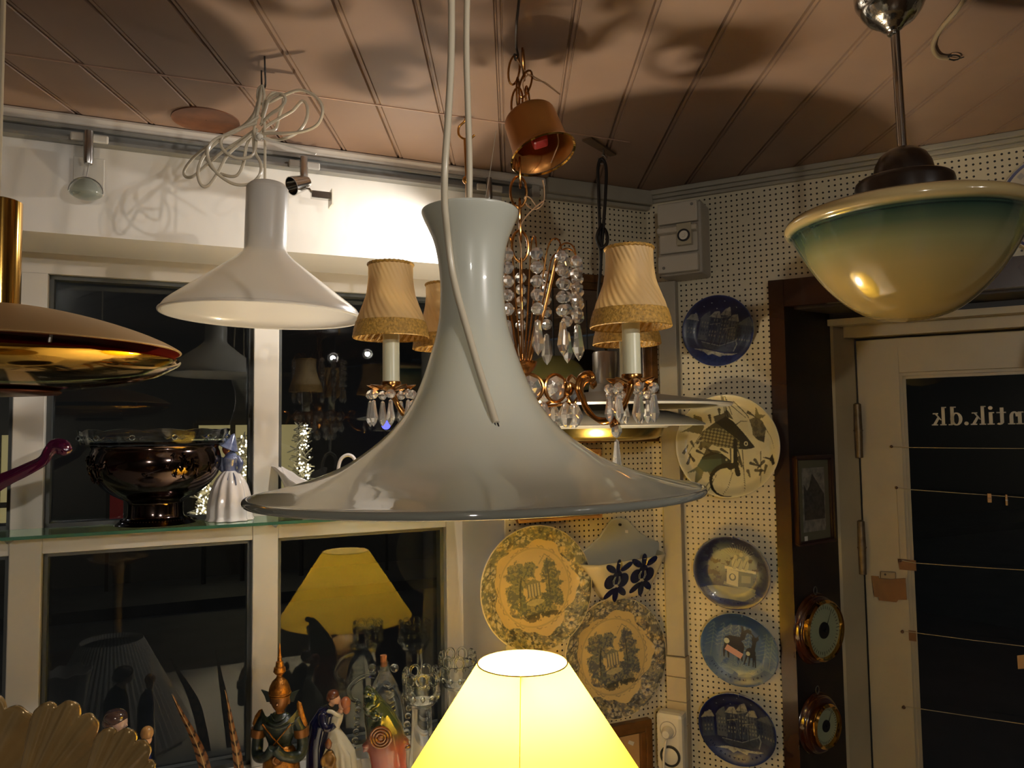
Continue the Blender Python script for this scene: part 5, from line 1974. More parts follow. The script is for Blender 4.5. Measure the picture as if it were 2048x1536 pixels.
def paint_ship(seed, ang):
    def f(X0, Y0):
        c, s = math.cos(ang), math.sin(ang)
        X, Y = X0 * c - Y0 * s, X0 * s + Y0 * c
        p = night(X, Y, seed=seed)
        G1, G2, G3, SN = rgb(58, 68, 86), rgb(84, 92, 102), rgb(44, 54, 76), rgb(150, 150, 142)
        wl = -0.32
        hz = [(-0.9, -.05, -.62, .20), (-.55, -.02, -.28, .26), (-.3, -.02, .0, .36), (.0, -.02, .26, .46), (.24, -.02, .5, .34), (.48, -.02, .95, .26)]
        for i, (a, b, c2, t) in enumerate(hz):
            p.put(p.poly([(a, wl), (c2, wl), (c2, t), (a, t)]), (G1, G2, G3, G1, G2, G3)[i], 0.75)
            p.put(p.poly([(a - .02, t), (c2 + .02, t), ((a + c2) / 2 + .09, t + .20 + .06 * (i % 2)), ((a + c2) / 2 - .05, t + .16)]), SN if i in (0, 2, 3, 4) else G2, 0.8)
            for wx in np.arange(a + .05, c2 - .04, 0.075):
                for wy in np.arange(wl + .14, t - .04, 0.11):
                    p.put(p.poly([(wx, wy), (wx + .034, wy), (wx + .034, wy + .06), (wx, wy + .06)]), N0 if (int(wx * 40 + wy * 30) % 3) else rgb(128, 128, 120), 0.6)
        p.put(p.poly([(-.95, wl), (.95, wl), (.95, -.58), (-.95, -.58)]), rgb(26, 34, 66), 0.8)
        hull = [(-.42, -.36), (.10, -.40), (.52, -.18), (.56, -.22), (.50, -.50), (.36, -.56), (-.22, -.54), (-.36, -.48)]
        p.put(p.poly(hull), rgb(50, 58, 78), 0.95)
        p.put(p.line([(-.42, -.37), (.10, -.41), (.54, -.19)], .011), rgb(116, 122, 130))
        p.put(p.line([(.52, -.17), (.57, -.30), (.52, -.5)], .014), rgb(120, 126, 132))
        for mx, tp in ((-.12, .5), (.1, .72), (.30, .44)):
            p.put(p.line([(mx - .03, -.4), (mx + .01, tp)], .012, .006), rgb(28, 34, 52))
            p.put(p.line([(mx - .2, -.38), (mx + .0, tp - .05), (mx + .18, -.33)], .004), rgb(104, 110, 120), 0.8)
            p.put(p.line([(mx - .14, tp - .35), (mx + .12, tp - .28)], .012), rgb(120, 122, 120), 0.8)
        ice = p.poly([(-.6, -.60), (-.3, -.57), (.3, -.60), (.66, -.54), (.5, -.62), (.24, -.66), (.2, -.72), (-.05, -.66), (-.15, -.72), (-.3, -.64)])
        p.put(ice, rgb(160, 160, 150), 0.85)
        for (sx, sy) in ((-.5, .62), (-.3, .75), (-.7, .4), (.05, .85), (.4, .72), (-.15, .62)):
            p.put(p.ell(sx, sy, .013, .013), rgb(170, 176, 190))
        dk = fbm(X, Y, 14, seed + 3)
        p.put(dk > 0.58, N0, 0.35)
        return p.C
    return f


def paint_monument(X, Y):
    p = night(X, Y, seed=11)
    n = fbm(X, Y, 9, 5)
    tr = np.maximum(p.soft(-.25, .25, .45, .55), p.soft(.35, .2, .45, .5))
    p.put(np.clip(tr * 1.3, 0, 1) * (n > .42), rgb(116, 130, 138), 0.8)
    p.put(p.soft(-.5, -.1, .3, .4) * (n > .46), rgb(86, 100, 118), 0.7)
    p.put(p.soft(.62, -.02, .2, .3) * (fbm(X, Y, 16, 9) > .5), rgb(96, 108, 118), 0.9)
    L1, L2, L3 = rgb(196, 194, 168), rgb(128, 134, 128), rgb(84, 94, 104)
    p.put(p.ell(0, -.60, .85, .16), rgb(150, 152, 132), 0.8)
    p.put(p.poly([(-.22, -.40), (.60, -.48), (.62, -.40), (-.20, -.30)]), L2)
    p.put(p.poly([(-.14, -.36), (.16, -.40), (.16, .02), (-.14, .04)]), L1)
    p.put(p.poly([(.16, -.40), (.54, -.34), (.54, .02), (.16, .02)]), L3)
    p.put(p.poly([(.24, -.28), (.48, -.25), (.48, -.06), (.24, -.08)]), L2)
    p.put(p.poly([(-.20, .04), (.60, .02), (.60, .09), (-.20, .12)]), L1)
    p.put(p.ell(.01, -.16, .09, .10) & ~p.ell(.01, -.15, .055, .07), L3)
    for cx, h in ((.05, .40), (.19, .48), (.34, .42)):
        p.put(p.ell(cx, .22, .075, .16), rgb(160, 164, 150), 0.95)
        p.put(p.ell(cx + .02, h, .05, .06), rgb(150, 154, 142), 0.9)
        p.put(p.line([(cx - .05, .1), (cx + .03, .34)], .008), L3)
    for k in range(14):
        a = .5 + k * .17
        p.put(p.line([(.16 + .2 * math.cos(a), .34 + .15 * math.sin(a)), (.16 + .45 * math.cos(a), .36 + .42 * math.sin(a))], .016, .004), rgb(140, 148, 146), 0.55)
    p.put(p.ell(.0, .78, .018, .018), rgb(190, 196, 200))
    b = (np.sqrt(X * X + Y * Y) > .80) & (Y < -.45)
    p.put(b, rgb(22, 38, 104), 0.7)
    return p.C


def paint_deer(X, Y):
    p = Paint(X, Y, rgb(56, 84, 136))
    p.put(np.clip((Y - .1) * 1.3, 0, 1), rgb(28, 48, 100), .9)
    n = fbm(X, Y, 10, 21)
    p.put(np.clip((.1 - Y) * 1.2, 0, 1) * (n > .4), rgb(120, 138, 150), .6)
    for k, tx in enumerate((-.72, -.48, -.30, .05, .2, .62, .78, -.1)):
        p.put(p.line([(tx, -.35), (tx + .02, .62)], .018, .006), rgb(110, 124, 136), .55)
        for q in range(6):
            yy = .58 - q * .12
            w = .05 + .022 * q
            p.put(p.line([(tx - w, yy - .06), (tx + .02, yy + .03), (tx + w, yy - .06)], .012), rgb(126, 140, 148), .4)
    D = rgb(12, 16, 36)
    p.put(p.poly([(-.38, .12), (-.28, .22), (0, .18), (.10, .26), (.14, .46), (.26, .44), (.25, .54), (.16, .58), (.06, .50), (.03, .60), (-.02, .62), (.0, .48), (-.02, .30), (-.3, .28), (-.42, .2)]), D)
    p.put(p.ell(-.16, .08, .26, .15), D)
    for x0, x1 in ((-.36, -.38), (-.27, -.26), (.00, .00), (.07, .09)):
        p.put(p.line([(x0, .05), ((x0 + x1) / 2 - .02, -.18), (x1, -.34)], .045, .016), D)
    p.put(p.ell(-.35, .11, .07, .075), rgb(182, 188, 178))
    p.put(p.ell(.28, -.06, .13, .14), D)
    p.put(p.poly([(.27, .0), (.38, .0), (.40, .30), (.33, .42), (.27, .36), (.3, .2)]), D)
    p.put(p.ell(.36, .33, .10, .055, .5), D)
    p.put(p.poly([(.30, .36), (.24, .50), (.33, .42)]) | p.poly([(.38, .38), (.46, .50), (.42, .36)]), D)
    for x0, x1 in ((.20, .15), (.27, .27), (.36, .38), (.40, .44)):
        p.put(p.line([(x0, -.12), (x1, -.42)], .026, .014), D)
    p.put(p.ell(.22, -.10, .05, .06), rgb(182, 188, 178))
    for k in range(16):
        a = math.radians(15 + k * 10)
        p.put(p.line([(.06, -.72), (.06 + .25 * math.cos(a), -.66 + .2 * math.sin(a)), (.06 + .62 * math.cos(a), -.62 + .25 * math.sin(a) - .1 * abs(math.cos(a)))], .016, .004), rgb(140, 156, 164), .6)
    r = np.sqrt(X * X + Y * Y)
    p.put((r > .78) & (Y < -.4), rgb(38, 66, 118), .6)
    p.put(r > .995, rgb(170, 176, 182), .8)
    return p.C


def paint_fish(X, Y):
    p = Paint(X, Y, rgb(206, 200, 166))
    p.put(fbm(X, Y, 3, 31) > .55, rgb(198, 188, 148), .4)
    K, O, Gd = rgb(26, 24, 18), rgb(84, 78, 48), rgb(62, 74, 66)
    # stems and leaves
    for pl, w in (([(0, 1.0), (.06, .55), (.10, .2)], .016), ([(-.02, .98), (.02, .5)], .012), ([(.05, .96), (.14, .6)], .014), ([(.2, .85), (.42, .58), (.46, .5)], .012), ([(.12, .8), (.4, .52)], .010),
                  ([(-.7, -.2), (-.78, -.1), (-.55, .2), (-.4, .35)], .008), ([(.72, .35), (.84, .1), (.88, -.1)], .006), ([(.20, .4), (.3, .46), (.42, .45)], .012),
                  ([(-.52, -.9), (-.36, -.55)], .008), ([(-.45, -.88), (-.26, -.55)], .010), ([(.28, -.1), (.27, -.88)], .010), ([(.06, -.52), (-.05, -.8), (-.18, -.98)], .007), ([(.62, -.15), (.58, -.75)], .010),
                  ([(.06, .0), (.03, -.5)], .018), ([(.18, -.02), (.28, -.5)], .014), ([(.14, -.02), (.2, -.4)], .010)):
        p.put(p.line(pl, w, w * .5), K, .85)
    for pts in (((-.86, -.08), (-.78, .06)), ((-.70, .12), (-.66, .02)), ((-.8, -.3), (-.74, -.12)), ((-.68, -.25), (-.76, -.12)), ((-.52, -.02), (-.5, .2)), ((-.58, .1), (-.46, .25)), ((-.6, -.06), (-.46, -.14)),
                ((-.42, .0), (-.3, -.12)), ((-.12, -.06), (0, -.14)), ((.42, -.36), (.56, -.42)), ((.5, -.3), (.58, -.44)), ((.66, -.34), (.54, -.46)), ((.5, -.5), (.66, -.52)), ((.6, -.5), (.56, -.6)), ((.7, -.42), (.66, -.56)), ((.35, -.5), (.38, -.62)), ((.2, -.24), (.24, -.42)), ((-.35, -.42), (-.30, -.55)), ((-.28, .85), (-.24, .93)), ((.45, .62), (.56, .54)), ((-.3, .62), (-.28, .48)), ((-.1, .72), (-.1, .62))):
        p.put(p.line([pts[0], pts[1]], .030, .012), K, .9)
    # large fish heading down to the right
    body = p.poly([(-.52, .28), (-.30, .42), (.02, .58), (.16, .46), (.34, .22), (.50, -.02), (.52, -.06), (.46, -.08), (.34, -.09), (.1, -.06), (-.2, .0), (-.42, .10), (-.50, .16)])
    p.put(body, rgb(70, 66, 46))
    p.put(body & (Y > -.9 * (X - .0) + .30), K, .9)
    p.put(body & (X > .22), K, .75)
    sc = (np.sin((X * .8 + Y * .5) * 70) * np.sin((Y * .85 - X * .45) * 70)) > .05
    p.put(body & sc & (X < .24) & (Y < .36) & (Y < -.9 * X + .30), rgb(150, 146, 112), .75)
    p.put(p.poly([(-.50, .26), (-.78, .34), (-.9, .32), (-.66, .44), (-.6, .66), (-.46, .6), (-.42, .4)]), O, .95)
    p.put(p.poly([(-.2, .46), (.02, .58), (.16, .5), (.10, .64), (.04, .72), (-.02, .64), (-.22, .6)]), K, .9)
    p.put(p.poly([(-.48, .14), (-.58, .0), (-.36, -.02), (-.28, .06)]), O, .9)
    p.put(p.ell(.36, .02, .038, .044), rgb(196, 190, 160))
    p.put(p.ell(.36, .02, .020, .024), K)
    # small fish, lower left
    b2 = p.poly([(-.62, -.36), (-.5, -.18), (-.32, -.10), (-.12, -.14), (.06, -.30), (.0, -.36), (-.14, -.40), (-.3, -.50), (-.5, -.48)])
    p.put(b2, rgb(64, 80, 74))
    p.put(b2 & (Y > -.24), K, .7)
    p.put(b2 & (X > -.14), K, .7)
    p.put(p.poly([(-.6, -.36), (-.86, -.5), (-.66, -.46), (-.68, -.74), (-.56, -.62), (-.5, -.46)]), rgb(78, 84, 62), .9)
    p.put(p.poly([(-.5, -.2), (-.42, -.04), (-.2, -.08), (-.12, -.12)]), K, .9)
    p.put(p.poly([(-.42, -.48), (-.36, -.62), (-.28, -.5)]), O, .9)
    p.put(p.ell(-.04, -.27, .022, .022), rgb(170, 168, 140))
    # fish hanging at the right
    b3 = p.poly([(.46, .48), (.50, .30), (.50, .18), (.58, .08), (.70, .02), (.72, .12), (.76, .28), (.70, .44), (.58, .52)])
    p.put(b3, rgb(92, 88, 68))
    p.put(b3 & (fbm(X, Y, 22, 7) > .5), K, .5)
    p.put(b3 & (Y < .14), K, .8)
    p.put(p.poly([(.56, .5), (.62, .72), (.66, .56), (.78, .54), (.66, .46)]), O, .9)
    # hook
    a0 = [(-.04 + .34 * math.cos(t), -.68 + .30 * math.sin(t)) for t in np.linspace(1.25, 4.9, 26)]
    p.put(p.line(a0, .055, .006), K)
    p.put(p.line([(.16, .1), (.13, -.36), (.16, -.55)], .035, .05), K)
    p.put(p.line([(.02, -.42), (.14, -.36)], .05), K)
    p.put(p.poly([(.62, -.24), (.78, -.28), (.84, -.20), (.88, -.40), (.82, -.42), (.80, -.34)]), K)
    r = np.sqrt(X * X + Y * Y)
    p.put(r > .99, rgb(214, 208, 180))
    return p.C


def paint_transfer(seed, tintA, tintB, ang=0.0):
    def f(X0, Y0):
        c, s = math.cos(ang), math.sin(ang)
        X, Y = X0 * c - Y0 * s, X0 * s + Y0 * c
        r = np.sqrt(X * X + Y * Y)
        th = np.arctan2(Y, X)
        cream, white = rgb(200, 178, 128), rgb(206, 198, 180)
        p = Paint(X, Y, cream)
        # the border: clusters of flowers and scrolls
        lob = .74 + .05 * np.cos(5 * th + .4) + .02 * np.cos(13 * th)
        n = fbm(X, Y, 11, seed)
        n2 = fbm(X, Y, 24, seed + 7)
        brd = (r > lob)
        p.put(brd * np.clip((n - .30) * 7, 0, 1), tintA, .8)
        p.put(brd & (n2 > .50), tintB, .7)
        p.put(brd & (n > .62) & (n2 < .50), white, .7)
        p.put(brd & (fbm(X, Y, 17, seed + 2) > .63), rgb(36, 40, 44), .8)
        for k in range(7):
            a = k * 2 * PI / 7 + .3 * (seed % 5)
            cx, cy = .86 * math.cos(a), .86 * math.sin(a)
            fl = p.ell(cx, cy, .10, .10)
            pet = np.cos(6 * np.arctan2(Y - cy, X - cx)) > -.2
            p.put(fl & pet, white, .55)
            p.put(p.ell(cx, cy, .03, .03), tintB)
        p.put((np.abs(r - .63) < .012), tintA, .35)
        p.put((np.abs(r - .66 - .01 * np.cos(40 * th)) < .010) & (n > .45), tintB, .5)
        # the middle: trees, temple and lawn
        m = fbm(X, Y, 13, seed + 20)
        m2 = fbm(X, Y, 30, seed + 24)
        inn = r < .60
        for (cx, cy, rx, ry) in ((-.27, .22, .34, .30), (-.36, -.05, .24, .32), (-.12, .30, .22, .18), (.33, .1, .22, .38), (.36, -.16, .22, .28), (.0, -.32, .6, .2)):
            d = p.soft(cx, cy, rx, ry) + (m - .5) * 1.3
            p.put(inn & (d > .34), tintA, .75)
            p.put(inn & (d > .42) & (m2 > .50), tintB, .8)
        p.put(p.line([(-.28, -.3), (-.27, -.0), (-.22, .2)], .022, .01), rgb(40, 46, 56), .9)
        p.put(p.line([(.26, -.3), (.27, .24)], .012), rgb(60, 66, 74), .9)
        p.put(p.line([(.12, .36), (.24, .50), (.40, .36)], .008), tintA, .7)
        p.put(p.poly([(.2, .28), (.32, .38), (.45, .28)]), tintB, .7)
        gr = p.ell(0, -.30, .50, .20)
        p.put(gr & (m > .42), tintA, .6)
        p.put(gr & (m2 > .55), tintB, .7)
        p.put(p.ell(.02, -.48, .40, .07) & (m > .44), rgb(44, 48, 54), .8)
        p.put(p.poly([(-.14, -.14), (.10, -.14), (.10, .06), (-.14, .06)]), rgb(176, 168, 138), .9)
        p.put(p.poly([(-.17, .06), (.13, .06), (-.02, .14)]), tintA, .9)
        for k in range(5):
            x = -.13 + k * .053
            p.put(p.line([(x, -.14), (x, .05)], .010), tintB, .8)
        p.put(p.ell(-.02, -.24, .16, .05), rgb(196, 184, 144), .6)
        p.put(r > .988, rgb(200, 190, 164))
        return p.C
    return f


def arc_text(txt, rad, cr, ang0, ang1, size, W, zoff, parent, m):
    """small raised lettering set round the lower rim of a plate"""
    n = len(txt)
    mb = MB(W)
    for i, chh in enumerate(txt):
        if chh == ' ':
            continue
        cu = bpy.data.curves.new('t', 'FONT')
        cu.body = chh
        cu.size = size
        cu.extrude = 0.0003
        cu.align_x = 'CENTER'
        to = bpy.data.objects.new('t', cu)
        COL.objects.link(to)
        dg = bpy.context.evaluated_depsgraph_get()
        me = bpy.data.meshes.new_from_object(to.evaluated_get(dg))
        a = ang0 + (ang1 - ang0) * (i + 0.5) / n
        T = Matrix.Rotation(a + PI / 2, 4, 'Z')
        o = (cr * rad * math.cos(a), cr * rad * math.sin(a))
        mb.add([tuple(T @ v.co + Vector((o[0], o[1], zoff))) for v in me.vertices], [tuple(p.vertices) for p in me.polygons])
        bpy.data.objects.remove(to)
        bpy.data.curves.remove(cu)
        bpy.data.meshes.remove(me)
    obj('lettering', mb, m, parent, smooth=False, fix=False)


M_ink = mat('cobalt_relief', rgb(18, 26, 74), rough=0.15, coat=0.5)
G = 'blue Christmas plates hanging in a column on the pegboard'
hang_plate('plate', 'dark blue plate with a sailing ship, hung highest, just under the timer box', 'plate', R, 1435, 661, 0.0835, 0.012, paint_ship(41, 0.22), M_glaze, G, tilt=0.05, spin=0.0, clips=0)
pl, Wp = hang_plate('plate', 'blue plate with a monument and angels, uppermost of the lower column of three', 'plate', R, 1463, 1143, 0.0875, 0.013, paint_monument, M_glaze, G, tilt=0.18, spin=-0.10, clips=1)
arc_text('JULEAFTEN 196', 0.0875, 0.90, PI * 1.19, PI * 1.79, 0.011, Wp, 0.0125, pl, M_ink)
pl, Wp = hang_plate('plate', 'blue plate with a doe and fawn in the forest and a pink price sticker', 'plate', R, 1478, 1297, 0.0870, 0.013, paint_deer, M_glaze, G, tilt=0.18, spin=-0.16, clips=1)
arc_text('JULEAFTEN 196', 0.0870, 0.90, PI * 1.19, PI * 1.79, 0.011, Wp, 0.0125, pl, M_ink)
mb = MB(Wp @ Matrix.Translation(Vector((-0.012, -0.012, 0.0045))) @ Matrix.Rotation(-0.35, 4, 'Z'))
mb.box((-0.020, -0.007, 0), (0.020, 0.007, 0.0006))
obj('price_sticker', mb, mat('pink_paper', rgb(206, 158, 150), rough=0.6), pl, smooth=False)
pl, Wp = hang_plate('plate', 'dark blue plate with a harbour and moored ship, lowest of the column', 'plate', R, 1474, 1456, 0.0865, 0.013, paint_ship(77, -0.12), M_glaze, G, tilt=0.18, spin=-0.12, clips=1)
arc_text('JULEAFTEN 196', 0.0865, 0.90, PI * 1.19, PI * 1.79, 0.011, Wp, 0.0125, pl, M_ink)
hang_plate('fish_plate', 'large cream plate painted with a dark carp and small fish, beside the door frame', 'plate', R, 1453, 892, 0.1175, 0.012, paint_fish, M_glaze, None, tilt=-0.03, spin=0.06, d=0.032, flat=0.8)
SA, SBl = rgb(104, 112, 108), rgb(62, 74, 92)
hang_plate('transferware_plate', 'large cream plate with grey-green printed landscape, left of the ceramic wall pocket', 'plate', L, 1073, 1176, 0.138, 0.016, paint_transfer(5, rgb(112, 116, 98), rgb(64, 76, 88), -0.1), M_glaze, 'printed landscape plates on the pegboard', tilt=-0.04, clips=4, clipm=M_steel)
hang_plate('transferware_plate', 'large cream plate with blue-grey printed landscape, below the ceramic wall pocket', 'plate', L, 1231, 1315, 0.137, 0.016, paint_transfer(5, rgb(104, 110, 108), rgb(58, 70, 98), -0.1), M_glaze, 'printed landscape plates on the pegboard', tilt=-0.04, clips=4, clipm=M_steel)


def paint_bluerim(X, Y):
    r = np.sqrt(X * X + Y * Y)
    p = Paint(X, Y, rgb(196, 188, 170))
    p.put((r > .93) & (r < .985), rgb(36, 44, 104), .95)
    p.put((r > .80) & (r < .9) & (np.cos(24 * np.arctan2(Y, X)) > .3), rgb(120, 128, 150), .5)
    return p.C


hang_plate('plate', 'white plate with a blue rim, mostly hidden behind the left of the school pendant', 'plate', R, 1697, 484, 0.093, 0.012, paint_bluerim, M_glaze, None, clips=2)
hang_plate('plate', 'white plate with a blue rim, at the right edge beside the school pendant', 'plate', R, 2120, 404, 0.103, 0.012, paint_bluerim, M_glaze, None, clips=1)

# ceramic wall pocket with two blue flowers
ur, _ = L.pix(1240, 1120, 0.03)
zz = lambda y, d=0.03: L.pix(1240, y, d)[1]
t = thing('wall_pocket', 'white ceramic wall pocket with two dark blue flowers, on the pegboard by the corner', 'wall pocket', L.pt(ur, zz(1200), 0))
M_cer = mat('glazed_ceramic', rgb(178, 180, 172), rough=0.15, coat=0.6)
lx = lambda px, y, d=0.03: L.pix(px, y, d)[0]
back = [(lx(1160, 1100, .006), zz(1115, .006)), (lx(1160, 1100, .006), zz(1098, .006)), (lx(1180, 1090, .006), zz(1086, .006)), (lx(1198, 1075, .006), zz(1070, .006)), (lx(1212, 1050, .006), zz(1050, .006)), (lx(1222, 1040, .006), zz(1038, .006)), (lx(1238, 1035, .006), zz(1034, .006)), (lx(1254, 1040, .006), zz(1038, .006)),
        (lx(1264, 1052, .006), zz(1050, .006)), (lx(1280, 1072, .006), zz(1068, .006)), (lx(1300, 1086, .006), zz(1082, .006)), (lx(1322, 1092, .006), zz(1092, .006)), (lx(1327, 1100, .006), zz(1112, .006)), (lx(1296, 1190, .006), zz(1190, .006)), (lx(1215, 1195, .006), zz(1195, .006))]
mb = MB()
mb.prism([L.pt(u, z, 0.0008) for u, z in back], L.n * 0.008)
obj('back', mb, M_cer, t, bevel=0.003, smooth=True, angle=30)
tl, tr_ = (lx(1162, 1120), zz(1122)), (lx(1326, 1108), zz(1110))
bl, br = (lx(1212, 1196), zz(1198)), (lx(1300, 1186), zz(1190))
mb = MB()
dpt = 0.062
nU, nV = 20, 12


def pk(s_, t_):
    u = (tl[0] * (1 - s_) + tr_[0] * s_) * (1 - t_) + (bl[0] * (1 - s_) + br[0] * s_) * t_
    z = (tl[1] * (1 - s_) + tr_[1] * s_) * (1 - t_) + (bl[1] * (1 - s_) + br[1] * s_) * t_
    e = min(1.0, 7 * s_, 7 * (1 - s_))
    e = math.sqrt(max(0, 1 - (1 - e) ** 2))
    d = 0.008 + (dpt * (1 - 0.55 * t_)) * e
    return L.pt(u, z, d)


mb.grid(pk, 40, nV)
# floor of the pocket
mb.grid(lambda s_, q: (pk(s_, 1.0) - L.n * ((pk(s_, 1.0) - L.O).dot(L.n) - 0.008) * q), 40, 4)
obj('pocket', mb, mat('glazed_ceramic_front', rgb(196, 188, 164), rough=0.15, coat=0.6), t, solid=0.004, fix=True)
M_cob = mat('cobalt_flower', rgb(22, 28, 66), rough=0.2, coat=0.5)
for (px, py) in ((1232, 1160), (1282, 1153)):
    mb = MB()

    def fp(a, b):
        # picture-sized offsets turned into distances along the pocket front
        u = lx(px, py, 0.055) + a * 0.00128
        z = zz(py, 0.055) - b * 0.00123
        tq = min(max((tl[1] - z) / (tl[1] - bl[1]), 0), 1)
        return L.pt(u, z, 0.008 + dpt * (1 - 0.55 * tq) + 0.0022)
    for (cx, cy, rx, ry, rot) in ((-16, -24, 13, 6, .6), (0, -28, 6, 13, 0), (16, -26, 13, 6, -.6), (-13, 2, 12, 14, 0), (13, 0, 12, 14, 0), (-10, 25, 14, 6, -.75), (3, 28, 6, 15, -.1), (15, 22, 13, 6, .75), (0, -6, 10, 14, 0)):
        pts = []
        for k in range(18):
            a = 2 * PI * k / 18
            x, y = rx * math.cos(a), ry * math.sin(a)
            pts.append(fp(cx + x * math.cos(rot) - y * math.sin(rot), cy + x * math.sin(rot) + y * math.cos(rot)))
        mb.prism(pts, L.n * 0.0006)
    fl = obj('painted_flower', mb, M_cob, t, smooth=False, fix=False)
    mb = MB()
    for q in (-7, -4.5, 4.5, 7):
        mb.tube([fp(q * 0.75, 8) + L.n * .0012, fp(q * 1.1, 0) + L.n * .0012, fp(q * 0.7, -8) + L.n * .0012], 0.0005, 4)
    obj('stamen_line', mb, M_cer, fl, smooth=False)
mb = MB()
u, z = lx(1239, 1050, .009), zz(1049, .009)
mb.tube([L.pt(u, z, 0.0085), L.pt(u, z, 0.014)], 0.0032, 10)
obj('hanging_nail', mb, M_dark, t)
mb = MB()
u, z = lx(1253, 1064, .009), zz(1064, .009)
mb.prism([L.pt(u - .004, z - .003, .0089), L.pt(u + .004, z - .004, .0089), L.pt(u + .004, z + .003, .0089), L.pt(u - .004, z + .004, .0089)], L.n * 0.0006)
obj('price_sticker', mb, M_plastic, t, smooth=False)

# ------------------------------------------------------------------ glass shelf and what stands on it
zsh = (L.pix(27, 1056, -0.245)[1] + L.pix(505, 1036, -0.245)[1]) / 2
dfr = (on_z(320, 1057, zsh) - L.O).dot(L.n)
t = thing('glass_shelf', 'green-edged glass shelf across the window carrying the silver bowl', 'shelf', L.pt(0.3, zsh - 0.006, -0.18))
mb = MB()
mb.wbox(L, U0L, u_rev - 0.03, zsh - 0.006, zsh, -0.246, dfr)
obj('shelf_glass', mb, mat_glass('shelf_glass', (0.82, 0.95, 0.90), 1.5), t, smooth=False)
mb = MB()
mb.wbox(L, U0L, u_rev - 0.03, zsh - 0.0062, zsh + 0.0002, dfr - 0.0004, dfr + 0.001)
obj('polished_edge', mb, mat('green_glass_edge', rgb(52, 92, 76), rough=0.15, coat=0.5), t, smooth=False, label='dark green polished front edge')
for px, py in ((548, 1049), (22, 1081)):
    p = L.P(px, py, -0.235)
    mb = MB()
    mb.tube([p - L.n * 0.014, p + L.n * 0.03, p + L.n * 0.034 + Vector((0, 0, 0.004))], [0.004, 0.004, 0.0055], 10)
    b = obj('shelf_pin', mb, M_steel, t)


def stand(px, py, z=None):
    return on_z(px, py, zsh if z is None else z)


def rows(p):
    """heights of picture rows on the vertical line through p, and true size of one pixel there"""
    px = 1024 + F * (p.x / p.y)
    return (lambda y: at(px, y, p.y).z), p.y / F


# silver punch bowl with a glass liner
p = stand(311, 1047)
zr, S = rows(p)
dz0 = zsh - zr(1046)
t = thing('punch_bowl', 'dark silver footed bowl with a clear scalloped glass liner, on the glass shelf', 'bowl', (p.x, p.y, zsh))
M_silver = mat('tarnished_silver', rgb(86, 72, 68), rough=0.11, metal=1.0, noise=0.35, nscale=30)
bp = [(0.5, 1046), (69, 1046), (70, 1043), (64, 1038), (55, 1034), (51, 1028), (50, 1008), (52, 1001), (62, 995), (80, 985), (97, 971), (112, 954), (120, 936), (122, 920), (119, 904), (116, 896), (118, 891)]
pr = smoothprof([(r * S, zr(y) + dz0) for r, y in bp], 3)
mb = MB()
mb.lathe(pr + [(113 * S, zr(891) + dz0), (110 * S, zr(905) + dz0), (112 * S, zr(925) + dz0), (90 * S, zr(965) + dz0), (40 * S, zr(990) + dz0), (0.0005, zr(992) + dz0)], (p.x, p.y), 96)
obj('silver_bowl', mb, M_silver, t)
mb = MB()
for k in range(72):
    a = 2 * PI * k / 72
    mb.ball((p.x + 63 * S * math.cos(a), p.y + 63 * S * math.sin(a), zr(1037) + dz0), 0.0017, 6, 4)
obj('beaded_foot', mb, M_silver, t)
random.seed(5)
for k in range(4):                                   # chased flower sprays round the bowl
    mb = MB()
    a0 = -PI / 2 - 0.72 + k * PI / 2 * 1.02
    garland = []
    for q in range(26):
        da, yy = random.gauss(0, 0.17), 930 + random.gauss(0, 12)
        yy = min(max(yy, 906), 956)
        rr = np.interp(yy, [904, 920, 936, 954], [120, 123, 121, 113]) * S + 0.0012
        c = Vector((p.x + rr * math.cos(a0 + da), p.y + rr * math.sin(a0 + da), zr(yy) + dz0))
        garland.append((da, c))
        b = random.random() * PI
        tg = Vector((-math.sin(a0 + da), math.cos(a0 + da), 0)) * math.cos(b) + Vector((0, 0, 1)) * math.sin(b)
        mb.tube([c - tg * 0.006, c + tg * 0.001, c + tg * 0.006], [0.0008, 0.0030, 0.0006], 6)
    garland.sort(key=lambda g_: g_[0])
    mb.tube([g_[1] for g_ in garland], 0.0012, 6)
    obj('chased_spray', mb, M_silver, t, fix=False)


def scallop(k, a, r, z):
    return (r * (1 + 0.010 * math.cos(12 * a)), z + (0.004 * abs(math.cos(6 * a)) if k in (3, 4, 5) else 0))


mb = MB()
lp = [(108, 905), (117, 889), (132, 886), (138, 862), (139, 861), (136, 861), (129, 882), (116, 885), (105, 900)]
mb.lathe([(r * S, zr(y) + dz0) for r, y in lp], (p.x, p.y), 120, close=True, mod=scallop)
obj('glass_liner', mb, M_clear, t)
for k in range(12):
    mb = MB()
    a = 2 * PI * k / 12 + 0.13
    c = Vector((p.x + 136.5 * S * math.cos(a), p.y + 136.5 * S * math.sin(a), zr(874) + dz0))
    mb.ball(c, (0.006, 0.006, 0.0055), 10, 8)
    for s_ in (-1, 1):
        tg = Vector((-math.sin(a), math.cos(a), 0)) * s_
        mb.tube([c + tg * 0.006, c + tg * 0.013 + Vector((0, 0, -0.004)), c + tg * 0.02 + Vector((0, 0, 0.001))], 0.0012, 5)
    obj('glass_boss', mb, M_clear, t)

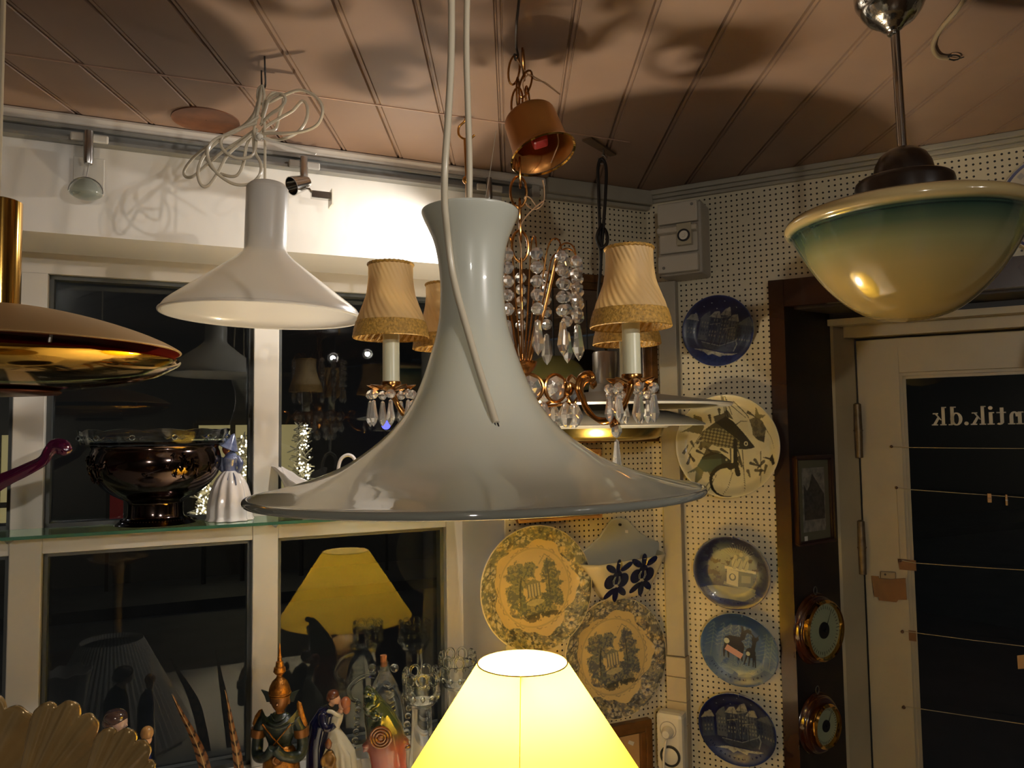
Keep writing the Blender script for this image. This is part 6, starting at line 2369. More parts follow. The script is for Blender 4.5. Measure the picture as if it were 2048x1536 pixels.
# porcelain lady seen from behind
p = stand(460, 1040)
zr, S = rows(p)
dz0 = zsh - zr(1033)
X = lambda px, py, dy=0.0: Vector((at(px, py, p.y).x, p.y + dy, zr(py) + dz0))
t = thing('lady_figurine', 'porcelain lady figurine in a white skirt and blue bodice, right of the silver bowl', 'figurine', (p.x, p.y, zsh))
M_pw = mat('porcelain_white', rgb(214, 206, 198), rough=0.12, coat=0.6)
M_pb = mat('porcelain_blue', rgb(112, 122, 150), rough=0.15, coat=0.6, noise=0.4, nscale=60, dark=rgb(62, 72, 112))


def fold(k, a, r, z):
    return r * (1 + 0.07 * math.cos(11 * a + 0.5 * math.sin(3 * a)) * min(1, r / (25 * S))), z


mb = MB()
mb.lathe(smoothprof([(0.0005, zr(1033) + dz0), (41 * S, zr(1033) + dz0), (41 * S, zr(1025) + dz0), (40 * S, zr(1000) + dz0), (34 * S, zr(972) + dz0), (26 * S, zr(952) + dz0), (16 * S, zr(938) + dz0), (9 * S, zr(934) + dz0), (0.0005, zr(933) + dz0)], 4), (p.x, p.y), 110, mod=fold)
obj('skirt', mb, M_pw, t)
mb = MB()
mb.tube([X(461, 940), X(460, 925), X(462, 910), X(461, 902), X(458, 896)], [0.012, 0.013, 0.017, 0.012, 0.006], 16)
mb.tube([X(446, 908), X(441, 920), X(444, 932), X(450, 938)], [0.006, 0.0065, 0.0055, 0.004], 10)
mb.tube([X(474, 906), X(481, 918), X(480, 932), X(474, 942)], [0.006, 0.007, 0.0055, 0.004], 10)
obj('bodice', mb, M_pb, t, remesh=0.0016)
mb = MB()
mb.tube([X(470, 940, -.012), X(476, 950, -.02), X(480, 962, -.024)], [0.004, 0.006, 0.003], 8, flat=0.4)
mb.tube([X(464, 940, -.014), X(464, 952, -.022), X(466, 962, -.026)], [0.004, 0.005, 0.003], 8, flat=0.4)
obj('apron_bow', mb, M_pb, t)
mb = MB()
mb.ball(X(455, 891), (0.011, 0.011, 0.013), 18, 12)
mb.tube([X(452, 899), X(458, 902)], 0.005, 10)
obj('head', mb, mat('auburn_glaze', rgb(122, 66, 44), rough=0.2, coat=0.5), t)
mb = MB()
T = Matrix.Translation(X(459, 880)) @ Matrix.Rotation(0.45, 4, 'Y')
mb.M = T
mb.lathe([(0.0005, 0.024), (0.008, 0.015), (0.017, 0.002), (0.024, -0.008), (0.022, -0.010), (0.0005, -0.005)], (0, 0), 24)
obj('bonnet', mb, M_pb, t)

# sauce boat
p = stand(622, 1028)
zr, S = rows(p)
t = thing('sauce_boat', 'white porcelain sauce boat with a loop handle, just above the trumpet pendant rim', 'sauce boat', (p.x, p.y, zsh))
ln = 150 * S
x0 = at(536, 940, p.y).x


def boat(i, j):
    s_, f_ = i, j
    rk = [zr(929), zr(931), zr(942), zr(957), zr(966), zr(967), zr(961), zr(951), zr(941)]
    qf = min(max(s_, 0), 0.9999) * 8
    qi = int(qf)
    qt = qf - qi
    qt = qt * qt * (3 - 2 * qt) * 0.5 + qt * 0.5
    rim = rk[qi] * (1 - qt) + rk[qi + 1] * qt
    bot = np.interp(s_, [0, .1, .25, .5, .8, .95, 1], [zr(934), zr(955), zr(1000), zr(1012), zr(1008), zr(980), zr(950)])
    bot = max(bot, zsh + 0.012)
    w = 0.045 * (math.sin(PI * min(1, s_ * 0.93 + 0.07)) ** 0.6) * (0.45 + 0.55 * min(1, s_ * 2.2)) + 0.0015
    a = -PI / 2 + PI * f_
    y = w * math.sin(a)
    z = rim - (rim - bot) * (math.cos(a) ** 0.75 if math.cos(a) > 0 else 0)
    fr_ = max(math.cos(a), 0) ** 0.75
    return Vector((x0 + ln * (s_ + 0.17 * (1 - s_) ** 3 * fr_ - 0.10 * s_ ** 3 * fr_), p.y + y, z))


mb = MB()
mb.grid(boat, 48, 25)
obj('boat', mb, M_pw, t, solid=0.003, subsurf=1)
mb = MB()
H = lambda px, py: Vector((at(px, py, p.y).x, p.y, zr(py)))
mb.tube(spline([H(676, 958), H(677, 935), H(683, 918), H(696, 911), H(708, 918), H(712, 938), H(704, 965), H(688, 985), H(672, 992)], 6), 0.0042, 10)
obj('handle', mb, M_pw, t)
mb = MB()
mb.lathe([(0.0005, zsh), (0.034, zsh), (0.035, zsh + 0.003), (0.024, zsh + 0.009), (0.026, zsh + 0.016), (0.0005, zsh + 0.016)], (p.x + 0.005, p.y), 40)
obj('foot', mb, M_pw, t)

# purple glass bowl with a pulled arm
p = stand(-170, 1094)
zr, S = rows(p)
t = thing('glass_bowl', 'purple glass bowl whose twisted pulled arm reaches in from the left edge', 'bowl', (p.x, p.y, zsh))
M_purple = mat('purple_glass', rgb(84, 14, 56), rough=0.04, trans=0.45, ior=1.5, coat=1.0)
A = lambda px, py, dy=0.0: Vector((at(px, py, p.y + 0.04).x, p.y + 0.04 + dy, zr(py)))
mb = MB()
path = spline([A(-120, 1010), A(-40, 988), A(0, 968), A(50, 946), A(84, 928), A(98, 906), A(112, 895), A(128, 900), A(136, 914)], 7)
rad = [(np.interp(i / (len(path) - 1), [0, .3, .55, .7, .85, .95, 1], [26, 13, 10, 13, 16, 12, 5])) * S for i in range(len(path))]
n0 = len(mb.v)
mb.tube(path, rad, 28, flat=0.7)
for i in range(len(path)):                            # twisted ribs
    for j in range(28):
        v = mb.v[n0 + i * 28 + j]
        c = path[i]
        k = 1 + 0.13 * math.cos(5 * (2 * PI * j / 28) + i * 0.22)
        mb.v[n0 + i * 28 + j] = c + (v - c) * k
obj('pulled_arm', mb, M_purple, t)
mb = MB()
mb.lathe(smoothprof([(0.0005, zsh), (0.045, zsh), (0.045, zsh + 0.006), (0.03, zsh + 0.02), (0.055, zsh + 0.05), (0.07, zsh + 0.07), (0.066, zsh + 0.072), (0.05, zsh + 0.055), (0.0005, zsh + 0.03)], 3), (p.x, p.y), 48)
obj('bowl_body', mb, M_purple, t)

# ------------------------------------------------------------------ ornaments on the window sill


def sill_at(px, Y):
    q = at(px, 1400, Y)
    return Vector((q.x, q.y, SILL))


def mapper(px, Y):
    p = sill_at(px, Y)
    return p, (lambda x, y, dy=0.0: Vector((at(x, y, Y).x, Y + dy, at(x, y, Y).z))), Y / F


# gilded dancer with a spired crown
p, G_, S = mapper(560, 1.66)
t = thing('temple_figurine', 'gilded kneeling temple figurine with a tall spired crown, on the sill below the middle mullion', 'figurine', p)
M_gold = mat('old_gilding', rgb(176, 118, 46), rough=0.35, metal=0.75, noise=0.5, nscale=70, dark=rgb(98, 56, 20), bump=0.6, bscale=220)
M_dkgreen = mat('dark_green_lacquer', rgb(30, 42, 36), rough=0.35, noise=0.5, nscale=50, bump=0.5, bscale=160)
M_goldskin = mat('brown_gold', rgb(124, 80, 36), rough=0.35, metal=0.5, noise=0.3, nscale=50)
zz = lambda y: G_(560, y).z
mb = MB()
mb.lathe([(0.0005, zz(1286)), (1.2 * S, zz(1290)), (3 * S, zz(1312)), (4 * S, zz(1313)), (4.5 * S, zz(1322)), (7 * S, zz(1323)), (8 * S, zz(1333)), (10.5 * S, zz(1334)), (12 * S, zz(1343)), (9 * S, zz(1347)), (5 * S, zz(1350)), (7 * S, zz(1355)), (14 * S, zz(1362)), (15 * S, zz(1364)), (17.5 * S, zz(1369)), (18.5 * S, zz(1371)), (20 * S, zz(1377)), (21 * S, zz(1384)), (19 * S, zz(1387)), (0.0005, zz(1387))], (p.x - 0.001, p.y), 36)
obj('spired_crown', mb, M_gold, t)
mb = MB()
mb.lathe(smoothprof([(0.0005, zz(1384)), (18 * S, zz(1385)), (19 * S, zz(1396)), (16 * S, zz(1408)), (11 * S, zz(1417)), (8 * S, zz(1422)), (9 * S, zz(1432)), (0.0005, zz(1434))], 3), (p.x, p.y), 28)
mb.tube([G_(560, 1400, -.018), G_(560, 1405, -.022)], [0.002, 0.003], 8)
for s_ in (-1, 1):
    mb.ball(G_(560 + 18 * s_, 1402), (0.003, 0.003, 0.007), 8, 6)
obj('head', mb, M_goldskin, t)
for s_ in (-1, 1):
    mb = MB()
    x = lambda a: 560 + s_ * a
    mb.prism([G_(x(20), 1386), G_(x(38), 1380), G_(x(31), 1392), G_(x(27), 1404), G_(x(19), 1404)], (0, 0.004, 0))
    obj('ear_flame', mb, M_dkgreen, t, smooth=False)
mb = MB()
mb.tube([G_(560, 1424), G_(560, 1440), G_(560, 1462), G_(560, 1486), G_(561, 1505)], [0.013, 0.036, 0.034, 0.024, 0.028], 24, flat=0.62)
for s_ in (-1, 1):
    x = lambda a: 560 + s_ * a
    mb.tube(spline([G_(x(30), 1436), G_(x(42), 1462), G_(x(45), 1492), G_(x(40), 1508, -.012), G_(x(16), 1498, -.036), G_(x(3), 1480, -.042)], 4), [0.0135] * 5 + [0.012] * 5 + [0.0115] * 5 + [0.010] * 6, 12)
obj('torso', mb, M_dkgreen, t, remesh=0.0022)
for s_, y0 in ((-1, 1418), (1, 1402)):
    x = lambda a: 560 + s_ * a
    mb = MB()
    mb.tube([G_(x(40), 1462), G_(x(44), 1446), G_(x(42), 1434), G_(x(38), y0 + 4), G_(x(36), y0)], [0.009, 0.012, 0.009, 0.005, 0.0006], 12, flat=0.5)
    obj('shoulder_flame', mb, M_gold, t)
    mb = MB()
    mb.tube([G_(x(42), 1456), G_(x(44), 1472)], [0.0165, 0.0155], 14)
    obj('arm_band', mb, M_goldskin, t)
    mb = MB()
    mb.prism([G_(x(20), 1436, -.02), G_(x(36), 1418, -.004), G_(x(40), 1436, -.004), G_(x(30), 1448, -.018)], (0, 0.005, 0))
    obj('collar_point', mb, M_dkgreen, t, smooth=False)
mb = MB()
for a, b in (((532, 1440), (575, 1492)), ((588, 1440), (545, 1492))):
    mb.tube([G_(a[0], a[1], -.024), G_((a[0] + b[0]) / 2, (a[1] + b[1]) / 2, -.026), G_(b[0], b[1], -.022)], 0.0016, 6)
obj('cross_sash', mb, M_gold, t)
mb = MB()
for y, w, dd in ((1428, 17, -.010), (1434, 25, -.016), (1440, 32, -.019)):
    mb.tube(spline([G_(560 - w, y, dd + .008), G_(560 - w * .55, y + 5, dd - .006), G_(560, y + 8, dd - .010), G_(560 + w * .55, y + 5, dd - .006), G_(560 + w, y, dd + .008)], 4), 0.0024, 6)
obj('ribbed_collar', mb, M_dkgreen, t)
mb = MB()
for y, w in ((1386, 20.5), (1390, 19.5)):
    mb.tube([Vector((p.x + w * S * math.cos(a), p.y + w * S * math.sin(a), zz(y))) for a in [2 * PI * k / 28 for k in range(28)]], 0.0016, 6, closed=True)
obj('crown_band', mb, M_gold, t)
mb = MB()
mb.tube([G_(561, 1488), G_(561, 1500), G_(562, 1520), G_(563, 1550), G_(563, 1600), G_(563, 1630)], [0.022, 0.031, 0.037, 0.040, 0.042, 0.044], 28, flat=0.8)
b0 = G_(563, 1630)
mb.box((b0.x - 0.042, b0.y - 0.042, SILL), (b0.x + 0.042, b0.y + 0.05, b0.z + 0.004))
obj('gilded_lower_body', mb, M_gold, t, remesh=0.003)
mb = MB()
c = G_(565, 1506, -.034)
mb.M = Matrix.Translation(c) @ Matrix.Rotation(PI / 2, 4, 'X')
mb.lathe([(0.0005, 0.006), (0.004, 0.006), (0.006, 0.004), (0.009, 0.005), (0.011, 0.002), (0.011, -0.006)], (0, 0), 24)
obj('belt_disc', mb, M_goldskin, t)

# kissing couple
p, G_, S = mapper(665, 1.72)
t = thing('couple_figurine', 'porcelain couple embracing, man in dark blue and woman in a white dress', 'figurine', p)
M_navy = mat('porcelain_navy', rgb(18, 22, 52), rough=0.12, coat=0.6)
M_dress = mat('porcelain_cream', rgb(206, 198, 172), rough=0.14, coat=0.6)
M_skin = mat('porcelain_skin', rgb(206, 160, 128), rough=0.2, coat=0.4)
M_brownhair = mat('brown_hair_glaze', rgb(92, 52, 32), rough=0.25, coat=0.4)
M_redhair = mat('auburn_hair_glaze', rgb(158, 92, 58), rough=0.25, coat=0.4)
mb = MB()
mb.tube([G_(662, 1412), G_(652, 1424), G_(640, 1450), G_(632, 1490), G_(632, 1530), G_(634, 1600), G_(636, 1650)], [0.008, 0.018, 0.024, 0.022, 0.022, 0.024, 0.024], 18, flat=0.8)
mb.tube(spline([G_(648, 1424, -.012), G_(652, 1440, -.022), G_(662, 1448, -.03), G_(676, 1440, -.028)], 4), [0.009] * 8 + [0.007] * 5, 10)
mb.box((p.x - 0.036, p.y - 0.035, SILL), (p.x + 0.05, p.y + 0.035, G_(660, 1645).z))
obj('man_body', mb, M_navy, t, remesh=0.0022)
mb = MB()
mb.ball(G_(669, 1397), (0.0115, 0.0115, 0.0125), 18, 12)
mb.ball(G_(674, 1400), (0.008, 0.009, 0.009), 14, 10)
mb.tube([G_(662, 1410), G_(667, 1402)], 0.0065, 10)
obj('man_face', mb, M_skin, t)
mb = MB()
mb.ball(G_(666, 1390), (0.0135, 0.0135, 0.0115), 18, 12)
mb.ball(G_(659, 1395), (0.007, 0.011, 0.010), 14, 10)
obj('man_hair', mb, M_brownhair, t)
mb = MB()
mb.ball(G_(686, 1410), (0.010, 0.010, 0.011), 16, 12)
mb.tube([G_(683, 1418), G_(679, 1426)], 0.006, 10)
obj('woman_face', mb, M_skin, t)
mb = MB()
mb.ball(G_(691, 1406), (0.0115, 0.0125, 0.0135), 18, 12)
mb.ball(G_(693, 1418), (0.0085, 0.010, 0.011), 14, 10)
obj('woman_hair', mb, M_redhair, t)
mb = MB()
mb.tube([G_(681, 1424), G_(674, 1438), G_(669, 1455), G_(672, 1475), G_(680, 1505), G_(684, 1545), G_(680, 1640)], [0.008, 0.0125, 0.011, 0.021, 0.033, 0.035, 0.038], 20, flat=0.8)
for k in range(5):
    mb.tube([G_(664 + 3 * k, 1470, -.012), G_(656 + 11 * k, 1505, -.024), G_(656 + 12 * k, 1545, -.027)], [0.003, 0.007, 0.008], 8)
mb.tube(spline([G_(682, 1430, -.006), G_(676, 1424, -.016), G_(668, 1418, -.018), G_(658, 1418, -.014)], 4), 0.0048, 8)
obj('dress', mb, M_dress, t, remesh=0.0022)
p2, G2, S = mapper(660, 1.60)
t = thing('small_figurine', 'small brown and gilt figurine standing in front of the embracing couple', 'figurine', p2)
mb = MB()
mb.tube([G2(659, 1500), G2(659, 1510), G2(660, 1530), G2(661, 1580), G2(661, 1650)], [0.006, 0.011, 0.012, 0.015, 0.019], 14)
mb.tube(spline([G2(652, 1508, -.004), G2(646, 1518, -.01), G2(652, 1528, -.014)], 3), 0.004, 8)
mb.tube(spline([G2(666, 1508, -.004), G2(672, 1516, -.01), G2(666, 1528, -.014)], 3), 0.004, 8)
mb.box((p2.x - 0.025, p2.y - 0.022, SILL), (p2.x + 0.025, p2.y + 0.022, G2(660, 1645).z))
obj('body', mb, mat('brown_gilt', rgb(118, 88, 44), rough=0.35, metal=0.3, noise=0.5, nscale=80), t, remesh=0.002)
mb = MB()
mb.ball(G2(657, 1490), (0.007, 0.007, 0.0085), 12, 8)
mb.lathe([(0.0005, G2(657, 1476).z), (0.004, G2(657, 1480).z), (0.0075, G2(657, 1486).z), (0.0072, G2(657, 1489).z)], (G2(657, 1490).x, p2.y), 14)
obj('head', mb, M_brownhair, t)

# glazed green and pink ceramic figure
p, G_, S = mapper(775, 1.60)
t = thing('ceramic_figure', 'green to pink glazed ceramic figure with a round brown eye, left of the yellow lampshade', 'figurine', p)
z_hi, z_lo = G_(740, 1365).z, SILL
M_par = mat_ramp_z('green_pink_glaze', [(0.0, rgb(150, 140, 122)), (0.36, rgb(152, 132, 116)), (0.46, rgb(130, 66, 68)), (0.62, rgb(122, 70, 60)), (0.70, rgb(74, 68, 48)), (0.76, rgb(46, 58, 42)), (1.0, rgb(36, 48, 32))], 0.0, z_hi - z_lo)
mb = MB()
pts = [G_(733, 1372), G_(738, 1384), G_(746, 1405), G_(757, 1432), G_(768, 1462), G_(774, 1495), G_(778, 1530), G_(780, 1580), G_(782, 1650)]
mb.tube(spline(pts, 4), [float(np.interp(i / 32, np.linspace(0, 1, 9), [0.004, 0.013, 0.021, 0.031, 0.038, 0.039, 0.036, 0.040, 0.052])) for i in range(33)], 26, flat=0.8)
for k in range(12):                                   # overlapping lumps on the green crest
    a = k * 0.9
    y = 1380 + k * 6
    mb.ball(G_(738 + (y - 1380) * 0.36 + 13 * math.sin(a), y, -.012 - 0.012 * abs(math.cos(a))), 0.0085, 10, 8)
mb.tube(spline([G_(800, 1478), G_(810, 1488), G_(816, 1496), G_(812, 1499)], 4), [0.012] * 5 + [0.007] * 4 + [0.0015] * 4, 12)
mb.tube(spline([G_(740, 1482, -.01), G_(732, 1490, -.01), G_(731, 1500, -.01)], 4), [0.008] * 5 + [0.004] * 4, 10)
mb.box((p.x - 0.04, p.y - 0.035, SILL), (p.x + 0.05, p.y + 0.035, G_(780, 1645).z))
obj('body', mb, M_par, t, remesh=0.0025)
mb = MB()
c = G_(768, 1460, -.037)
mb.M = Matrix.Translation(c) @ Matrix.Rotation(PI / 2 - 0.1, 4, 'X')
for r in (0.020, 0.0145, 0.009):
    mb.tube([(r * math.cos(a), r * 0.95 * math.sin(a), 0.006 - r * 0.22) for a in [2 * PI * k / 28 for k in range(28)]], 0.0026, 8, closed=True)
mb.ball((0, 0, 0.001), (0.008, 0.008, 0.005), 14, 8)
obj('eye', mb, mat('brown_glaze', rgb(98, 58, 32), rough=0.12, coat=0.6), t)
mb = MB()
mb.ball(G_(813, 1493, -.002), (0.010, 0.008, 0.006), 12, 8)
obj('pointed_tip', mb, mat('dark_brown_glaze', rgb(66, 38, 24), rough=0.2, coat=0.5), t)

# clear glass figural bottle with a cork
p, G_, S = mapper(770, 1.83)
t = thing('glass_bottle', 'clear glass figural bottle with a cork and beaded sides, behind the green and pink figure', 'bottle', p)
zz = lambda y: G_(768, y).z
mb = MB()
mb.lathe(smoothprof([(8 * S, zz(1322)), (9 * S, zz(1332)), (11 * S, zz(1345)), (20 * S, zz(1360)), (31 * S, zz(1390)), (36 * S, zz(1425)), (37 * S, zz(1470)), (38 * S, zz(1560)), (39 * S, SILL + 0.004), (36 * S, SILL), (0.0005, SILL)], 3), (p.x, p.y), 40)
obj('bottle_body', mb, M_clear, t)
mb = MB()
q = G_(767, 1320)
mb.lathe([(0.0005, q.z + 0.011), (0.0075, q.z + 0.011), (0.0068, q.z - 0.014), (0.0005, q.z - 0.014)], (q.x, q.y), 20)
obj('cork', mb, mat('cork', rgb(176, 112, 66), rough=0.8, noise=0.4, nscale=120), t)
for s_ in (-1, 1):
    mb = MB()
    mb.ball(G_(767 + 22 * s_, 1336), (0.010, 0.006, 0.010), 14, 10)
    obj('round_ear', mb, M_clear, t)
mb = MB()
mb.tube(spline([G_(750, 1352), G_(730, 1352), G_(712, 1362), G_(698, 1380), G_(704, 1398), G_(716, 1402)], 5), 0.0055, 10)
obj('handle', mb, M_clear, t)
for (x, y) in ((716, 1406), (716, 1420), (714, 1436), (714, 1450), (712, 1464), (710, 1480), (706, 1494), (703, 1506), (820, 1400), (818, 1416), (816, 1432), (814, 1448), (813, 1464)):
    mb = MB()
    mb.ball(G_(x, y), 0.0075, 12, 8)
    obj('glass_bead', mb, M_clear, t)
mb = MB()
for k in range(8):
    y = 1362 + k * 9
    mb.tube([G_(772 + k, y, -.030 - .004 * min(k, 3)), G_(782 + k, y + 3, -.034 - .004 * min(k, 3)), G_(792 + k * .6, y, -.026 - .004 * min(k, 3))], [0.0015, 0.0032, 0.0015], 8)
obj('ribbed_breast', mb, M_clear, t)

# two tall glass vases with looped rims


def glass_vase(px, Y, top, lab):
    p, G_, S = mapper(px, Y)
    zz = lambda y: G_(px, top + y).z
    t = thing('glass_vase', lab, 'vase', p, 'tall clear glass vases with looped rims')
    mb = MB()
    pr = smoothprof([(36 * S, zz(22)), (37 * S, zz(38)), (33 * S, zz(56)), (27 * S, zz(68)), (20 * S, zz(74)), (19 * S, zz(80)), (21 * S, zz(120)), (25 * S, zz(190)), (27 * S, zz(250)), (32 * S, SILL + 0.006), (34 * S, SILL + 0.003)], 3)
    inner = [(33 * S, zz(24)), (34 * S, zz(38)), (30 * S, zz(54)), (23 * S, zz(63)), (0.0005, zz(66))]
    mb.lathe([(0.0005, SILL), (33 * S, SILL)] + pr[::-1] + inner, (p.x, p.y), 48)
    obj('vase_body', mb, M_clear, t)
    for k in range(9):
        a = 2 * PI * k / 9
        mb = MB()
        c = Vector((p.x + 34 * S * math.cos(a), p.y + 34 * S * math.sin(a), zz(14)))
        tg = Vector((-math.sin(a), math.cos(a), 0))
        mb.tube([c + tg * (0.0105 * math.cos(b)) + Vector((0, 0, 0.0135 * math.sin(b))) for b in [2 * PI * q / 18 for q in range(18)]], 0.0032, 8, closed=True)
        obj('rim_loop', mb, M_clear, t)
    mb = MB()
    for k in range(12):
        a = 2 * PI * k / 12 + 0.2
        mb.ball((p.x + 34 * S * math.cos(a), p.y + 34 * S * math.sin(a), zz(50)), (0.005, 0.005, 0.007), 8, 6)
    obj('blister_ring', mb, M_clear, t, fix=False)


glass_vase(843, 1.73, 1338, 'clear glass vase with a looped rim against the dark pane, the shorter one')
glass_vase(916, 1.84, 1303, 'taller clear glass vase with a looped rim, at the window reveal behind the yellow lampshade')


# two pheasant tail feathers
def feather(pts, w, Y, lab):
    P3 = [Vector((at(x, y, Y).x, Y, at(x, y, Y).z)) for x, y in pts]
    path = spline(P3, 12)
    n = len(path)
    vs, cols, fs = [], [], []
    nt = 9
    for i, c in enumerate(path):
        q = i / (n - 1)
        a = path[max(i - 1, 0)]
        b = path[min(i + 1, n - 1)]
        d = (b - a).normalized()
        side = Vector((d.z, 0, -d.x))
        ww = w * min(1.0, 0.08 + q * 1.5)
        for j in range(nt):
            s_ = -1 + 2 * j / (nt - 1)
            for face in (-1, 1):
                vs.append(c + side * (ww * s_) + Vector((0, face * 0.0012 * (1.15 - abs(s_)), 0)) + d * (-abs(s_) * ww * 0.5))
                bar = (math.sin(q * 2 * PI * 11 + abs(s_) * 1.5) > 0.55)
                base = rgb(126, 82, 46) if abs(s_) > 0.25 else rgb(158, 122, 80)
                cols.append((*(rgb(44, 26, 16) if bar else base), 1))
    for i in range(n - 1):
        for j in range(nt - 1):
            for f_ in (0, 1):
                k = (i * nt + j) * 2 + f_
                a, b, c_, d_ = k, k + 2, k + 2 + nt * 2, k + nt * 2
                fs.append((a, b, c_, d_) if f_ else (d_, c_, b, a))
    org = Vector((path[-1].x, path[-1].y, path[-1].z))
    root = thing('pheasant_feather', lab, 'feather', org, 'pheasant tail feathers on the sill')
    me = bpy.data.meshes.new('feather_vane')
    me.from_pydata([tuple(v - org) for v in vs], [], fs)
    me.materials.append(M_feather)
    me.polygons.foreach_set('use_smooth', [True] * len(me.polygons))
    ca = me.color_attributes.new('pattern', 'FLOAT_COLOR', 'POINT')
    ca.data.foreach_set('color', np.array(cols, np.float32).ravel())
    me.update()
    o = bpy.data.objects.new('vane', me)
    COL.objects.link(o)
    o.parent = root
    mb = MB()
    mb.tube([c + Vector((0, -0.0014, 0)) for c in path], [0.0003 + 0.0014 * i / n for i in range(n)], 6)
    obj('quill', mb, mat('quill', rgb(176, 146, 100), rough=0.4), root)


M_feather = mat_attr('feather_barbs', 0.6, 0.0)
feather([(344, 1388), (362, 1425), (382, 1462), (398, 1498), (410, 1536), (424, 1600), (436, 1675)], 0.0120, 1.62, 'brown barred pheasant tail feather leaning in the window, left one of two')
feather([(450, 1380), (458, 1418), (464, 1455), (472, 1495), (478, 1536), (486, 1600), (494, 1668)], 0.0100, 1.64, 'brown barred pheasant tail feather beside the gilded figurine, right one of two')

# dark haired figurine
p, G_, S = mapper(222, 1.56)
t = thing('bust_figurine', 'glazed figurine of a dark-haired person in black, seen behind the gold leaves', 'figurine', p)
mb = MB()
mb.tube([G_(222, 1462), G_(218, 1476), G_(214, 1500), G_(216, 1540), G_(220, 1640), G_(222, 1690)], [0.008, 0.020, 0.028, 0.029, 0.030, 0.032], 20, flat=0.8)
mb.box((p.x - 0.032, p.y - 0.03, SILL), (p.x + 0.03, p.y + 0.03, G_(222, 1680).z))
obj('body', mb, mat('black_glaze', rgb(20, 16, 18), rough=0.1, coat=0.7), t, remesh=0.0025)
mb = MB()
mb.ball(G_(240, 1444), (0.014, 0.014, 0.018), 18, 12)
mb.ball(G_(252, 1450), (0.0035, 0.003, 0.004), 8, 6)
mb.tube([G_(232, 1455), G_(222, 1468)], [0.009, 0.012], 12)
obj('face', mb, mat('pink_glaze', rgb(196, 164, 148), rough=0.15, coat=0.6), t)
mb = MB()
mb.ball(G_(231, 1434), (0.0225, 0.02, 0.0155), 20, 14)
mb.ball(G_(220, 1444), (0.014, 0.017, 0.012), 16, 12)
obj('hair', mb, mat('dark_hair_glaze', rgb(66, 48, 46), rough=0.12, coat=0.7), t)

# fair figurine
p, G_, S = mapper(288, 1.56)
t = thing('bust_figurine', 'glazed figurine with a tan head and blue body behind the lowest gold leaf', 'figurine', p)
mb = MB()
mb.tube([G_(290, 1490), G_(286, 1504), G_(284, 1530), G_(284, 1640), G_(284, 1700)], [0.007, 0.014, 0.019, 0.022, 0.024], 18)
obj('body', mb, mat('blue_glaze', rgb(28, 38, 96), rough=0.12, coat=0.6), t)
mb = MB()
mb.ball(G_(294, 1466), (0.0125, 0.0125, 0.0135), 18, 12)
obj('hair', mb, mat('tan_glaze', rgb(186, 140, 86), rough=0.2, coat=0.5), t)
mb = MB()
mb.ball(G_(294, 1479), (0.009, 0.010, 0.011), 14, 10)
mb.tube([G_(299, 1496, -.01), G_(292, 1502, -.014), G_(286, 1512, -.014)], [0.0055, 0.0065, 0.006], 10)
obj('face', mb, M_skin, t)

# white dish with purple flowers
p, G_, S = mapper(95, 1.5)
t = thing('flower_dish', 'white porcelain dish with a purple flower, behind the gold leaves at the left', 'dish', p)
zz = lambda y: G_(95, y).z
mb = MB()


def wavy(k, a, r, z):
    return r * (1 + 0.03 * math.cos(8 * a)), z + 0.003 * math.cos(8 * a)


mb.lathe(shell(smoothprof([(0.052, zz(1444)), (0.048, zz(1462)), (0.043, zz(1490)), (0.038, zz(1530)), (0.03, zz(1556))], 4), 0.003), (p.x, p.y), 64, close=True, mod=wavy)
mb.lathe(smoothprof([(0.03, zz(1554)), (0.012, zz(1570)), (0.014, SILL + 0.03), (0.04, SILL + 0.004), (0.04, SILL), (0.0005, SILL)], 3), (p.x, p.y), 40)
obj('dish_body', mb, M_pw, t)
mb = MB()
c = G_(66, 1484)
for k in range(6):
    a = 2 * PI * k / 6
    b = Vector((math.cos(a) * 0.007, 0, math.sin(a) * 0.007))
    mb.ball((c.x + b.x, p.y - 0.038, c.z + b.z), (0.0055, 0.002, 0.0055), 10, 6)
obj('purple_flower', mb, mat('purple_enamel', rgb(112, 76, 128), rough=0.3), t, fix=False)

# gold glass leaves in the foreground
p, G_, S = mapper(60, 0.85)
t = thing('leaf_ornament', 'amber and gold ornament of ribbed lobed leaves, at the lower left corner', 'ornament', p)
M_leaf = mat('amber_gold', rgb(180, 148, 96), rough=0.24, metal=0.35, coat=0.7, noise=0.3, nscale=14)


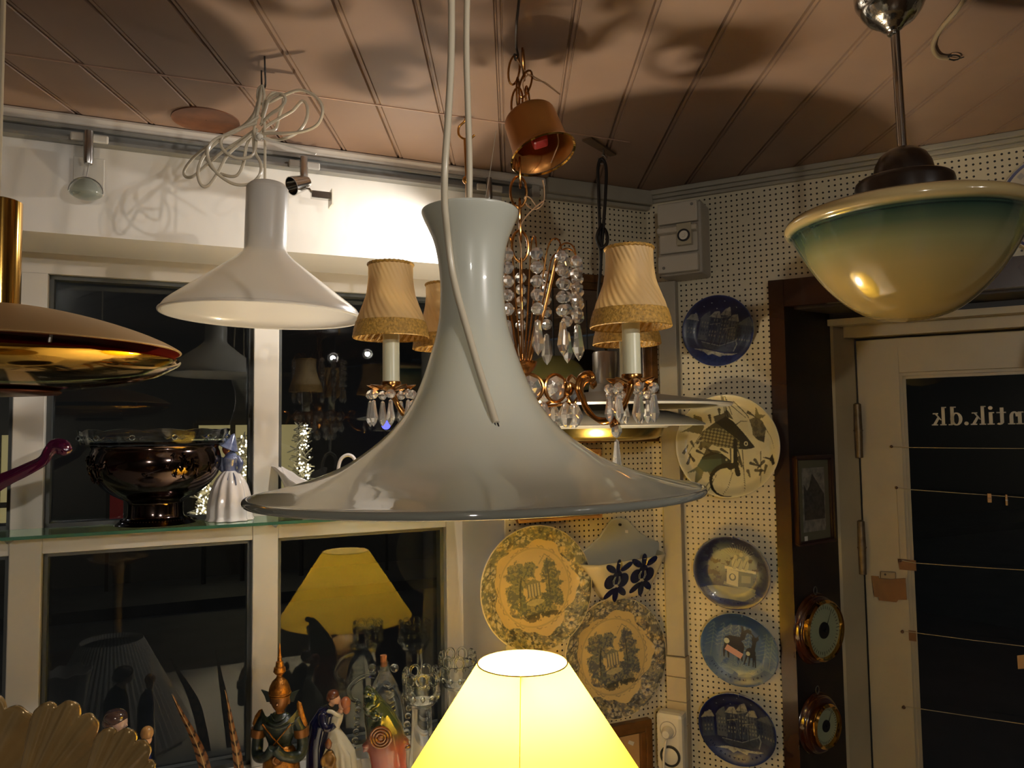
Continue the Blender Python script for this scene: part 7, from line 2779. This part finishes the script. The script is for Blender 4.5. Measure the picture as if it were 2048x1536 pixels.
def leaf(bx, by, tx, ty, spread, lobes, wid, dy, nm):
    B, T_ = at(bx, by, 0.85 + dy), at(tx, ty, 0.83 + dy)
    ax_ = T_ - B
    ln_ = ax_.length
    ax_ = ax_.normalized()
    sd = ax_.cross(Vector((0, 1, 0))).normalized()

    def fn(i, j):
        th = (i - 0.5) * 2 * spread
        ph = (i * lobes) % 1.0
        lob = 1 - 0.085 * (1 - math.sin(PI * ph)) ** 1.3
        r = j * lob * (1 - 0.20 * (abs(th) / spread) ** 2)
        x = r * math.cos(th) * ln_
        y = r * math.sin(th) * ln_ * wid
        rib = 0.0022 * (1 - math.cos(2 * PI * ph)) * min(1, j * 1.3) + 0.0009 * math.cos(18 * PI * (i - 0.5)) * j
        cup = -0.05 * (y / ln_) ** 2 * 2 + 0.006 * j * j
        return B + ax_ * x + sd * y + Vector((0, -1, 0)) * (rib + cup)
    mb = MB()
    mb.grid(fn, lobes * 24 + 1, 30)
    obj(nm, mb, M_leaf, t, solid=0.004, angle=80)


leaf(-80, 1640, 30, 1392, 0.66, 4, 0.9, 0.0, 'leaf')
leaf(20, 1650, 180, 1408, 0.44, 4, 0.85, -0.03, 'leaf')
leaf(140, 1660, 290, 1462, 0.42, 4, 0.85, -0.06, 'leaf')
mb = MB()
q = G_(40, 1640)
mb.lathe(smoothprof([(0.0005, SILL), (0.06, SILL), (0.06, SILL + 0.008), (0.02, SILL + 0.03), (0.016, q.z - 0.04), (0.05, q.z + 0.0), (0.09, q.z + 0.02), (0.0005, q.z + 0.02)], 3), (p.x, p.y), 40)
obj('stem', mb, M_leaf, t)

# pleated white shade standing just below the view, seen reflected in the left pane
c = mirrored_in(222, 1370, 2.15, GL)
zt_p = at(222, 1280, 2.15).z
t = thing('pleated_shade', 'white pleated lampshade on the sill below the view, reflected in the left window pane', 'lampshade', (c.x, c.y, SILL))


def pl(k, a, r, z):
    return r * (1 + 0.012 * math.cos(64 * a)), z


mb = MB()
mb.lathe([(0.074, zt_p - 0.012), (0.078, zt_p), (0.210, SILL + 0.01), (0.205, SILL)], (c.x, c.y), 256, mod=pl)
obj('pleated_body', mb, mat('pleated_white', rgb(206, 202, 196), rough=0.6), t)
mb = MB()
mb.tube([(c.x + 0.203 * math.cos(2 * PI * j / 64), c.y + 0.203 * math.sin(2 * PI * j / 64), SILL + 0.003) for j in range(64)], 0.003, 6, closed=True)
obj('wire_ring', mb, M_steel, t)
